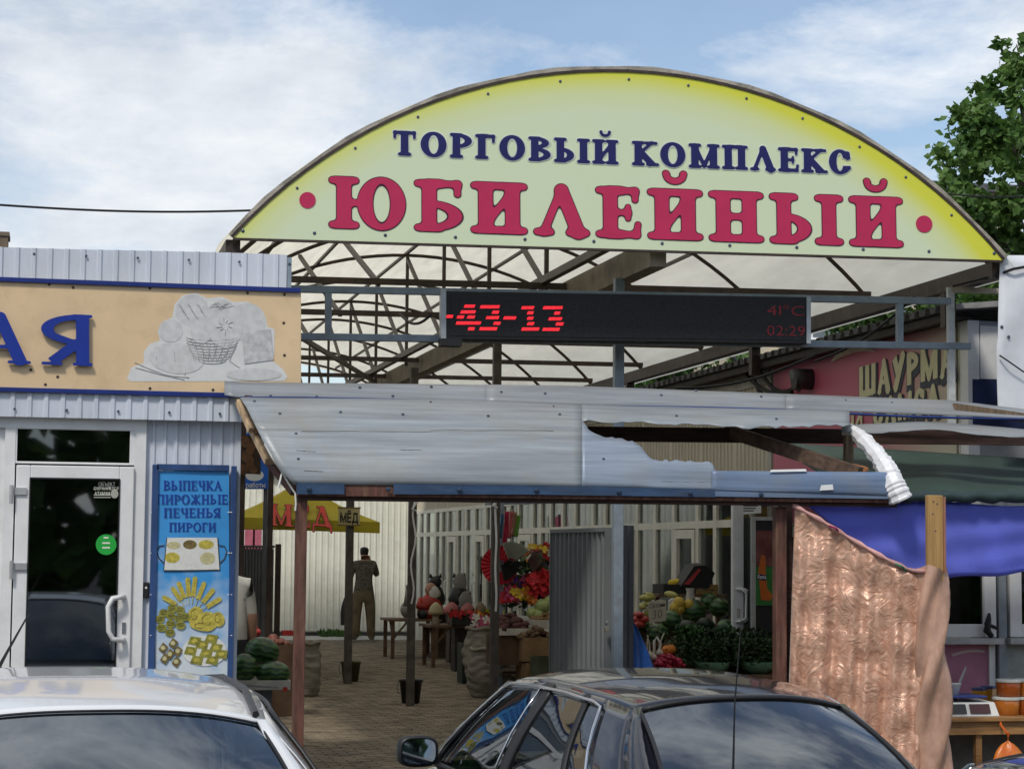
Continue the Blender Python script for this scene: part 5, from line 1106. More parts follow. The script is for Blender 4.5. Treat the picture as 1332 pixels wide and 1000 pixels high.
        for (oy, sx, sz) in ((-.055, .093, .068), (-.05, .103, .078), (0, .104, .078), (.05, .085, .06), (.085, .04, .03), (.09, .004, .003)):
            rr.append([(mx_+sx*(abs(math.cos(a))**.6)*(1 if math.cos(a) > 0 else -1), my_+oy, mz_+sz*(abs(math.sin(a))**.6)*(1 if math.sin(a) > 0 else -1)) for a in [2*math.pi*i/24 for i in range(25)]])
        b.grid(rr); mo = b.build('mirror', TRIM if chrome else paint, root, smooth=True)
        b = MB(); b.prism([(mx_+.088*(abs(math.cos(a))**.6)*(1 if math.cos(a) > 0 else -1), my_-.054, mz_+.063*(abs(math.sin(a))**.6)*(1 if math.sin(a) > 0 else -1)) for a in [2*math.pi*i/24 for i in range(24)]], (0, -.002, 0)); b.build('mirror_glass', M('mirror_glass', (.75, .8, .85), .03, metal=1), mo)
        b = MB(); b.bar((mx_-s_*.08, my_, mz_-.04), (s_*(wb(1)-.01), my_+.02, mz_-.07), .05, .03); b.build('mirror_arm', TRIM, mo)
        for y in (-1.32, 1.36):
            b = MB(); cx = s_*(W-.11); pr = [(.19, -.09), (.29, -.095), (.315, -.07), (.315, .07), (.29, .095), (.19, .09)]
            b.grid([[(cx+h, y+r_*math.cos(a), .315+r_*math.sin(a)) for a in [2*math.pi*i/28 for i in range(29)]] for r_, h in pr]); wh = b.build('wheel', TYRE, root, smooth=True)
            b = MB(); b.tube([(cx-s_*.02, y, .315), (cx+s_*.085, y, .315)], .19, 20); b.build('rim', RIM, wh)
        b = MB(); b.box(*(sorted((s_*.50, s_*.74))), -2.175, -2.10, .72*k, .86*k); b.build('tail_lamp', TAIL, root, bevel=.02)
        for y in (.0-.12, -.78): b = MB(); b.box(*(sorted((s_*(W-.005), s_*(W+.028)))), y-.1, y+.1, .80*k, .83*k); b.build('door_handle', paint if not chrome else TRIM, root, bevel=.008)
    # rear glass and windscreen
    def screen(gy0, gz0, gx0, edge, nm, yedge, ax):
        rr = []
        for i in range(11):
            v = i/10; row = []
            for j in range(21):
                f = j/20*2-1; top = Vector(edge[j]); top.x *= .945; top.y += (-.022 if gy0 < 0 else .022); top.z -= .006
                bot = Vector((f*gx0, gy0+(1-f*f)*(-.09 if gy0 < 0 else .12), gz0+.015*(1-f*f))); p = bot.lerp(top, v); p.z += .028*math.sin(v*math.pi); p.y += (-.02 if gy0 < 0 else .02)*math.sin(v*math.pi); row.append(p)
            rr.append(row)
        b = MB(); b.grid(rr); o = b.build(nm, CGL, root, smooth=True)
        b = MB(); b.tube([p+Vector((0, -.004 if gy0 < 0 else .004, .004)) for p in rr[10]], .010 if chrome else .004, 6); b.build('gasket', TRIM, o, smooth=True)
        for jj in (0, 20): b = MB(); b.tube([r_[jj]+Vector((0, 0, .004)) for r_ in rr], .010 if chrome else .005, 6); b.build('gasket', TRIM, o, smooth=True)
    screen(-1.56, .985*k, .60, roofrear, 'rear_window', -.92, 1); screen(1.46, .905*k, .64, rooffront, 'windscreen', .62, 1)
    # seats
    for sx in (-.38, .38):
        for sy, hh in ((.15, 1.24), (-.42, 1.10)):
            b = MB(); b.box(sx-.24, sx+.24, sy-.35, sy+.2, .42, .60); b.bar((sx, sy-.36, .55), (sx, sy-.52, (hh-.16)*k), .46, .12, up=(1, 0, 0)); b.bar((sx, sy-.53, (hh-.14)*k), (sx, sy-.56, hh*k), .26, .09, up=(1, 0, 0)); b.build('seat', SEAT, root, bevel=.03)
    b = MB(); b.box(-.7, .7, .95, 1.3, .75*k, .91*k); b.build('dashboard', SEAT, root)
    b = MB(); b.tube([(.38+.17*math.cos(a)-.76, .75+.06*math.sin(a), .92*k+.16*math.sin(a)) for a in [2*math.pi*i/20 for i in range(21)]], .014, 6, cap=False); b.build('steering_wheel', TRIM, root)
    b = MB(); b.box(-.26, .26, -2.232, -2.20, .55, .66); b.build('number_plate', M('plate_white', (.7, .7, .7), .5), root)
    root.location = loc; root.rotation_euler = (0, 0, yaw); return root
BLK = M('black_metallic_paint', (.012, .014, .022), .22, metal=.25, coat=1, var=.25, scale=30, dirt=.10, dscale=8, dcol=(.16, .15, .13)); WHT = M('white_car_paint', (.72, .73, .74), .22, coat=.9, var=.03, dirt=.06, dscale=10); TEAL = M('dark_teal_paint', (.012, .04, .055), .2, metal=.4, coat=1, var=.2)
kc = car('dark blue-black sedan with chrome window trim parked in front of entrance', BLK, (2.85, 9.60, -.30), R(6.4))
b = MB(); b.tube([(-.36, -1.62, 1.0), (-.355, -1.63, 1.4), (-.33, -1.64, 1.74)], [.006, .0035, .002], 5); b.build('antenna', TRIM, kc)
wc = car('white sedan parked before the bakery door, left edge of view', WHT, (.06, 7.36, -.24), R(5.2), H=1.53, W=.86, roofw=.585, chrome=False)
for s_ in (-1, 1):
    b = MB(); b.tube([(s_*.50, -.90, 1.433), (s_*.54, -.5, 1.483), (s_*.55, 0, 1.494), (s_*.52, .5, 1.46)], .012, 5); b.build('roof_ditch_trim', TRIM, wc)
mi = (Matrix.Translation(wc.location) @ Matrix.Rotation(wc.rotation_euler.z, 4, 'Z')).inverted(); b = MB(); b.tube([mi @ atY(-6, 876, 7.95), mi @ atY(8, 850, 7.9), mi @ atY(38, 797, 7.75)], [.009, .006, .003], 6); b.build('antenna', TRIM, wc)
car('dark teal car, only its glossy roof showing in bottom right corner', TEAL, (4.02, 6.95, -.47), R(-4))
# ------------------------------------------------------------------ people (one continuous skin each)
def person(name_label, loc, rotz, joints, edges, mats, pick, root='hip', cuts=(.075, .93, .95, 1.17, 1.49, 1.60, 1.62, 1.70, 1.73), cutx=(-.235, .235, -.21, .21, -.12, .12)):
    me = bpy.data.meshes.new('person'); ks = list(joints); me.from_pydata([joints[k][0] for k in ks], [(ks.index(a), ks.index(c)) for a, c in edges], []); ob = bpy.data.objects.new('person', me); col.objects.link(ob)
    sk = ob.modifiers.new('skin', 'SKIN'); 
    if not me.skin_vertices: bpy.context.view_layer.objects.active = ob
    sv = me.skin_vertices[0].data
    for i, k_ in enumerate(ks): r_ = joints[k_][1]; sv[i].radius = r_ if isinstance(r_, tuple) else (r_, r_); sv[i].use_root = (k_ == root)
    s2 = ob.modifiers.new('sub', 'SUBSURF'); s2.levels = s2.render_levels = 2
    dg = bpy.context.evaluated_depsgraph_get(); nm = bpy.data.meshes.new_from_object(ob.evaluated_get(dg)); ob.modifiers.clear(); ob.data = nm; nm.name = 'person'
    bm = bmesh.new(); bm.from_mesh(nm)
    for cz in cuts: bmesh.ops.bisect_plane(bm, geom=bm.verts[:]+bm.edges[:]+bm.faces[:], plane_co=(0, 0, cz), plane_no=(0, 0, 1))
    for cx in cutx: bmesh.ops.bisect_plane(bm, geom=bm.verts[:]+bm.edges[:]+bm.faces[:], plane_co=(cx, 0, 0), plane_no=(1, 0, 0))
    bm.to_mesh(nm); bm.free()
    nm.materials.clear()
    for m_ in mats: nm.materials.append(m_)
    for p in nm.polygons: p.material_index = pick(p.center); p.use_smooth = True
    ob.location = loc; ob.rotation_euler = (0, 0, rotz); tag(ob, name_label, 'person'); return ob
SKIN = M('skin', (.40, .22, .15), .55, var=.08); HAIR = M('dark_hair', (.018, .014, .012), .7); SHOE = M('dusty_shoes', (.35, .31, .24), .8)
CHK = M('grey_brown_checked_shirt', (.075, .066, .05), .85, c2=(.15, .135, .105), scale=26, thr=(.42, .58)); KHA = M('khaki_trousers', (.16, .125, .075), .85, var=.25, scale=9, bump=.4, bscale=12)
E = [('hip', 'spine'), ('spine', 'chest'), ('chest', 'neck'), ('neck', 'head0'), ('head0', 'head1'), ('head1', 'head2'), ('chest', 'shl'), ('shl', 'ell'), ('ell', 'wrl'), ('wrl', 'hal'), ('hal', 'fil'), ('chest', 'shr'), ('shr', 'elr'), ('elr', 'wrr'), ('wrr', 'har'), ('har', 'fir'), ('hip', 'thl'), ('thl', 'knl'), ('knl', 'anl'), ('anl', 'tol'), ('hip', 'thr'), ('thr', 'knr'), ('knr', 'anr'), ('anr', 'tor')]
J = {'hip': ((0, 0, .95), (.165, .12)), 'spine': ((0, .0, 1.12), (.155, .11)), 'chest': ((0, -.01, 1.36), (.185, .12)), 'neck': ((0, .0, 1.50), (.06, .065)), 'head0': ((0, .02, 1.57), (.068, .08)), 'head1': ((.005, .02, 1.67), (.098, .115)), 'head2': ((.01, .02, 1.75), (.078, .09)),
     'shl': ((-.19, -.01, 1.42), .075), 'ell': ((-.26, -.02, 1.14), .055), 'wrl': ((-.27, .06, .90), .042), 'hal': ((-.27, .08, .83), (.03, .045)), 'fil': ((-.265, .10, .76), (.02, .035)),
     'shr': ((.19, -.01, 1.42), .075), 'elr': ((.26, .10, 1.20), .056), 'wrr': ((.14, .22, 1.42), .042), 'har': ((.10, .20, 1.52), (.03, .04)), 'fir': ((.085, .17, 1.59), (.02, .03)),
     'thl': ((-.105, 0, .80), .125), 'knl': ((-.13, .01, .48), .098), 'anl': ((-.14, -.02, .09), .082), 'tol': ((-.17, .16, .05), (.06, .05)), 'thr': ((.105, 0, .80), .125), 'knr': ((.14, .02, .48), .098), 'anr': ((.15, -.01, .09), .082), 'tor': ((.19, .17, .05), (.06, .05))}
def pick1(c):
    if c.z < .075: return 4
    if c.z < .93 and abs(c.x) < .235: return 3
    if c.z > 1.60 and abs(c.x) < .10 and c.y < .09: return 1
    if c.z > 1.73: return 1
    if (c.z > 1.49 and abs(c.x) < .12) or (c.x < -.22 and c.z < .93): return 0
    return 2
pp = atZ(472, 834.5, 0.0)
man = person('man in checked shirt and khaki trousers walking away at far end', (pp.x, pp.y, .03), R(-4), J, E, [SKIN, HAIR, CHK, KHA, SHOE], pick1)
hb = thing('carrier_bag', 'dark carrier bag in left hand of walking man', 'bag', (pp.x-.29, pp.y+.05, .28)); x, y = pp.x-.29, pp.y+.05
b = MB(); b.grid([[(x+(.05+.12*math.sin(min(1, v*1.1+.15)*math.pi*.6))*math.cos(a)*.8, y+(.04+.05*v)*math.sin(a), .83-v*.52) for a in [2*math.pi*i/16 for i in range(17)]] for v in [i/8 for i in range(9)]]); b.build('bag_body', M('dark_bag', (.035, .03, .028), .6), hb, smooth=True)
# stall keeper half hidden by the kiosk corner
J2 = dict(J); J2.update({'elr': ((.24, .02, 1.14), .056), 'wrr': ((.235, .10, .90), .043), 'har': ((.23, .13, .83), (.03, .045)), 'fir': ((.225, .15, .76), (.02, .035)), 'chest': ((0, -.01, 1.36), (.2, .14)), 'hip': ((0, 0, .95), (.18, .15)), 'spine': ((0, .02, 1.12), (.185, .16))})
def pick2(c):
    if c.z < .075: return 4
    if c.z < .95 and abs(c.x) < .21: return 3
    if c.z > 1.62 and abs(c.x) < .10 and (c.y < .06 or c.z > 1.70): return 1
    if (c.z > 1.49 and abs(c.x) < .12) or (abs(c.x) > .21 and c.z < 1.17): return 0
    return 2
ps_ = atY(291, 800, 18.2)
person('stall keeper in pale T-shirt half hidden behind kiosk corner', (ps_.x, 18.2, -.02), R(-10), J2, E, [SKIN, HAIR, M('pale_tshirt', (.45, .44, .40), .8, var=.1), M('dark_trousers', (.03, .03, .035), .8), SHOE], pick2)
# ------------------------------------------------------------------ goods, stalls and small things inside the passage
LK = 1.0
def stripes(nm, a, c, sc_=7):
    if nm in _M: return _M[nm]
    m = bpy.data.materials.new(nm); m.use_nodes = True; t = m.node_tree; pb = t.nodes['Principled BSDF']; pb.inputs['Roughness'].default_value = .35
    tcn = N(t, 'ShaderNodeTexCoord'); wv = N(t, 'ShaderNodeTexWave', Scale=sc_, Distortion=5.0, Detail=3.0, bands_direction='Z'); wv.inputs['Detail Scale'].default_value = 2.0; lk(t, tcn.outputs['Object'], wv.inputs['Vector'])
    rp = N(t, 'ShaderNodeValToRGB'); lk(t, wv.outputs['Fac'], rp.inputs[0]); rp.color_ramp.elements[0].position = .35; rp.color_ramp.elements[0].color = (*a, 1); rp.color_ramp.elements[1].position = .75; rp.color_ramp.elements[1].color = (*c, 1); lk(t, rp.outputs[0], pb.inputs['Base Color']); _M[nm] = m; return m
WM1 = stripes('watermelon_rind', (.012, .04, .012), (.06, .14, .035)); WM2 = M('dark_watermelon_rind', (.010, .024, .012), .35, var=.4)
def fruit(nm, label, cat, p, rx, ry, rz, mat, group, rot=(0, 0, 0), n=(16, 10)):
    b = MB(); b.ell((0, 0, 0), rx, ry, rz, *n); o = b.build(nm, mat, smooth=True); o.location = p; o.rotation_euler = rot; tag(o, label, cat, group); return o
STEM = M('dry_stem', (.12, .1, .04), .8)
def melon(px, py, Y, rpx, flat=.9, mat=None, label='', group=None, rot=(0, 0, 0)):
    s_ = 2700/(Y/.97); r_ = rpx/s_; p = atY(px, py, Y); t = thing('watermelon', label, 'watermelon', p, group)
    b = MB(); b.ell(p, r_, r_*.95, r_*flat, 18, 12); b.build('rind', mat or WM1, t, smooth=True); b = MB(); b.tube([p+Vector((0, 0, r_*flat*.98)), p+Vector((.006, -.004, r_*flat+.018))], .005, 5); b.build('stem', STEM, t)
    t.rotation_euler = rot; return t
CARD = M('brown_cardboard', (.26, .16, .08), .85, var=.2, scale=4); DCARD = M('dark_cardboard', (.10, .06, .035), .85, var=.25); WCARD = M('white_carton', (.55, .52, .45), .7, var=.15, scale=6)
def crate(nm, label, x0, x1, y0, y1, z0, z1, mat, cat='box', wall=.015, group=None, floor=True):
    t = thing(nm, label, cat, ((x0+x1)/2, (y0+y1)/2, z0), group)
    for a in ((x0, x1, y0, y0+wall), (x0, x1, y1-wall, y1), (x0, x0+wall, y0+wall, y1-wall), (x1-wall, x1, y0+wall, y1-wall)):
        b = MB(); b.box(*a, z0, z1); b.build('side', mat, t)
    b = MB(); b.box(x0+wall, x1-wall, y0+wall, y1-wall, z0+.002, z0+.014); b.build('bottom', mat, t); return t
def heap(nm, label, cat, x0, x1, y0, y1, z, h, r_, mat, n, seed=1, flat=.75):
    rng = random.Random(seed); b = MB()
    for i in range(n):
        u, v = rng.random(), rng.random(); q = math.sin(u*math.pi)*.6+.4; s_ = rng.uniform(.75, 1.2)
        b.ell((lerp(x0, x1, u), lerp(y0, y1, v), z+h*q*rng.uniform(.2, 1)), r_*s_*1.2, r_*s_, r_*s_*flat, 7, 5, rot=Matrix.Rotation(rng.uniform(0, 6), 3, 'Z'))
    o = b.build(nm, mat, smooth=True, kind='stuff'); recenter(o); o['label'] = label; o['category'] = cat; return o
def sack(label, c, r_, h, mat, seed=0, group=None, squash=.8, open_=True):
    t = thing('sack', label, 'sack', c, group); rng = random.Random(seed); ph = [rng.uniform(0, 6) for _ in range(5)]; rows = []
    for j in range(31):
        v = j/30; z = c.z+.004+h*v; bul = (.80+.30*math.sin(min(1, v*1.05)*math.pi)**.8) if v < .92 else .86
        row = []
        for i in range(33):
            a = 2*math.pi*i/32; w_ = 1+.065*math.sin(v*34+2.6*math.sin(a*2+ph[0])+1.5*math.sin(a*5+v*3)+ph[1])*(.4+.6*math.sin(a*1.5+v*5+ph[3])**2)+.05*math.sin(a*3+v*7+ph[2])+.03*math.sin(a*5-v*9+ph[3]); row.append(c+Vector((r_*bul*w_*math.cos(a), r_*bul*w_*squash*math.sin(a), z-c.z)))
        rows.append(row)
    b = MB(); b.grid(rows); b.build('sack_cloth', mat, t, smooth=True, solid=.006)
    b = MB(); b.tube([c+Vector((r_*.90*math.cos(a), r_*.90*squash*math.sin(a), h+.012*math.sin(a*4+ph[4]))) for a in [2*math.pi*i/24 for i in range(25)]], .022, 7); b.build('rolled_rim', mat, t, smooth=True)
    return t
SACK = M('sackcloth', (.36, .32, .25), .9, c2=(.20, .18, .15), scale=4, stretch=(.6, .6, 9), bump=.4, bscale=50); POT = M('potato_skin', (.16, .10, .055), .85, var=.35, scale=12); ONI = M('red_onion_skin', (.20, .07, .05), .5, var=.35)
# --- left stall: watermelons in a carton tray on crates
YLm = 16.8; zt_ = atY(345, 897, YLm-.25).z
xa_, xb_ = atY(296, 890, YLm-.25).x, atY(378, 890, YLm-.25).x
tr_ = crate('carton_tray', 'white carton tray of watermelons at kiosk corner', xa_, xb_, YLm-.25, YLm+.3, zt_, zt_+.075, WCARD, 'tray')
b = MB(); disc(b, 371, 896, 3.2, 3.2, YLm-.25, .002, 14); b.build('apple_print', M('red_print', (.5, .03, .02), .5), tr_)
b = MB(); polyY(b, [(312, 892), (312, 889.5), (362, 893), (362, 895)], YLm-.25, .002); b.build('line_print', M('grey_print', (.3, .3, .28), .6), tr_)
for i, (x0, x1, z0, z1, m_) in enumerate(((xa_-.1, xb_-.1, 0, .28, DCARD), (xa_-.05, xb_-.14, .282, zt_-.002, DKGREY))): crate('wooden_crate', ('dark crate on the ground under watermelon tray', 'upper dark crate carrying watermelon tray')[i], x0, x1, YLm-.2, YLm+.3, z0, z1, m_, 'crate')
melon(318, 868, YLm-.08, 17, 1.05, label='watermelon against the kiosk corner in carton tray'); melon(341, 847, YLm+.1, 22, .82, label='topmost watermelon in carton tray at kiosk corner', rot=(0, R(12), 0)); melon(355, 876, YLm-.08, 22, .74, label='low front watermelon in carton tray beside red post')
# boxes and sacks behind them
c = atZ(399, 905, 0); sack('striped sack standing behind the red awning post', Vector((c.x-.02, c.y, 0)), .17, .62, SACK, 3)
YB2 = 21.5; x0, x1 = atY(318, 840, YB2).x, atY(384, 840, YB2).x; zt3 = atY(350, 838, YB2).z
crate('cardboard_box', 'tall brown box of red onions behind watermelons', x0, x1, YB2, YB2+.5, 0, zt3, DCARD); heap('red_onions', 'heap of red onions in tall brown box', 'onions', x0+.05, x1-.05, YB2+.05, YB2+.45, zt3-.06, .13, .045, ONI, 60, 3)
crate('plastic_basket', 'small red basket on box of onions', atY(368, 825, 22.3).x, atY(383, 825, 22.3).x, 22.3, 22.45, atY(375, 826, 22.3).z, atY(375, 820, 22.3).z, M('red_plastic', (.35, .02, .02), .4), 'basket')
for i, (px, py) in enumerate(((322, 827), (330, 822), (326, 817))): fruit('bag_of_tomatoes', ('red bag lying at left end of onion heap', 'red bag in middle of onion heap', 'highest red bag on onion heap')[i], 'bag', atY(px, py, 21.9), .08, .07, .05, M('red_net', (.35, .04, .04), .5, var=.4, scale=14), None)
# grey picket gate on the left
YG = 27.5; lg = thing('picket_gate', 'dark grey vertical-bar metal gate standing open at left', 'gate', (atY(330, 800, YG).x, YG, 0))
xg0, xg1 = atY(300, 800, YG).x, atY(352, 800, YG).x; zg = atY(330, 709, YG).z; nb = 14
for i in range(nb):
    x = lerp(xg0, xg1, i/(nb-1)); b = MB(); b.box(x-.014, x+.014, YG-.012, YG+.012, .08, zg-.03); b.build('bar', DKGREY, lg)
for z0, z1 in ((zg-.03, zg), (.35, .39)): b = MB(); b.box(xg0-.04, xg1+.04, YG-.02, YG+.02, z0, z1); b.build('rail', DKGREY, lg)
b = MB(); b.box(xg1+.05, xg1+.12, YG-.04, YG+.04, 0, zg+.02); b.build('gate_post', BROWN, lg)
b = MB(); b.box(xg0-.04, xg1+.03, YG+.014, YG+.02, .1, zg-.05); b.build('backing_sheet', M('grey_sheet', (.13, .13, .13), .6), lg)
# yellow umbrella with honey lettering
YU = 28.0; um = thing('market_umbrella', 'yellow market umbrella with red honey lettering at left', 'umbrella', (atY(398, 800, YU).x, YU+.9, 0))
YEL = M('yellow_canvas', (.52, .42, .035), .75, var=.15, scale=2.5, trans=.25, bump=.2, bscale=7)
zed, zed2, zap = atY(310, 672, YU).z, atY(310, 684.5, YU).z, atY(395, 638, YU).z
xl, xr = atY(300, 680, YU).x, atY(494, 688, YU).x; xm = atY(400, 640, YU).x; D2 = 1.9
co = [Vector((xl, YU, zed)), Vector((xr, YU, zed-.05)), Vector((xr, YU+D2, zed)), Vector((xl, YU+D2, zed))]; ap = Vector((xm, YU+D2/2, zap+.16))
for i in range(4):
    A, B = co[i], co[(i+1) % 4]; rows = []
    for j in range(7):
        v = j/6; rows.append([lerp(lerp(A, B, u/8), ap, v)-Vector((0, 0, .05*math.sin(v*math.pi))) for u in range(9)])
    b = MB(); b.grid(rows); b.build('canopy_panel', YEL, um, smooth=True)
    b = MB(); n_ = Vector(((A+B).x/2-xm, (A+B).y/2-YU-D2/2, 0)).normalized()*.03
    b.grid([[lerp(A, B, u/12)+Vector((0, 0, 0)) for u in range(13)], [lerp(A, B, u/12)+n_*math.sin(u*1.1)*.5-Vector((0, 0, .15)) for u in range(13)]]); b.build('valance', YEL, um, smooth=True)
b = MB(); b.tube([(xm, YU+D2/2, 0), (xm, YU+D2/2, ap.z)], .025, 8); b.build('pole', DKGREY, um)
slope = (ap-(co[0]+co[1])/2); 
def onU(px, py, k=.03): n_ = Vector((0, -slope.z, slope.y)).normalized(); return onplane(px, py, (co[0]+co[1])/2+n_*k, n_)
lettering('МЁД', SLAV, onU(351, 683, .02), onU(432, 688, .02), onU(351, 655, .02), M('umbrella_black_outline', (.05, .01, .01), .6), um, .002, .12, level=.03, name='letter_outline'); lettering('МЁД', SLAV, onU(351, 683), onU(432, 688), onU(351, 655), M('umbrella_red_letter', (.5, .03, .015), .6), um, .002, .12)
# small honey plate wired to a post
YH = 26.62; hp = thing('sign_plate', 'small yellow honey sign plate fixed to passage post', 'sign', atY(454, 683, YH))
b = MB(); polyY(b, [(440, 682), (468, 683), (468, 661), (440, 660)], YH, 0, .012); b.build('plate', M('straw_plate', (.50, .42, .20), .6, var=.12), hp); lettering('МЁД', None, atY(442.5, 679, YH-.014), atY(466, 679.5, YH-.014), atY(442.5, 667, YH-.014), TRIM, hp, .001, .1, name='letter', bold=.045)
b = MB()
for x0, y0, x1, y1 in ((439, 659.5, 469, 661), (439, 682, 469, 683.5)): A, B = atY(x0, y1, YH-.013), atY(x1, y0, YH-.013); b = MB(); b.box(A.x, B.x, YH-.018, YH-.012, A.z, B.z); b.build('plate_border', M('plate_border', (.2, .15, .05), .6), hp)
# coffee poster and blue notice far left
YPo = 24.0
po = thing('poster', 'coffee bean poster beside kiosk corner under awning end', 'poster', atY(325, 616, YPo)); b = MB(); polyY(b, [(305, 615), (339, 617), (339, 566), (305, 566)], YPo, 0, .02); b.build('poster_sheet', M('dark_brown_print', (.035, .018, .010), .4), po)
BEAN = M('coffee_bean_print', (.12, .055, .025), .35, var=.4, scale=20); rng = random.Random(8)
for i in range(11): b = MB(); disc(b, rng.uniform(311, 334), rng.uniform(571, 611), rng.uniform(6, 9), rng.uniform(4.5, 6.5), YPo, .022+i*.001, 16, rng.uniform(0, 3)); b.build('bean_print', BEAN, po)
b = MB(); A = atY(337, 640, YPo); 
for x in (315, 352): xx_ = atY(x, 640, YPo+.1).x; b = MB(); b.box(xx_-.03, xx_+.03, YPo+.06, YPo+.12, 0, 3.3); b.build('post', BROWN, po)
nb_ = thing('notice_board', 'blue printed notice board behind coffee poster', 'sign', atY(330, 640, YPo+2)); b = MB(); polyY(b, [(300, 636), (349, 636), (349, 545), (300, 545)], YPo+2, 0, .03); b.build('board', M('blue_print', (.02, .12, .50), .4, var=.2), nb_)
lettering('работы', None, atY(320, 634, YPo+1.96), atY(345, 634, YPo+1.96), atY(320, 627.5, YPo+1.96), WHITE, nb_, .003, .1, join=True, name='lettering', bold=.02); b = MB(); disc(b, 331, 618, 12, 7.5, YPo+2, .032, 20); b.build('oval_print', WHITE, nb_)
for k in range(6): x = 302+k*6; b = MB(); polyY(b, [(x, 563), (x+3.5, 563), (x+4, 549), (x+.6, 549)], YPo+2, .032); b.build('stroke_print', M('pale_blue_print', (.45, .6, .7), .5), nb_)
b = MB(); 
for x in (312, 345): xx_ = atY(x, 640, YPo+2.1).x; b = MB(); b.box(xx_-.025, xx_+.025, YPo+2.03, YPo+2.08, 0, 3.0); b.build('post', DKGREY, nb_)
# --- buckets at the posts
BUCK = M('black_plastic_bucket', (.02, .02, .022), .45); OLV = M('olive_bucket', (.10, .09, .035), .5, var=.3)
for px, py, m_, lab in ((456, 886, OLV, 'olive bucket round foot of honey plate post'), (534, 914, BUCK, 'black bucket with wire handle round foot of passage post')):
    c = atZ(px, py, 0); t = thing('bucket', lab, 'bucket', (c.x, c.y, 0)); b = MB(); n = 20
    b.grid([[(c.x+r_*math.cos(a), c.y+r_*math.sin(a), z) for a in [2*math.pi*i/n for i in range(n+1)]] for r_, z in ((.0, .012), (.098, .012), (.10, .006), (.128, .24), (.142, .245), (.142, .265), (.124, .26), (.098, .02), (0, .02))]); b.build('bucket_body', m_, t, smooth=True)
    b = MB(); b.tube([(c.x-.142, c.y, .24), (c.x-.16, c.y-.03, .18), (c.x-.155, c.y-.06, .12), (c.x-.13, c.y-.08, .11)], .006, 5); b.build('handle', DKGREY, t)
# white cord and ties on the posts
for px, Y, y0, y1 in ((540, 22.72, 650, 785), (645, 18.83, 646, 795)):
    t = thing('cord', 'white cord tied down the %s passage post' % ('bucket' if px < 600 else 'thick'), 'cord', atY(px, y1, Y)); b = MB(); b.tube([atY(px-2.5*math.sin(k*.9)*(1 if px < 600 else .3)-(k*.35 if px < 600 else 0), lerp(y0, y1, k/14), Y-.03) for k in range(15)], .011, 5); b.build('cord_line', WHITE, t)
    b = MB(); b.tube([atY(px+3, y0+2, Y-.04), atY(px-4, y0+12, Y-.05), atY(px+2, y0+14, Y-.05)], .012, 5); b.build('knot', WHITE, t)
# --- tables with garden figures
def table(label, px, py, wx, dy, h, mat, rot=0):
    c = atZ(px, py, 0); t = thing('wooden_table', label, 'table', (c.x, c.y, 0)); x0, y0 = c.x-.03, c.y
    b = MB(); b.box(x0-.05, x0+wx+.05, y0-.05, y0+dy+.05, h-.035, h); b.build('table_top', mat, t)
    for x in (x0, x0+wx-.05):
        for y in (y0, y0+dy-.05):
            b = MB(); b.box(x, x+.055, y, y+.055, 0, h-.036); b.build('leg', mat, t)
        b = MB(); b.bar((x+.027, y0+.03, h-.30), (x+.027, y0+.28, h-.04), .03, .03); b.build('brace', mat, t)
    b = MB(); b.bar((x0+.03, y0+.027, h-.32), (x0+.26, y0+.027, h-.04), .03, .03); b.build('brace', mat, t)
    return Vector((x0, y0, h))
DW = M('old_table_timber', (.14, .085, .05), .8, var=.35)
T1 = table('first wooden table, nearest the cabin, with goose figure', 511, 857, .75, .8, .63, DW); T2 = table('second wooden table with mushroom figures and flower planters', 564, 868, 1.1, .8, .62, DW)
GREY = M('grey_figure', (.28, .27, .24), .7, var=.2); BLKF = M('black_figure', (.02, .02, .02), .5); OVAL = M('grey_face', (.24, .23, .22), .6)
def fig(nm, label, c, parts, cat='figurine'):
    t = thing(nm, label, cat, c)
    for pn, kind, a, mat in parts:
        b = MB()
        if kind == 'e': b.ell(c+Vector(a[0]), *a[1], 14, 10)
        elif kind == 't': b.tube([c+Vector(q) for q in a[0]], a[1], 10)
        elif kind == 'l': b.lathe(a, 16, c)
        b.build(pn, mat, t, smooth=True)
    return t
c = T1+Vector((.28, .25, .001)); fig('goose_figure', 'grey goose garden figure with raised neck on first table', c, [('body', 'e', ((0, 0, .14), (.10, .17, .13)), GREY), ('neck', 't', ([(0, -.08, .2), (-.01, -.13, .36), (0, -.11, .48)], [.07, .042, .035]), GREY), ('head', 'e', ((.0, -.13, .51), (.04, .06, .04)), GREY), ('beak', 't', ([(0, -.17, .51), (0, -.235, .495)], [.024, .006]), M('beak_orange', (.3, .15, .04), .6))])
c = T1+Vector((.68, .3, .001)); RED = M('gnome_red', (.36, .035, .025), .6, var=.3)
fig('gnome_figure', 'seated bearded gnome figure in red on first table', c, [('body', 'l', [(.20, 0), (.22, .12), (.17, .30), (.09, .38)], RED), ('legs', 't', ([(-.2, -.2, .06), (0, -.05, .10), (.2, -.2, .06)], .075), BLKF), ('head', 'e', ((0, -.02, .46), (.10, .10, .115)), SKIN), ('beard', 'e', ((.04, -.09, .40), (.09, .05, .12)), M('beard_white', (.6, .58, .52), .8)), ('arm', 't', ([(-.16, 0, .30), (-.22, -.12, .2), (-.05, -.2, .2)], .05), RED)])
c2 = atY(578, 812, 33.2); c2.z = 0
o = thing('log_stand', 'round dark timber stand behind gnome carrying black figures', 'stand', c2); b = MB(); b.lathe([(.28, 0), (.22, .1), (.22, .62), (.36, .66), (.36, .74)], 18, c2); b.build('trunk', M('dark_log', (.10, .065, .04), .8, var=.4, bump=.6), o, smooth=False)
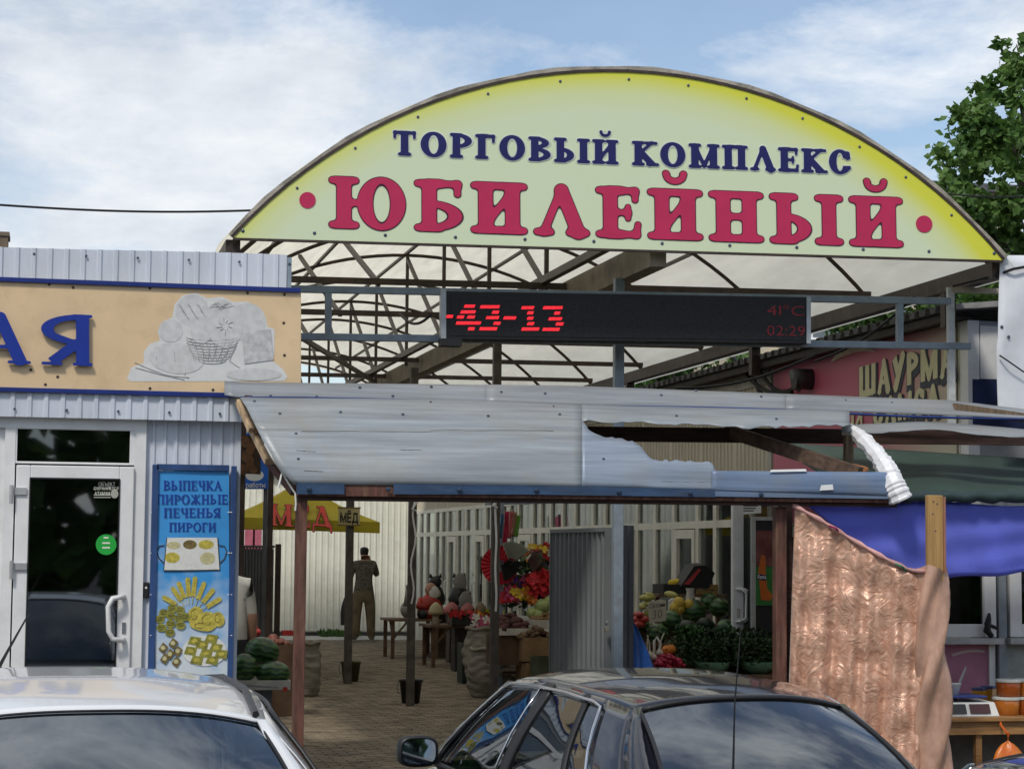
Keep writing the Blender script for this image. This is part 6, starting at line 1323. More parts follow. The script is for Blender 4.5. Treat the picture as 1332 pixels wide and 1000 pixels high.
for i, (px, py, Y, lab) in enumerate(((566, 786, 33.0, 'small black cat figure on the log stand'), (597, 787, 31.6, 'upright black figure with grey oval face, upper one'), (604, 812, 30.6, 'black figure with grey oval face, lower one'))):
    c = atY(px, py, Y)
    fig('animal_figure', lab, c, [('body', 'l', [(.15, 0), (.17, .1), (.11, .26), (.05, .33)], BLKF), ('head', 'e', ((0, -.01, .36), (.10, .09, .10)), BLKF)]+([('face', 'e', ((0, -.085, .35), (.10, .02, .15)), OVAL)] if i else [('belly', 'e', ((0, -.12, .15), (.07, .04, .11)), M('cream_patch', (.4, .33, .2), .6))])+[('ear', 't', ([(sx*.07, 0, .43), (sx*.09, 0, .50)], [.035, .004]), BLKF) for sx in (-1, 1)])
    q = c.copy(); zz_ = c.z-.005
    if i: o = thing('figure_stand', 'dark plinth under the %s oval-faced black figure' % ('upper' if i == 1 else 'lower'), 'stand', (c.x, c.y, 0)); b = MB(); b.box(c.x-.17, c.x+.17, c.y-.15, c.y+.15, 0, zz_); b.build('plinth_block', BROWN, o)
MUSH = M('mushroom_pink', (.48, .16, .15), .6, var=.3); STM = M('mushroom_stem', (.5, .45, .33), .7)
for i, (dx_, r_, m_) in enumerate(((.10, .11, M('mushroom_cream', (.5, .42, .25), .6)), (.36, .13, MUSH), (.58, .12, MUSH), (.80, .1, M('mushroom_brown', (.26, .18, .12), .7)))):
    c = T2+Vector((dx_, .25+.1*(i % 2), .001)); fig('mushroom_figure', ('cream mushroom figure at left end of second table', 'larger pink mushroom figure on second table', 'pink mushroom figure beside the brown one', 'brown mushroom figure on second table')[i], c, [('stem', 'l', [(.07, 0), (.05, .1), (.06, .18)], STM), ('cap', 'l', [(r_, .15), (r_*1.05, .19), (r_*.75, .27), (r_*.3, .32), (.01, .33)], m_)])
# flowers
def blossoms(t, c, n, spread, h, cols, seed, r_=.035, nm='blossom'):
    rng = random.Random(seed)
    for ci, m_ in enumerate(cols):
        b = MB()
        for i in range(n//len(cols)):
            p = c+Vector((rng.uniform(-1, 1)*spread[0], rng.uniform(-1, 1)*spread[1], rng.uniform(.1, 1)*h)); nrm = Vector((rng.uniform(-.5, .5), -1, rng.uniform(-.1, .9))).normalized(); e1 = nrm.cross(Vector((.2, .1, 1))).normalized(); e2 = nrm.cross(e1); s_ = r_*rng.uniform(.7, 1.3); a0 = rng.random()*6
            for k in range(5):
                a = a0+k*1.2566; d = e1*math.cos(a)+e2*math.sin(a); sd = e1*math.cos(a+1.57)+e2*math.sin(a+1.57); b.add([p, p+d*s_*.7+sd*s_*.42+nrm*s_*.25, p+d*s_*1.15+nrm*s_*.1, p+d*s_*.7-sd*s_*.42+nrm*s_*.25], [(0, 1, 2, 3)])
        o = b.build(nm, m_, t, kind='stuff')
def leaves(mb, c, n, spread, h, sz, rng):
    for i in range(n):
        p = c+Vector((rng.gauss(0, .5)*spread[0], rng.gauss(0, .5)*spread[1], rng.random()*h)); d = Vector((rng.uniform(-1, 1), rng.uniform(-1, 1), rng.uniform(-.2, 1))).normalized(); sd = d.cross(Vector((rng.uniform(-1, 1), rng.uniform(-1, 1), rng.uniform(-1, 1)))).normalized(); s_ = sz*rng.uniform(.6, 1.3)
        mb.add([p, p+d*s_*.5+sd*s_*.35, p+d*s_, p+d*s_*.5-sd*s_*.35], [(0, 1, 2, 3)])
FR = M('flower_red', (.55, .02, .03), .6, var=.3, scale=20); FY = M('flower_yellow', (.60, .42, .03), .6); FO = M('flower_orange', (.60, .20, .03), .6); FP = M('flower_pink', (.52, .08, .18), .6); FV = M('flower_violet', (.14, .03, .25), .6); FW = M('flower_white', (.62, .60, .52), .6); LF = M('plant_leaf', (.03, .075, .02), .6, var=.4, scale=20)
for i, (dx_, dy_) in enumerate(((.45, -.02), (.85, .02))):
    c = T2+Vector((dx_, dy_, .001)); t = thing('flower_planter', ('left dark planter of red flowers on second table', 'right dark planter of red and yellow flowers on second table')[i], 'planter', c); b = MB(); b.box(c.x-.17, c.x+.17, c.y-.09, c.y+.09, c.z, c.z+.12); b.build('trough', BLKF, t, bevel=.01)
    b = MB(); leaves(b, c+Vector((0, 0, .1)), 120, (.2, .12), .1, .06, random.Random(i)); b.build('leaves', LF, t, kind='stuff'); blossoms(t, c+Vector((0, -.02, .1)), 40, (.19, .1), .10, [FR, FR, FY] if i else [FR], 5+i)
b = MB()
# crates and sacks in front
c = atZ(594, 873, 0); crate('plastic_crate', 'dark crate standing on end beside second table', c.x-.03, c.x+.16, c.y, c.y+.3, 0, .38, BLKF, 'crate'); c = atZ(607, 889, 0)
crate('plastic_crate', 'lower dark green vegetable crate left of sacks', c.x-.06, c.x+.26, c.y, c.y+.35, 0, .24, M('dark_green_plastic', (.02, .035, .025), .5), 'crate'); crate('plastic_crate', 'upper dark green vegetable crate left of sacks', c.x-.06, c.x+.26, c.y, c.y+.35, .242, .52, M('dark_green_plastic', (.02, .035, .025), .5), 'crate')
fruit('red_bag', 'small red bag on ground beside green crates', 'bag', c+Vector((.3, .05, .13)), .11, .1, .13, M('red_plastic_bag', (.25, .035, .03), .5, var=.3), None)
c = atZ(635, 906, 0); sack('large sackcloth sack in front, behind thick passage post', Vector((c.x, c.y, 0)), .23, .56, SACK, 1); c = atZ(672, 903, 0); sack('right sackcloth sack of potatoes behind thick passage post', Vector((c.x, c.y, 0)), .25, .53, SACK, 6); heap('potatoes', 'potatoes filling the right sackcloth sack', 'potatoes', c.x-.17, c.x+.17, c.y-.14, c.y+.14, .45, .10, .045, POT, 50, 12)
c = atZ(630, 892, 0); sack('tall sackcloth sack behind the front one', Vector((c.x, c.y+.3, 0)), .2, .72, SACK, 8)
fruit('stone', 'small brown clay pot lying before the sacks', 'pot', atZ(617, 903, 0)+Vector((0, 0, .06)), .07, .07, .07, M('clay', (.25, .14, .09), .8), None)
# stacked boxes of potatoes, cabbages, flowers
YK = 22.3
def kbox(label, px0, px1, py1, py0, Y, d, mat, wall=.015): A, B = atY(px0, py1, Y), atY(px1, py0, Y); return crate('cardboard_box', label, A.x, B.x, Y, Y+d, max(0, A.z), B.z, mat, 'box', wall), A, B
kbox('lowest brown box, on the ground right of sacks', 683, 712, 935, 862, YK+.3, .5, CARD); kbox('dark box at the foot of the gate', 700, 724, 930, 855, YK-.2, .4, M('mossy_box', (.06, .07, .04), .8, var=.4))
_, A, B = kbox('wide brown potato box above the lowest box', 680, 728, 860, 829, YK+.3, .5, CARD); heap('potatoes', 'potatoes heaped on wide brown box', 'potatoes', A.x, B.x, YK+.33, YK+.75, B.z-.05, .15, .04, POT, 90, 4)
_, A, B = kbox('brown box left of wide potato box', 644, 678, 865, 826, YK+.5, .5, DCARD); _, A, B = kbox('white carton of beets with low sides', 650, 690, 826, 817, YK+.45, .45, WCARD); heap('beets', 'dark beets heaped in white carton', 'beets', A.x+.02, B.x-.02, YK+.5, YK+.85, A.z+.02, .20, .05, M('beet_skin', (.09, .035, .03), .8, var=.4), 60, 5)
_, A, B = kbox('white carton of walnuts under cabbages', 694, 730, 818, 806, YK+.7, .4, WCARD); heap('walnuts', 'walnuts heaped in white carton below cabbages', 'walnuts', A.x+.05, B.x-.02, YK+.72, YK+1.0, B.z-.03, .10, .03, M('walnut_shell', (.26, .16, .07), .8), 60, 9)
CAB = M('pale_cabbage', (.36, .42, .16), .55, var=.2, scale=10)
for i, (px, py, r_) in enumerate(((706, 788, .09), (700, 800, .085), (716, 783, .085), (692, 797, .07))): fruit('cabbage', ('large cabbage in middle of its heap', 'low front cabbage of the heap', 'cabbage against the gate edge', 'leftmost small cabbage of the heap')[i], 'cabbage', atY(px, py, YK+1.05), r_, r_, r_*.92, CAB, None)
b = MB()
st = thing('stall_rack', 'wooden rack behind potato boxes carrying flowers and cabbages', 'rack', (atY(690, 800, YK+1.2).x, YK+1.2, 0)); x0, x1 = atY(648, 800, YK+1.2).x, atY(735, 800, YK+1.2).x
for z in (.35, .72, atY(700, 809, YK+1.0).z): b = MB(); b.box(x0, x1, YK+.95, YK+1.6, z-.03, z); b.build('shelf', DW, st)
for x in (x0, x1-.05): b = MB(); b.box(x, x+.05, YK+1.56, YK+1.61, 0, 1.5); b.build('upright', DW, st)
ft = thing('paper_flowers', 'bunch of red, yellow and orange artificial flowers on stall rack', 'flowers', atY(690, 795, YK+1.3)); c0 = atY(690, 795, YK+1.3)
b = MB(); leaves(b, c0+Vector((0, 0, .05)), 350, (.35, .12), .55, .09, random.Random(31)); b.build('leaves', LF, ft, kind='stuff')
blossoms(ft, atY(703, 772, YK+1.15), 34, (.13, .06), .22, [FR], 41, .075, 'red_blossom'); blossoms(ft, atY(662, 782, YK+1.15), 22, (.10, .05), .14, [FR, FP], 42, .06, 'pink_blossom'); blossoms(ft, atY(674, 780, YK+1.12), 18, (.07, .04), .10, [FY], 43, .05, 'yellow_blossom'); blossoms(ft, atY(690, 783, YK+1.12), 14, (.04, .04), .15, [FO], 44, .06, 'orange_blossom')
blossoms(ft, atY(675, 765, YK+1.3), 22, (.15, .05), .12, [FP, FV], 45, .045, 'violet_blossom'); blossoms(ft, atY(712, 745, YK+1.4), 18, (.12, .05), .2, [FW, FV, FR], 46, .06, 'white_blossom'); blossoms(ft, atY(692, 742, YK+1.4), 16, (.07, .04), .22, [FO, M('dark_red_flower', (.2, .01, .02), .6)], 47, .06, 'dark_blossom'); blossoms(ft, atY(704, 728, YK+1.4), 20, (.16, .05), .16, [FY, FR, FW], 48, .07, 'mixed_blossom')
blossoms(ft, atY(625, 818, 26.5), 16, (.14, .06), .16, [FW, FP], 49, .05, 'pale_blossom')
# fans
def fan(label, px, py, Y, r_, a0, a1, mat, nm='paper_fan'):
    c = atY(px, py, Y); t = thing(nm, label, 'fan', c); n = 26
    for k in range(n):
        aa, ab = lerp(a0, a1, k/n), lerp(a0, a1, (k+1)/n); am = (aa+ab)/2; P = lambda a, q, dy: c+Vector((q*math.cos(a), dy, q*math.sin(a)))
        b = MB(); b.add([P(aa, r_*.3, 0), P(am, r_*.3, -.012), P(am, r_, -.02), P(aa, r_, 0)], [(0, 1, 2, 3)]); b.add([P(am, r_*.3, -.012), P(ab, r_*.3, 0), P(ab, r_, 0), P(am, r_, -.02)], [(0, 1, 2, 3)]); b.build('fold', mat[k % len(mat)], t)
    b = MB(); b.bar(c, c+Vector((r_*math.cos(a0), -.01, r_*math.sin(a0))), .015, .01); b.build('guard_stick', TRIM, t)
FYh = 23.4; hg = thing('display_stand', 'tall thin metal stand holding fans and ribbons', 'stand', (atY(652, 760, FYh+.1).x, FYh+.1, 0)); xx_ = atY(652, 760, FYh+.1).x
b = MB(); b.box(xx_-.02, xx_+.02, FYh+.08, FYh+.12, 0, 2.3); b.build('upright', GREYST, hg); b = MB(); b.bar((xx_-.2, FYh+.1, 2.25), (xx_+1.1, FYh+.1, 2.3), .025, .025); b.build('crossbar', GREYST, hg)
fan('large round red paper fan behind thick passage post', 650, 735, FYh, .22, 0, 6.283, [M('fan_red', (.48, .015, .03), .6, var=.12)])
fan('pale grey half fan over the red fan', 664, 735, FYh-.08, .27, R(38), R(112), [M('fan_grey', (.34, .35, .30), .7), M('fan_pale', (.46, .47, .38), .7)]); fan('black pleated half fan low over the red fan', 650, 727, FYh-.06, .25, R(-78), R(-5), [M('fan_black', (.03, .03, .03), .7), M('fan_dark', (.09, .09, .085), .7)]); fan('striped white and maroon fan right of red fan', 684, 722, FYh+.1, .2, R(20), R(-70), [FW, M('fan_maroon', (.15, .01, .02), .6)])
for i, (px, w_, y0, y1, m_, nm) in enumerate(((654, 4, 668, 700, M('ribbon_blue', (.03, .12, .25), .6), 'blue'), (660, 6, 665, 712, M('ribbon_crimson', (.42, .01, .06), .5), 'crimson'), (666, 5, 665, 700, M('ribbon_coral', (.60, .14, .13), .5), 'coral'), (671, 4, 666, 698, M('ribbon_tan', (.40, .22, .12), .6), 'tan'), (675, 5, 670, 698, M('ribbon_green', (.16, .36, .05), .6), 'green'))):
    t = thing('hanging_scarf', '%s scarf hanging above the fans' % nm, 'scarf', atY(px, y1, FYh)); b = MB(); b.grid([[atY(px-w_/2+w_*u/6-(j*.5), lerp(y0, y1, j/8), FYh+.02*math.sin(u*2+j*.5)) for u in range(7)] for j in range(9)]); b.build('cloth', m_, t, smooth=True, solid=.004)
# --- open corrugated gate leaf on the central post
gx = XP-.02; ga, gz = 14.98, 16.75; gl = thing('gate_leaf', 'grey profiled steel gate leaf swung open on central post', 'gate', (gx, (ga+gz)/2, 0)); zg2 = atX(790, 686, gx).z
GST = M('grey_profiled_steel', (.18, .195, .20), .45, metal=.2, var=.12, scale=3, dirt=.35)
b = MB(); corr(b, (gx, ga+.03, 0), (0, 1, 0), (-1, 0, 0), gz-ga-.06, .06, zg2-.03, .145, .022, flat=.55); b.build('leaf_sheet', GST, gl)
for a in ((ga, ga+.03, .05, zg2), (gz-.03, gz, .05, zg2)): b = MB(); b.box(gx-.03, gx+.02, a[0], a[1], a[2], a[3]); b.build('stile', GST, gl)
b = MB(); b.box(gx-.032, gx+.02, ga+.03, gz-.03, zg2-.03, zg2); b.build('rail', GST, gl); b = MB(); b.box(gx-.01, gx+.02, ga+.03, gz-.03, .05, .09); b.build('rail', GST, gl)
p = atX(789, 815, gx-.04); b = MB(); b.box(p.x-.012, p.x+.012, p.y-.025, p.y+.025, p.z-.035, p.z+.005); pdl = b.build('padlock', M('brass_lock', (.45, .43, .36), .3, metal=.7), gl, bevel=.004); b = MB(); b.tube([p+Vector((0, -.016, .0)), p+Vector((0, -.016, .03)), p+Vector((0, 0, .042)), p+Vector((0, .016, .03)), p+Vector((0, .016, 0))], .004, 5); b.build('shackle', CHROME, pdl)
for k, x in enumerate((811, 819)):
    A = atY(x, 800, 15.1+.1*k); b = MB(); b.box(A.x-.02, A.x+.02, 15.06+.1*k, 15.14+.1*k, 0, zg2+.02); t = b.build('gate_stile', DKGREY, gl)
# --- right-hand vegetable stall
YV = 16.9
xv0, xv1 = atY(822, 860, YV).x, atY(1004, 860, YV).x
vs = thing('vegetable_stall', 'stepped timber vegetable stall before glazed shop front', 'stall', ((xv0+xv1)/2, YV+.6, 0))
zA_, zB_, zC_ = atY(900, 876, YV-.1).z, atY(900, 836, YV+.45).z, atY(900, 812, YV+.95).z
for z, y0, y1 in ((zA_, YV-.3, YV+.22), (zB_, YV+.23, YV+.7), (zC_, YV+.71, YV+1.25)):
    b = MB(); b.box(xv0-.1, xv1, y0, y1, z-.03, z); b.build('shelf', DW, vs); b = MB(); b.box(xv0-.08, xv1-.02, y0+.02, y0+.04, .0, z-.031); b.build('front_board', DW, vs)
WL = 'striped watermelon piled on right-hand vegetable stall'; WG = 'watermelons on the right-hand stall'
for (px, py, dY, r_, m_, lab) in ((902, 795, .95, 17.5, WM1, 'largest round watermelon in middle of right-hand stall'), (936, 790, 1.05, 14.5, WM1, 'round watermelon at back right near white door stile'), (873, 806, .6, 14, WM1, 'tall dark watermelon behind price card'), (855, 824, .45, 15, WM1, 'striped watermelon below the price card'), (895, 819, .5, 18, WM2, 'nearly black watermelon in front of largest one'), (944, 817, .4, 13, WM1, 'half hidden watermelon low beside white door stile'), (923, 782, 1.25, 13, WM1, 'highest watermelon, behind two others'), (838, 812, .75, 11, WM1, 'watermelon at left end behind tomatoes'), (918, 812, .7, 13, WM2, 'dark watermelon between the largest and the door')):
    melon(px, py, YV+dY, r_, .92 if m_ is WM1 else .72, m_, lab, None, (R(10), R(20*math.sin(px)), R(px*7 % 90)))
YMEL = M('yellow_melon', (.52, .36, .05), .5, var=.15); SQU = M('pale_squash', (.48, .45, .14), .5, var=.15); TOM = M('pink_tomato', (.42, .05, .04), .4, var=.2)
for i, (px, py, r_) in enumerate(((883, 784, 8), (877, 791, 7), (884, 792, 7), (896, 786, 7))): fruit('yellow_melon', ('highest yellow melon left of largest watermelon', 'left yellow melon behind price card', 'lower right yellow melon of the group', 'yellow melon touching largest watermelon')[i], 'melon', atY(px, py, YV+.9), r_/150, r_/150, r_/140, YMEL, None)
for i, (px, py) in enumerate(((840, 777), (846, 775), (842, 783), (836, 788), (841, 797), (873, 773))):
    t = fruit('squash', ('left upper pale squash of the heap', 'right upper pale squash of the heap', 'middle pale squash of the heap', 'dull pale squash at left edge of heap', 'lowest pale squash of the heap', 'pale squash lying apart near melons')[i], 'squash', atY(px, py, YV+.95+.02*i), .065, .032, .03, SQU, None, (0, R(20*math.sin(i*2)), R(30*i)))
heap('tomatoes', 'pink tomatoes heaped at left end of right-hand stall', 'tomatoes', atY(824, 810, YV+.5).x, atY(837, 810, YV+.5).x, YV+.4, YV+.7, atY(830, 816, YV+.5).z, .12, .035, TOM, 34, 14)
# crates on top
cz = atY(890, 772, YV+1.3).z
ux = thing('stall_shelf', 'narrow upper shelf of right-hand stall carrying fruit crates', 'shelf', (atY(890, 775, YV+1.4).x, YV+1.45, 0)); b = MB(); b.box(atY(855, 775, YV+1.3).x, atY(945, 775, YV+1.3).x, YV+1.28, YV+1.75, cz-.03, cz-.002); b.build('shelf_board', DW, ux)
for px in (860, 940): x = atY(px, 780, YV+1.5).x; b = MB(); b.box(x, x+.04, YV+1.68, YV+1.72, 0, cz-.031); b.build('leg', DW, ux)
A, B = atY(863, 772, YV+1.3), atY(905, 760, YV+1.3); crate('fruit_crate', 'black plastic crate of lemons on upper shelf', A.x, B.x, YV+1.3, YV+1.65, cz, B.z, BLKF, 'crate')
for i, (px, py) in enumerate(((875, 758), (887, 756), (881, 757))): fruit('lemon', ('left lemon in black crate', 'right lemon in black crate', 'middle lemon in black crate')[i], 'lemon', atY(px, py, YV+1.45), .045, .04, .035, FY, None)
A, B = atY(905, 772, YV+1.3), atY(934, 761, YV+1.3); wcx = thing('fruit_crate', 'small pale slatted wooden crate on upper shelf', 'crate', ((A.x+B.x)/2, YV+1.4, cz))
for z0, z1 in ((cz, cz+.03), (cz+.042, cz+.075)): b = MB(); b.box(A.x, B.x, YV+1.29, YV+1.30, z0, z1); b.build('slat', YTIMBER, wcx); b = MB(); b.box(A.x, B.x, YV+1.55, YV+1.56, z0, z1); b.build('slat', YTIMBER, wcx)
for x in (A.x, B.x-.03): b = MB(); b.box(x, x+.03, YV+1.301, YV+1.549, cz, cz+.085); b.build('end_block', YTIMBER, wcx)
tx = thing('fruit_carton', 'black fruit carton with red print tipped on upper shelf', 'carton', atY(905, 763, YV+1.4)); b = MB(); q = [atY(x, y, YV+1.27) for x, y in ((885, 763), (922, 765), (930, 745), (918, 735), (903, 736))]; b.prism(q, (0, .25, .02)); b.build('carton_body', M('black_carton', (.015, .015, .016), .6), tx)
b = MB(); b.prism([atY(x, y, YV+1.262) for x, y in ((889, 760), (897, 760), (912, 741), (909, 739))], (0, -.002, 0)); b.build('red_band', M('carton_red', (.42, .05, .05), .5), tx)
q = atY(898, 779, YV+1.1); wsc = thing('hanging_card', 'crumpled white paper bag standing among melons', 'bag', q); b = MB(); b.grid([[q+Vector((.045*(1-.25*math.sin(v*3))*math.cos(a)+.005*math.sin(a*5+v*9), .03*math.sin(a), .10*v)) for a in [2*math.pi*i/14 for i in range(15)]] for v in [i/6 for i in range(7)]]); b.build('paper', WCARD, wsc, smooth=True)
# price card
pc = thing('price_card', 'hand-lettered cardboard price card reading 30 on thin stick', 'sign', atY(855, 850, YV+.2)); b = MB(); Yp = YV+.22; polyY(b, [(845, 813), (848, 809), (866, 807), (866, 781), (860, 779), (843, 783), (844, 806)], Yp, 0, .006); b.build('card', M('pale_card', (.52, .46, .34), .8, var=.1), pc)
lettering('30', None, atY(849, 805, Yp-.008), atY(861, 803, Yp-.008), atY(849, 793, Yp-.008), TRIM, pc, .001, .25, name='digit', bold=-.03); lettering('Сезонн', None, atY(845, 791, Yp-.008), atY(865, 788, Yp-.008), atY(845, 785, Yp-.008), TRIM, pc, .001, .1, join=True, name='lettering', bold=-.015)
b = MB(); b.tube([atY(857, 812, Yp+.005), atY(856, 850, Yp+.005)], .004, 5); b.build('stick', TIMBER, pc)
# garlic, radishes, herbs
gb = crate('cardboard_box', 'small dark box of garlic at left front of right-hand stall', atY(825, 872, YV-.25).x, atY(851, 872, YV-.25).x, YV-.25, YV, zA_, zA_+.09, DCARD); b = MB(); polyY(b, [(825.5, 866), (828.5, 866), (828.5, 857), (825.5, 857)], YV-.25, .001); b.build('label_print', WCARD, gb)
GAR = M('garlic_skin', (.58, .52, .42), .6, var=.12)
for i, (px, py) in enumerate(((839, 853), (845, 851), (842, 855), (850, 854), (858, 848))):
    c = atY(px, py, YV-.13); t = thing('garlic_bulb', ('leftmost garlic bulb on small dark box', 'back middle garlic bulb on small dark box', 'front middle garlic bulb on small dark box', 'right garlic bulb on small dark box', 'garlic bulb apart, beside bent white handle')[i], 'garlic', c); b = MB(); b.lathe([(.008, -.03), (.03, -.018), (.033, 0), (.02, .02), (.007, .035), (.005, .07)], 12, c); b.build('bulb', GAR, t, smooth=True)
    b = MB(); b.tube([c+Vector((0, 0, .06)), c+Vector((.01*(i-2), 0, .12)), c+Vector((.02*(i-2), 0, .16))], .006, 5); b.build('stalk', GAR, t)
c = atY(856, 832, YV-.1); t = thing('basket_handle', 'bent white plastic basket handle rising above garlic', 'handle', c); b = MB(); b.tube([atY(858, 848, YV-.1), atY(859, 836, YV-.1), atY(854, 828, YV-.1), atY(851, 833, YV-.1), atY(851, 848, YV-.1)], .011, 7); b.build('hoop', WHITE, t, smooth=True)
heap('radishes', 'bunches of crimson radishes at front of right-hand stall', 'radishes', atY(851, 865, YV-.2).x, atY(889, 865, YV-.2).x, YV-.28, YV-.05, zA_, .17, .024, M('radish_crimson', (.42, .02, .06), .4, var=.25), 150, 22)
for i, (px, py) in enumerate(((867, 845), (873, 844))): fruit('orange', ('left orange above the radishes', 'right orange above the radishes')[i], 'orange', atY(px, py, YV-.05), .042, .042, .04, FO, None)
HERB = M('herb_green', (.018, .05, .012), .6, var=.5, scale=30); HERB2 = M('parsley_green', (.03, .085, .015), .6, var=.4, scale=30); BOWL = M('green_enamel_bowl', (.12, .24, .15), .35)
for i, (px, w_, lab) in enumerate(((926, .17, 'pale green bowl of dill, left of two'), (984, .17, 'pale green bowl of dill, right of two'))):
    c = atY(px, 876, YV-.12); c.z = zA_; t = thing('herb_bowl', lab, 'bowl', c); b = MB(); b.lathe([(.08, .001), (.13, .04), (.16, .095), (.155, .10)], 20, c); b.build('bowl_body', BOWL, t, smooth=True)
    b = MB(); leaves(b, c+Vector((0, .0, .07)), 1500, (.26, .16), .22, .035, random.Random(50+i)); b.build('herbs', HERB, t, kind='stuff')
t = thing('parsley_bunch', 'curly parsley bunch beside radishes', 'parsley', atY(895, 845, YV)); b = MB(); leaves(b, atY(895, 845, YV), 700, (.12, .1), .2, .035, random.Random(60)); b.build('leaves', HERB2, t, kind='stuff')
t = thing('dill_bunches', 'dark dill bunches filling the middle of stall', 'dill', atY(940, 850, YV+.1)); b = MB(); leaves(b, atY(945, 858, YV+.1), 2600, (.42, .14), .26, .035, random.Random(61)); b.build('leaves', HERB, t, kind='stuff')
# blue bag on the gate
q = atY(826, 812, 15.4); bb_ = thing('plastic_bag', 'blue plastic bag hanging beside central post', 'bag', q); b = MB(); rows = []
for j in range(15):
    v = j/14; cx_ = lerp(821, 833, v); hw = lerp(3, 20, v**.8); y_ = lerp(808, 874, v); rows.append([atY(cx_+hw*math.cos(a)+1.5*math.sin(a*4+v*5)*v, y_+3*math.sin(a*3)*v, 15.35+.07*v*math.sin(a)+.01*math.sin(a*6+v*4)) for a in [2*math.pi*i/28 for i in range(29)]])
b.grid(rows); b.build('bag_skin', M('blue_plastic_bag', (.012, .09, .36), .35, var=.3, scale=5, stretch=(5, 5, .6), bump=.5, bscale=8), bb_, smooth=True)
# open shop door leaf and drinks fridge
YDl = 17.2; dl = thing('door_leaf', 'open white glazed door leaf with bow handles beside the stall', 'door', (atY(959, 860, YDl).x, YDl, 0)); A, B = atY(952, 800, YDl).x, atY(966, 800, YDl).x; ztd = 2.35
b = MB(); b.box(A, B, YDl-.03, YDl+.03, .03, ztd); b.build('stile', WHITE, dl, bevel=.004)
b = MB(); b.bar((B, YDl+.03, ztd-.06), (XS-.03, 17.9, ztd-.06), .05, .12); b.build('rail', WHITE, dl); b = MB(); b.bar((B, YDl+.03, .4), (XS-.03, 17.9, .4), .05, .7); b.build('lower_panel', WHITE, dl)
b = MB(); q0, q1 = Vector((B, YDl+.035, 0)), Vector((XS-.03, 17.9, 0)); b.prism([q0+Vector((0, 0, .76)), q1+Vector((0, 0, .76)), q1+Vector((0, 0, ztd-.13)), q0+Vector((0, 0, ztd-.13))], (.005, -.005, 0)); b.build('pane', PANE, dl)
for k, off_ in enumerate((0, 5)):
    h0, h1 = atY(957+off_, 766, YDl-.03-.0*k), atY(957+off_, 808, YDl-.03); b = MB(); e = Vector((.085, -.03, 0)); b.tube([h0, h0+e*.5+Vector((0, 0, .0)), h0+e+Vector((0, 0, -.03)), h1+e+Vector((0, 0, .03)), h1+e*.5, h1], .012, 8); b.build('bow_handle', WHITE, dl, smooth=True)
q = atY(960.5, 797, YDl-.03); b = MB(); b.box(q.x-.013, q.x+.013, YDl-.036, YDl-.0305, q.z-.04, q.z+.04); b.build('lock_plate', CHROME, dl)
YFr = 17.0; A, B = atY(979, 800, YFr), atY(1022, 800, YFr); fz = atY(990, 672, YFr).z; fg = thing('drinks_fridge', 'glass-front drinks fridge with green and orange soda poster', 'fridge', ((A.x+B.x)/2, YFr+.3, 0))
b = MB(); b.box(A.x+.005, B.x, YFr+.03, YFr+.6, .02, fz); b.build('cabinet', M('dark_cabinet', (.02, .02, .022), .4), fg)
b = MB(); b.box(A.x-.01, A.x+.025, YFr-.01, YFr+.029, .02, fz); b.build('door_frame', M('grey_door_frame', (.35, .36, .35), .4), fg); b = MB(); b.box(A.x+.026, B.x, YFr-.01, YFr+.029, fz-.03, fz); b.build('door_frame', M('grey_door_frame', (.35, .36, .35)), fg)
b = MB(); A2, B2 = atY(981, 787, YFr), atY(1020, 737, YFr); b.box(A2.x, B2.x, YFr-.004, YFr+.02, A2.z, B2.z); b.build('poster', M('green_poster', (.03, .16, .03), .4), fg)
b = MB(); A3, B3 = atY(981, 736, YFr), atY(1020, 690, YFr); b.box(A3.x, B3.x, YFr-.004, YFr+.02, A3.z, B3.z); b.build('poster', M('red_brown_poster', (.10, .02, .02), .4, c2=(.22, .08, .07), scale=6), fg)
b = MB(); polyY(b, [(989, 727), (990, 722), (995, 722), (996, 728), (996, 745), (998, 765), (1005, 775), (1002, 781), (990, 780), (988, 760), (986, 745)], YFr-.004, .002); b.build('bottle_print', M('orange_print', (.52, .12, .015), .4), fg)
b = MB(); polyY(b, [(984, 753), (996, 755), (998, 748), (986, 746)], YFr-.004, .005); lab_ = b.build('label_print', M('dark_blue_print', (.012, .02, .08), .4), fg); lettering('Fanta', None, atY(985.5, 752.5, YFr-.012), atY(996.5, 752.5, YFr-.012), atY(986, 747, YFr-.012), WHITE, lab_, .001, .08, join=True, name='lettering', bold=.01)
ns = thing('notice_sheet', 'white printed notice taped at top of door glass', 'notice', atY(982, 668, 17.05)); b = MB(); polyY(b, [(966, 669), (990, 667), (990, 648), (966, 648)], 17.05, 0, .002); b.build('paper', WHITE, ns)
for k in range(5): b = MB(); polyY(b, [(967, 652+k*3.2), (983+3*math.sin(k), 652+k*3.2), (983+3*math.sin(k), 650.5+k*3.2), (967, 650.5+k*3.2)], 17.05, .0025); b.build('printed_line', TRIM, ns)
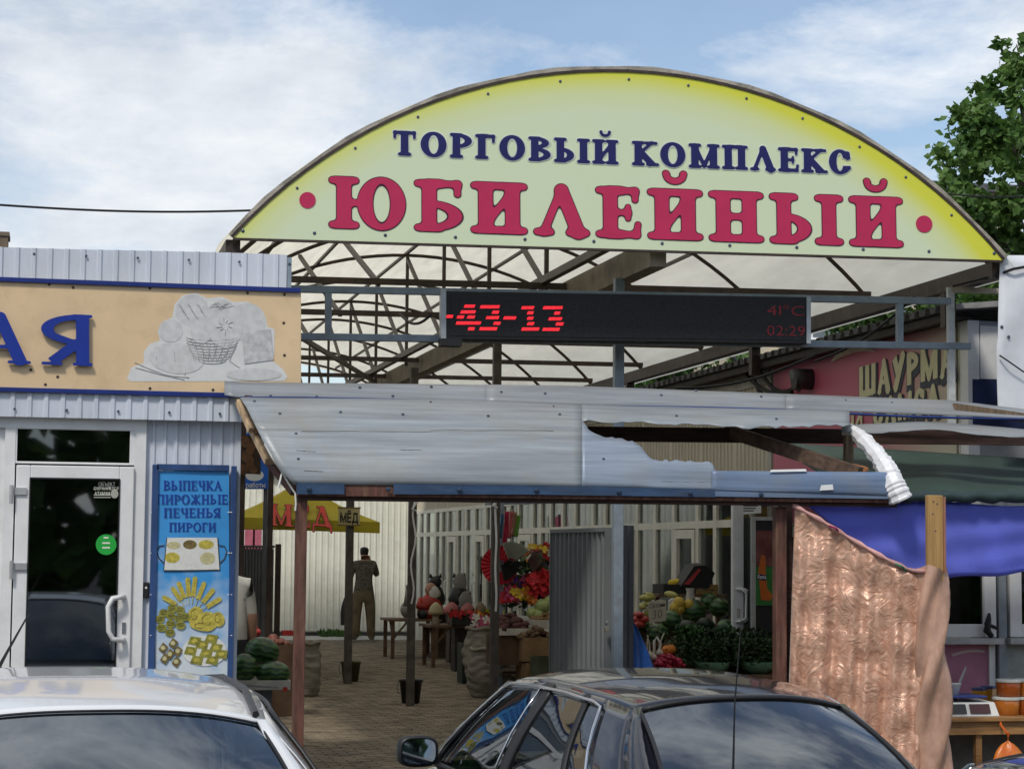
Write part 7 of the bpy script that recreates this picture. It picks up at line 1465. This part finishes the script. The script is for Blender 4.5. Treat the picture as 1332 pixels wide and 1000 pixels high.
# ------------------------------------------------------------------ trees, far building, wires
LEAF = M('poplar_leaf', (.055, .13, .025), .55, c2=(.14, .24, .055), scale=2.2, trans=.35); BARK = M('grey_bark', (.13, .11, .085), .9, var=.3, bump=.6)
LEAF2 = M('dark_leaf', (.045, .11, .022), .55, c2=(.11, .20, .045), scale=2.0, trans=.3)
def leafmesh(mb, p, s_, rng):
    d = Vector((rng.gauss(0, 1), rng.gauss(0, 1), rng.gauss(-.3, .7))).normalized(); q = d.cross(Vector((rng.uniform(-1, 1), rng.uniform(-1, 1), rng.uniform(-1, 1)))).normalized(); n_ = d.cross(q)
    mb.add([p, p+d*s_*.45+q*s_*.42+n_*s_*.08, p+d*s_, p+d*s_*.45-q*s_*.42+n_*s_*.08], [(0, 1, 2), (0, 2, 3)])
def tree(label, base_, clumps, n, leaf, mat, seed, trunk_r=.16, group=None):
    """clumps: (centre, radius) volumes of foliage; limbs run from the trunk to them"""
    rng = random.Random(seed); t = thing('tree', label, 'tree', base_, group); top = sum((c for c, r_ in clumps), Vector())/len(clumps); top.z = max(c.z for c, r_ in clumps)*.8
    b = MB(); mid = lerp(Vector(base_), top, .5)+Vector((rng.uniform(-.2, .2), rng.uniform(-.2, .2), 0)); b.tube([Vector(base_)-Vector((0, 0, .1)), lerp(Vector(base_), mid, .5), mid, lerp(mid, top, .6), top], [trunk_r*1.2, trunk_r, trunk_r*.75, trunk_r*.5, trunk_r*.2], 9)
    b.build('trunk', BARK, t, smooth=True)
    for c, r_ in clumps[::3]:
        f = max(.25, min(.95, (c.z-1.0-base_[2])/max(.1, top.z-base_[2])*.85)); s0 = lerp(Vector(base_), mid, f*2) if f < .5 else lerp(mid, top, (f-.5)*2)
        b = MB(); b.tube([s0, lerp(s0, c, .5)+Vector((0, 0, .12)), c], [trunk_r*.3, trunk_r*.18, .012], 5); b.build('limb', BARK, t, smooth=True)
    b = MB(); vol = sum(r_**2 for c, r_ in clumps)
    for c, r_ in clumps:
        k_ = int(n*r_**2/vol); subs = [c+Vector((rng.gauss(0, .45), rng.gauss(0, .45), rng.gauss(0, .45)))*r_ for _ in range(max(3, k_//26))]
        for i in range(k_):
            s_ = rng.choice(subs); leafmesh(b, s_+Vector((rng.gauss(0, 1), rng.gauss(0, 1), rng.gauss(0, .8)))*r_*.20, leaf*rng.uniform(.6, 1.25), rng)
    b.build('crown', mat, t, kind='stuff'); return t
rng = random.Random(77); YT = 31.0; lb = pl([(40, 1322), (60, 1310), (90, 1300), (112, 1276), (135, 1270), (152, 1244), (178, 1234), (205, 1244), (232, 1228), (252, 1218), (285, 1232), (345, 1246), (400, 1262)])
cl = []
for y in range(62, 405, 17):
    x = lb(y)+16
    while x < 1470:
        if rng.random() < .74 or x < lb(y)+30: cl.append((atY(x+rng.uniform(-8, 8), y+rng.uniform(-7, 7), YT+rng.uniform(-1.3, 1.3)), rng.uniform(.22, .42)))
        x += rng.uniform(26, 42)
tb_ = atY(1372, 500, YT); tree('tall leafy poplar rising at right edge above arched roof', (tb_.x, YT, 0), cl, 15000, .15, LEAF, 5, .2)
def blob(px, py, Y, rw, rh, n, r_, seed):
    rng = random.Random(seed); c = atY(px, py, Y); return [(c+Vector((rng.gauss(0, .4)*rw, rng.gauss(0, .4)*rw, rng.gauss(0, .4)*rh)), r_*rng.uniform(.7, 1.2)) for _ in range(n)]
for i, (px, py, Y, rw, rh, lab) in enumerate(((868, 478, 46, 1.6, 1.0, 'leafy tree top showing above shop roof near central post'), (1130, 400, 50, 1.3, 1.1, 'leafy tree behind shop roof beside far apartment block'), (1225, 362, 48, 1.7, 1.6, 'dense green tree behind right end of vault roof'), (1300, 345, 44, 1.8, 1.8, 'dense green tree behind white plastic cover'))):
    c = atY(px, py, Y); tree(lab, (c.x, Y, 0), blob(px, py, Y, rw, rh, 22, .55, i), 4200, .17, LEAF2, 20+i, .14)
# apartment block far behind
YAp = 72.0; A, B = atY(985, 500, YAp), atY(1330, 355, YAp); ab = thing('apartment_block', 'cream apartment block with white windows seen past shop roof', 'building', ((A.x+B.x)/2, YAp+5, 0))
b = MB(); b.box(A.x, B.x, YAp, YAp+11, 0, B.z+3); b.build('wall', M('cream_render', (.55, .47, .34), .85, var=.1, scale=.6), ab); b = MB(); b.box(A.x-.3, B.x+.3, YAp-.3, YAp+11.3, B.z+3, B.z+3.3); b.build('roof', DKGREY, ab)
gl2 = glass('far_glass', (.1, .12, .13), .15); nf = int((B.z+3)/2.9)
for f in range(1, nf):
    x = A.x+.8; k = 0
    while x < B.x-1.6:
        z = f*2.9+.9; w_ = 1.5 if k % 3 else 2.6; b = MB(); y0 = YAp-.06
        for q in ((x, x+w_, z, z+.09), (x, x+w_, z+1.41, z+1.5), (x, x+.09, z+.09, z+1.41), (x+w_-.09, x+w_, z+.09, z+1.41), (x+w_/2-.04, x+w_/2+.04, z+.09, z+1.41)): b.box(q[0], q[1], y0, YAp-.002, q[2], q[3])
        o = b.build('window', WHITE, ab); b = MB(); b.box(x+.09, x+w_-.09, YAp-.03, YAp-.02, z+.09, z+1.41); b.build('pane', gl2, o); b = MB(); b.box(x-.1, x+w_+.1, YAp-.16, YAp-.002, z-.1, z-.002); b.build('sill', WHITE, o)
        x += w_+1.1; k += 1
# overhead wires
for pts, Y, lab in (([(-40, 264), (150, 266), (330, 268), (420, 270)], 19.0, 'thin black overhead wire crossing sky at left'), ([(1190, 247), (1260, 250), (1380, 253)], 24.0, 'thin black overhead wire before poplar at right')):
    P = [atY(x, y, Y) for x, y in pts]; b = MB(); b.tube([lerp(P[0], P[-1], k/24)-Vector((0, 0, .06*math.sin(k/24*math.pi))) for k in range(25)], .011, 5); o = b.build('overhead_wire', BLACK); tag(recenter(o), lab, 'wire')
# weeds along the cabin
wd = MB(); rng = random.Random(3)
for i in range(160):
    p = atZ(rng.uniform(395, 440), 822, .0); p.y = 40.6+rng.uniform(-.2, .2); d = Vector((rng.uniform(-.6, .6), rng.uniform(-.5, .5), 1)).normalized()*rng.uniform(.08, .22); wd.add([p, p+d*.6+Vector((.03, 0, 0)), p+d, p+d*.6-Vector((.03, 0, 0))], [(0, 1, 2, 3)])
o = wd.build('weeds', LEAF2, kind='stuff')
# leafy belt added unseen behind the camera, a dark reflection for door and car windows
rng = random.Random(15); gb_ = MB()
for i in range(9000):
    x = rng.uniform(-45, 45); z = rng.random()**.8*(8+2.5*math.sin(x*.23)+1.5*math.sin(x*.71)); p = Vector((x, -26+rng.uniform(-1.5, 1.5)+.1*z, z)); leafmesh(gb_, p, rng.uniform(.7, 1.5), rng)
o = gb_.build('added_tree_belt', LEAF2, kind='stuff')
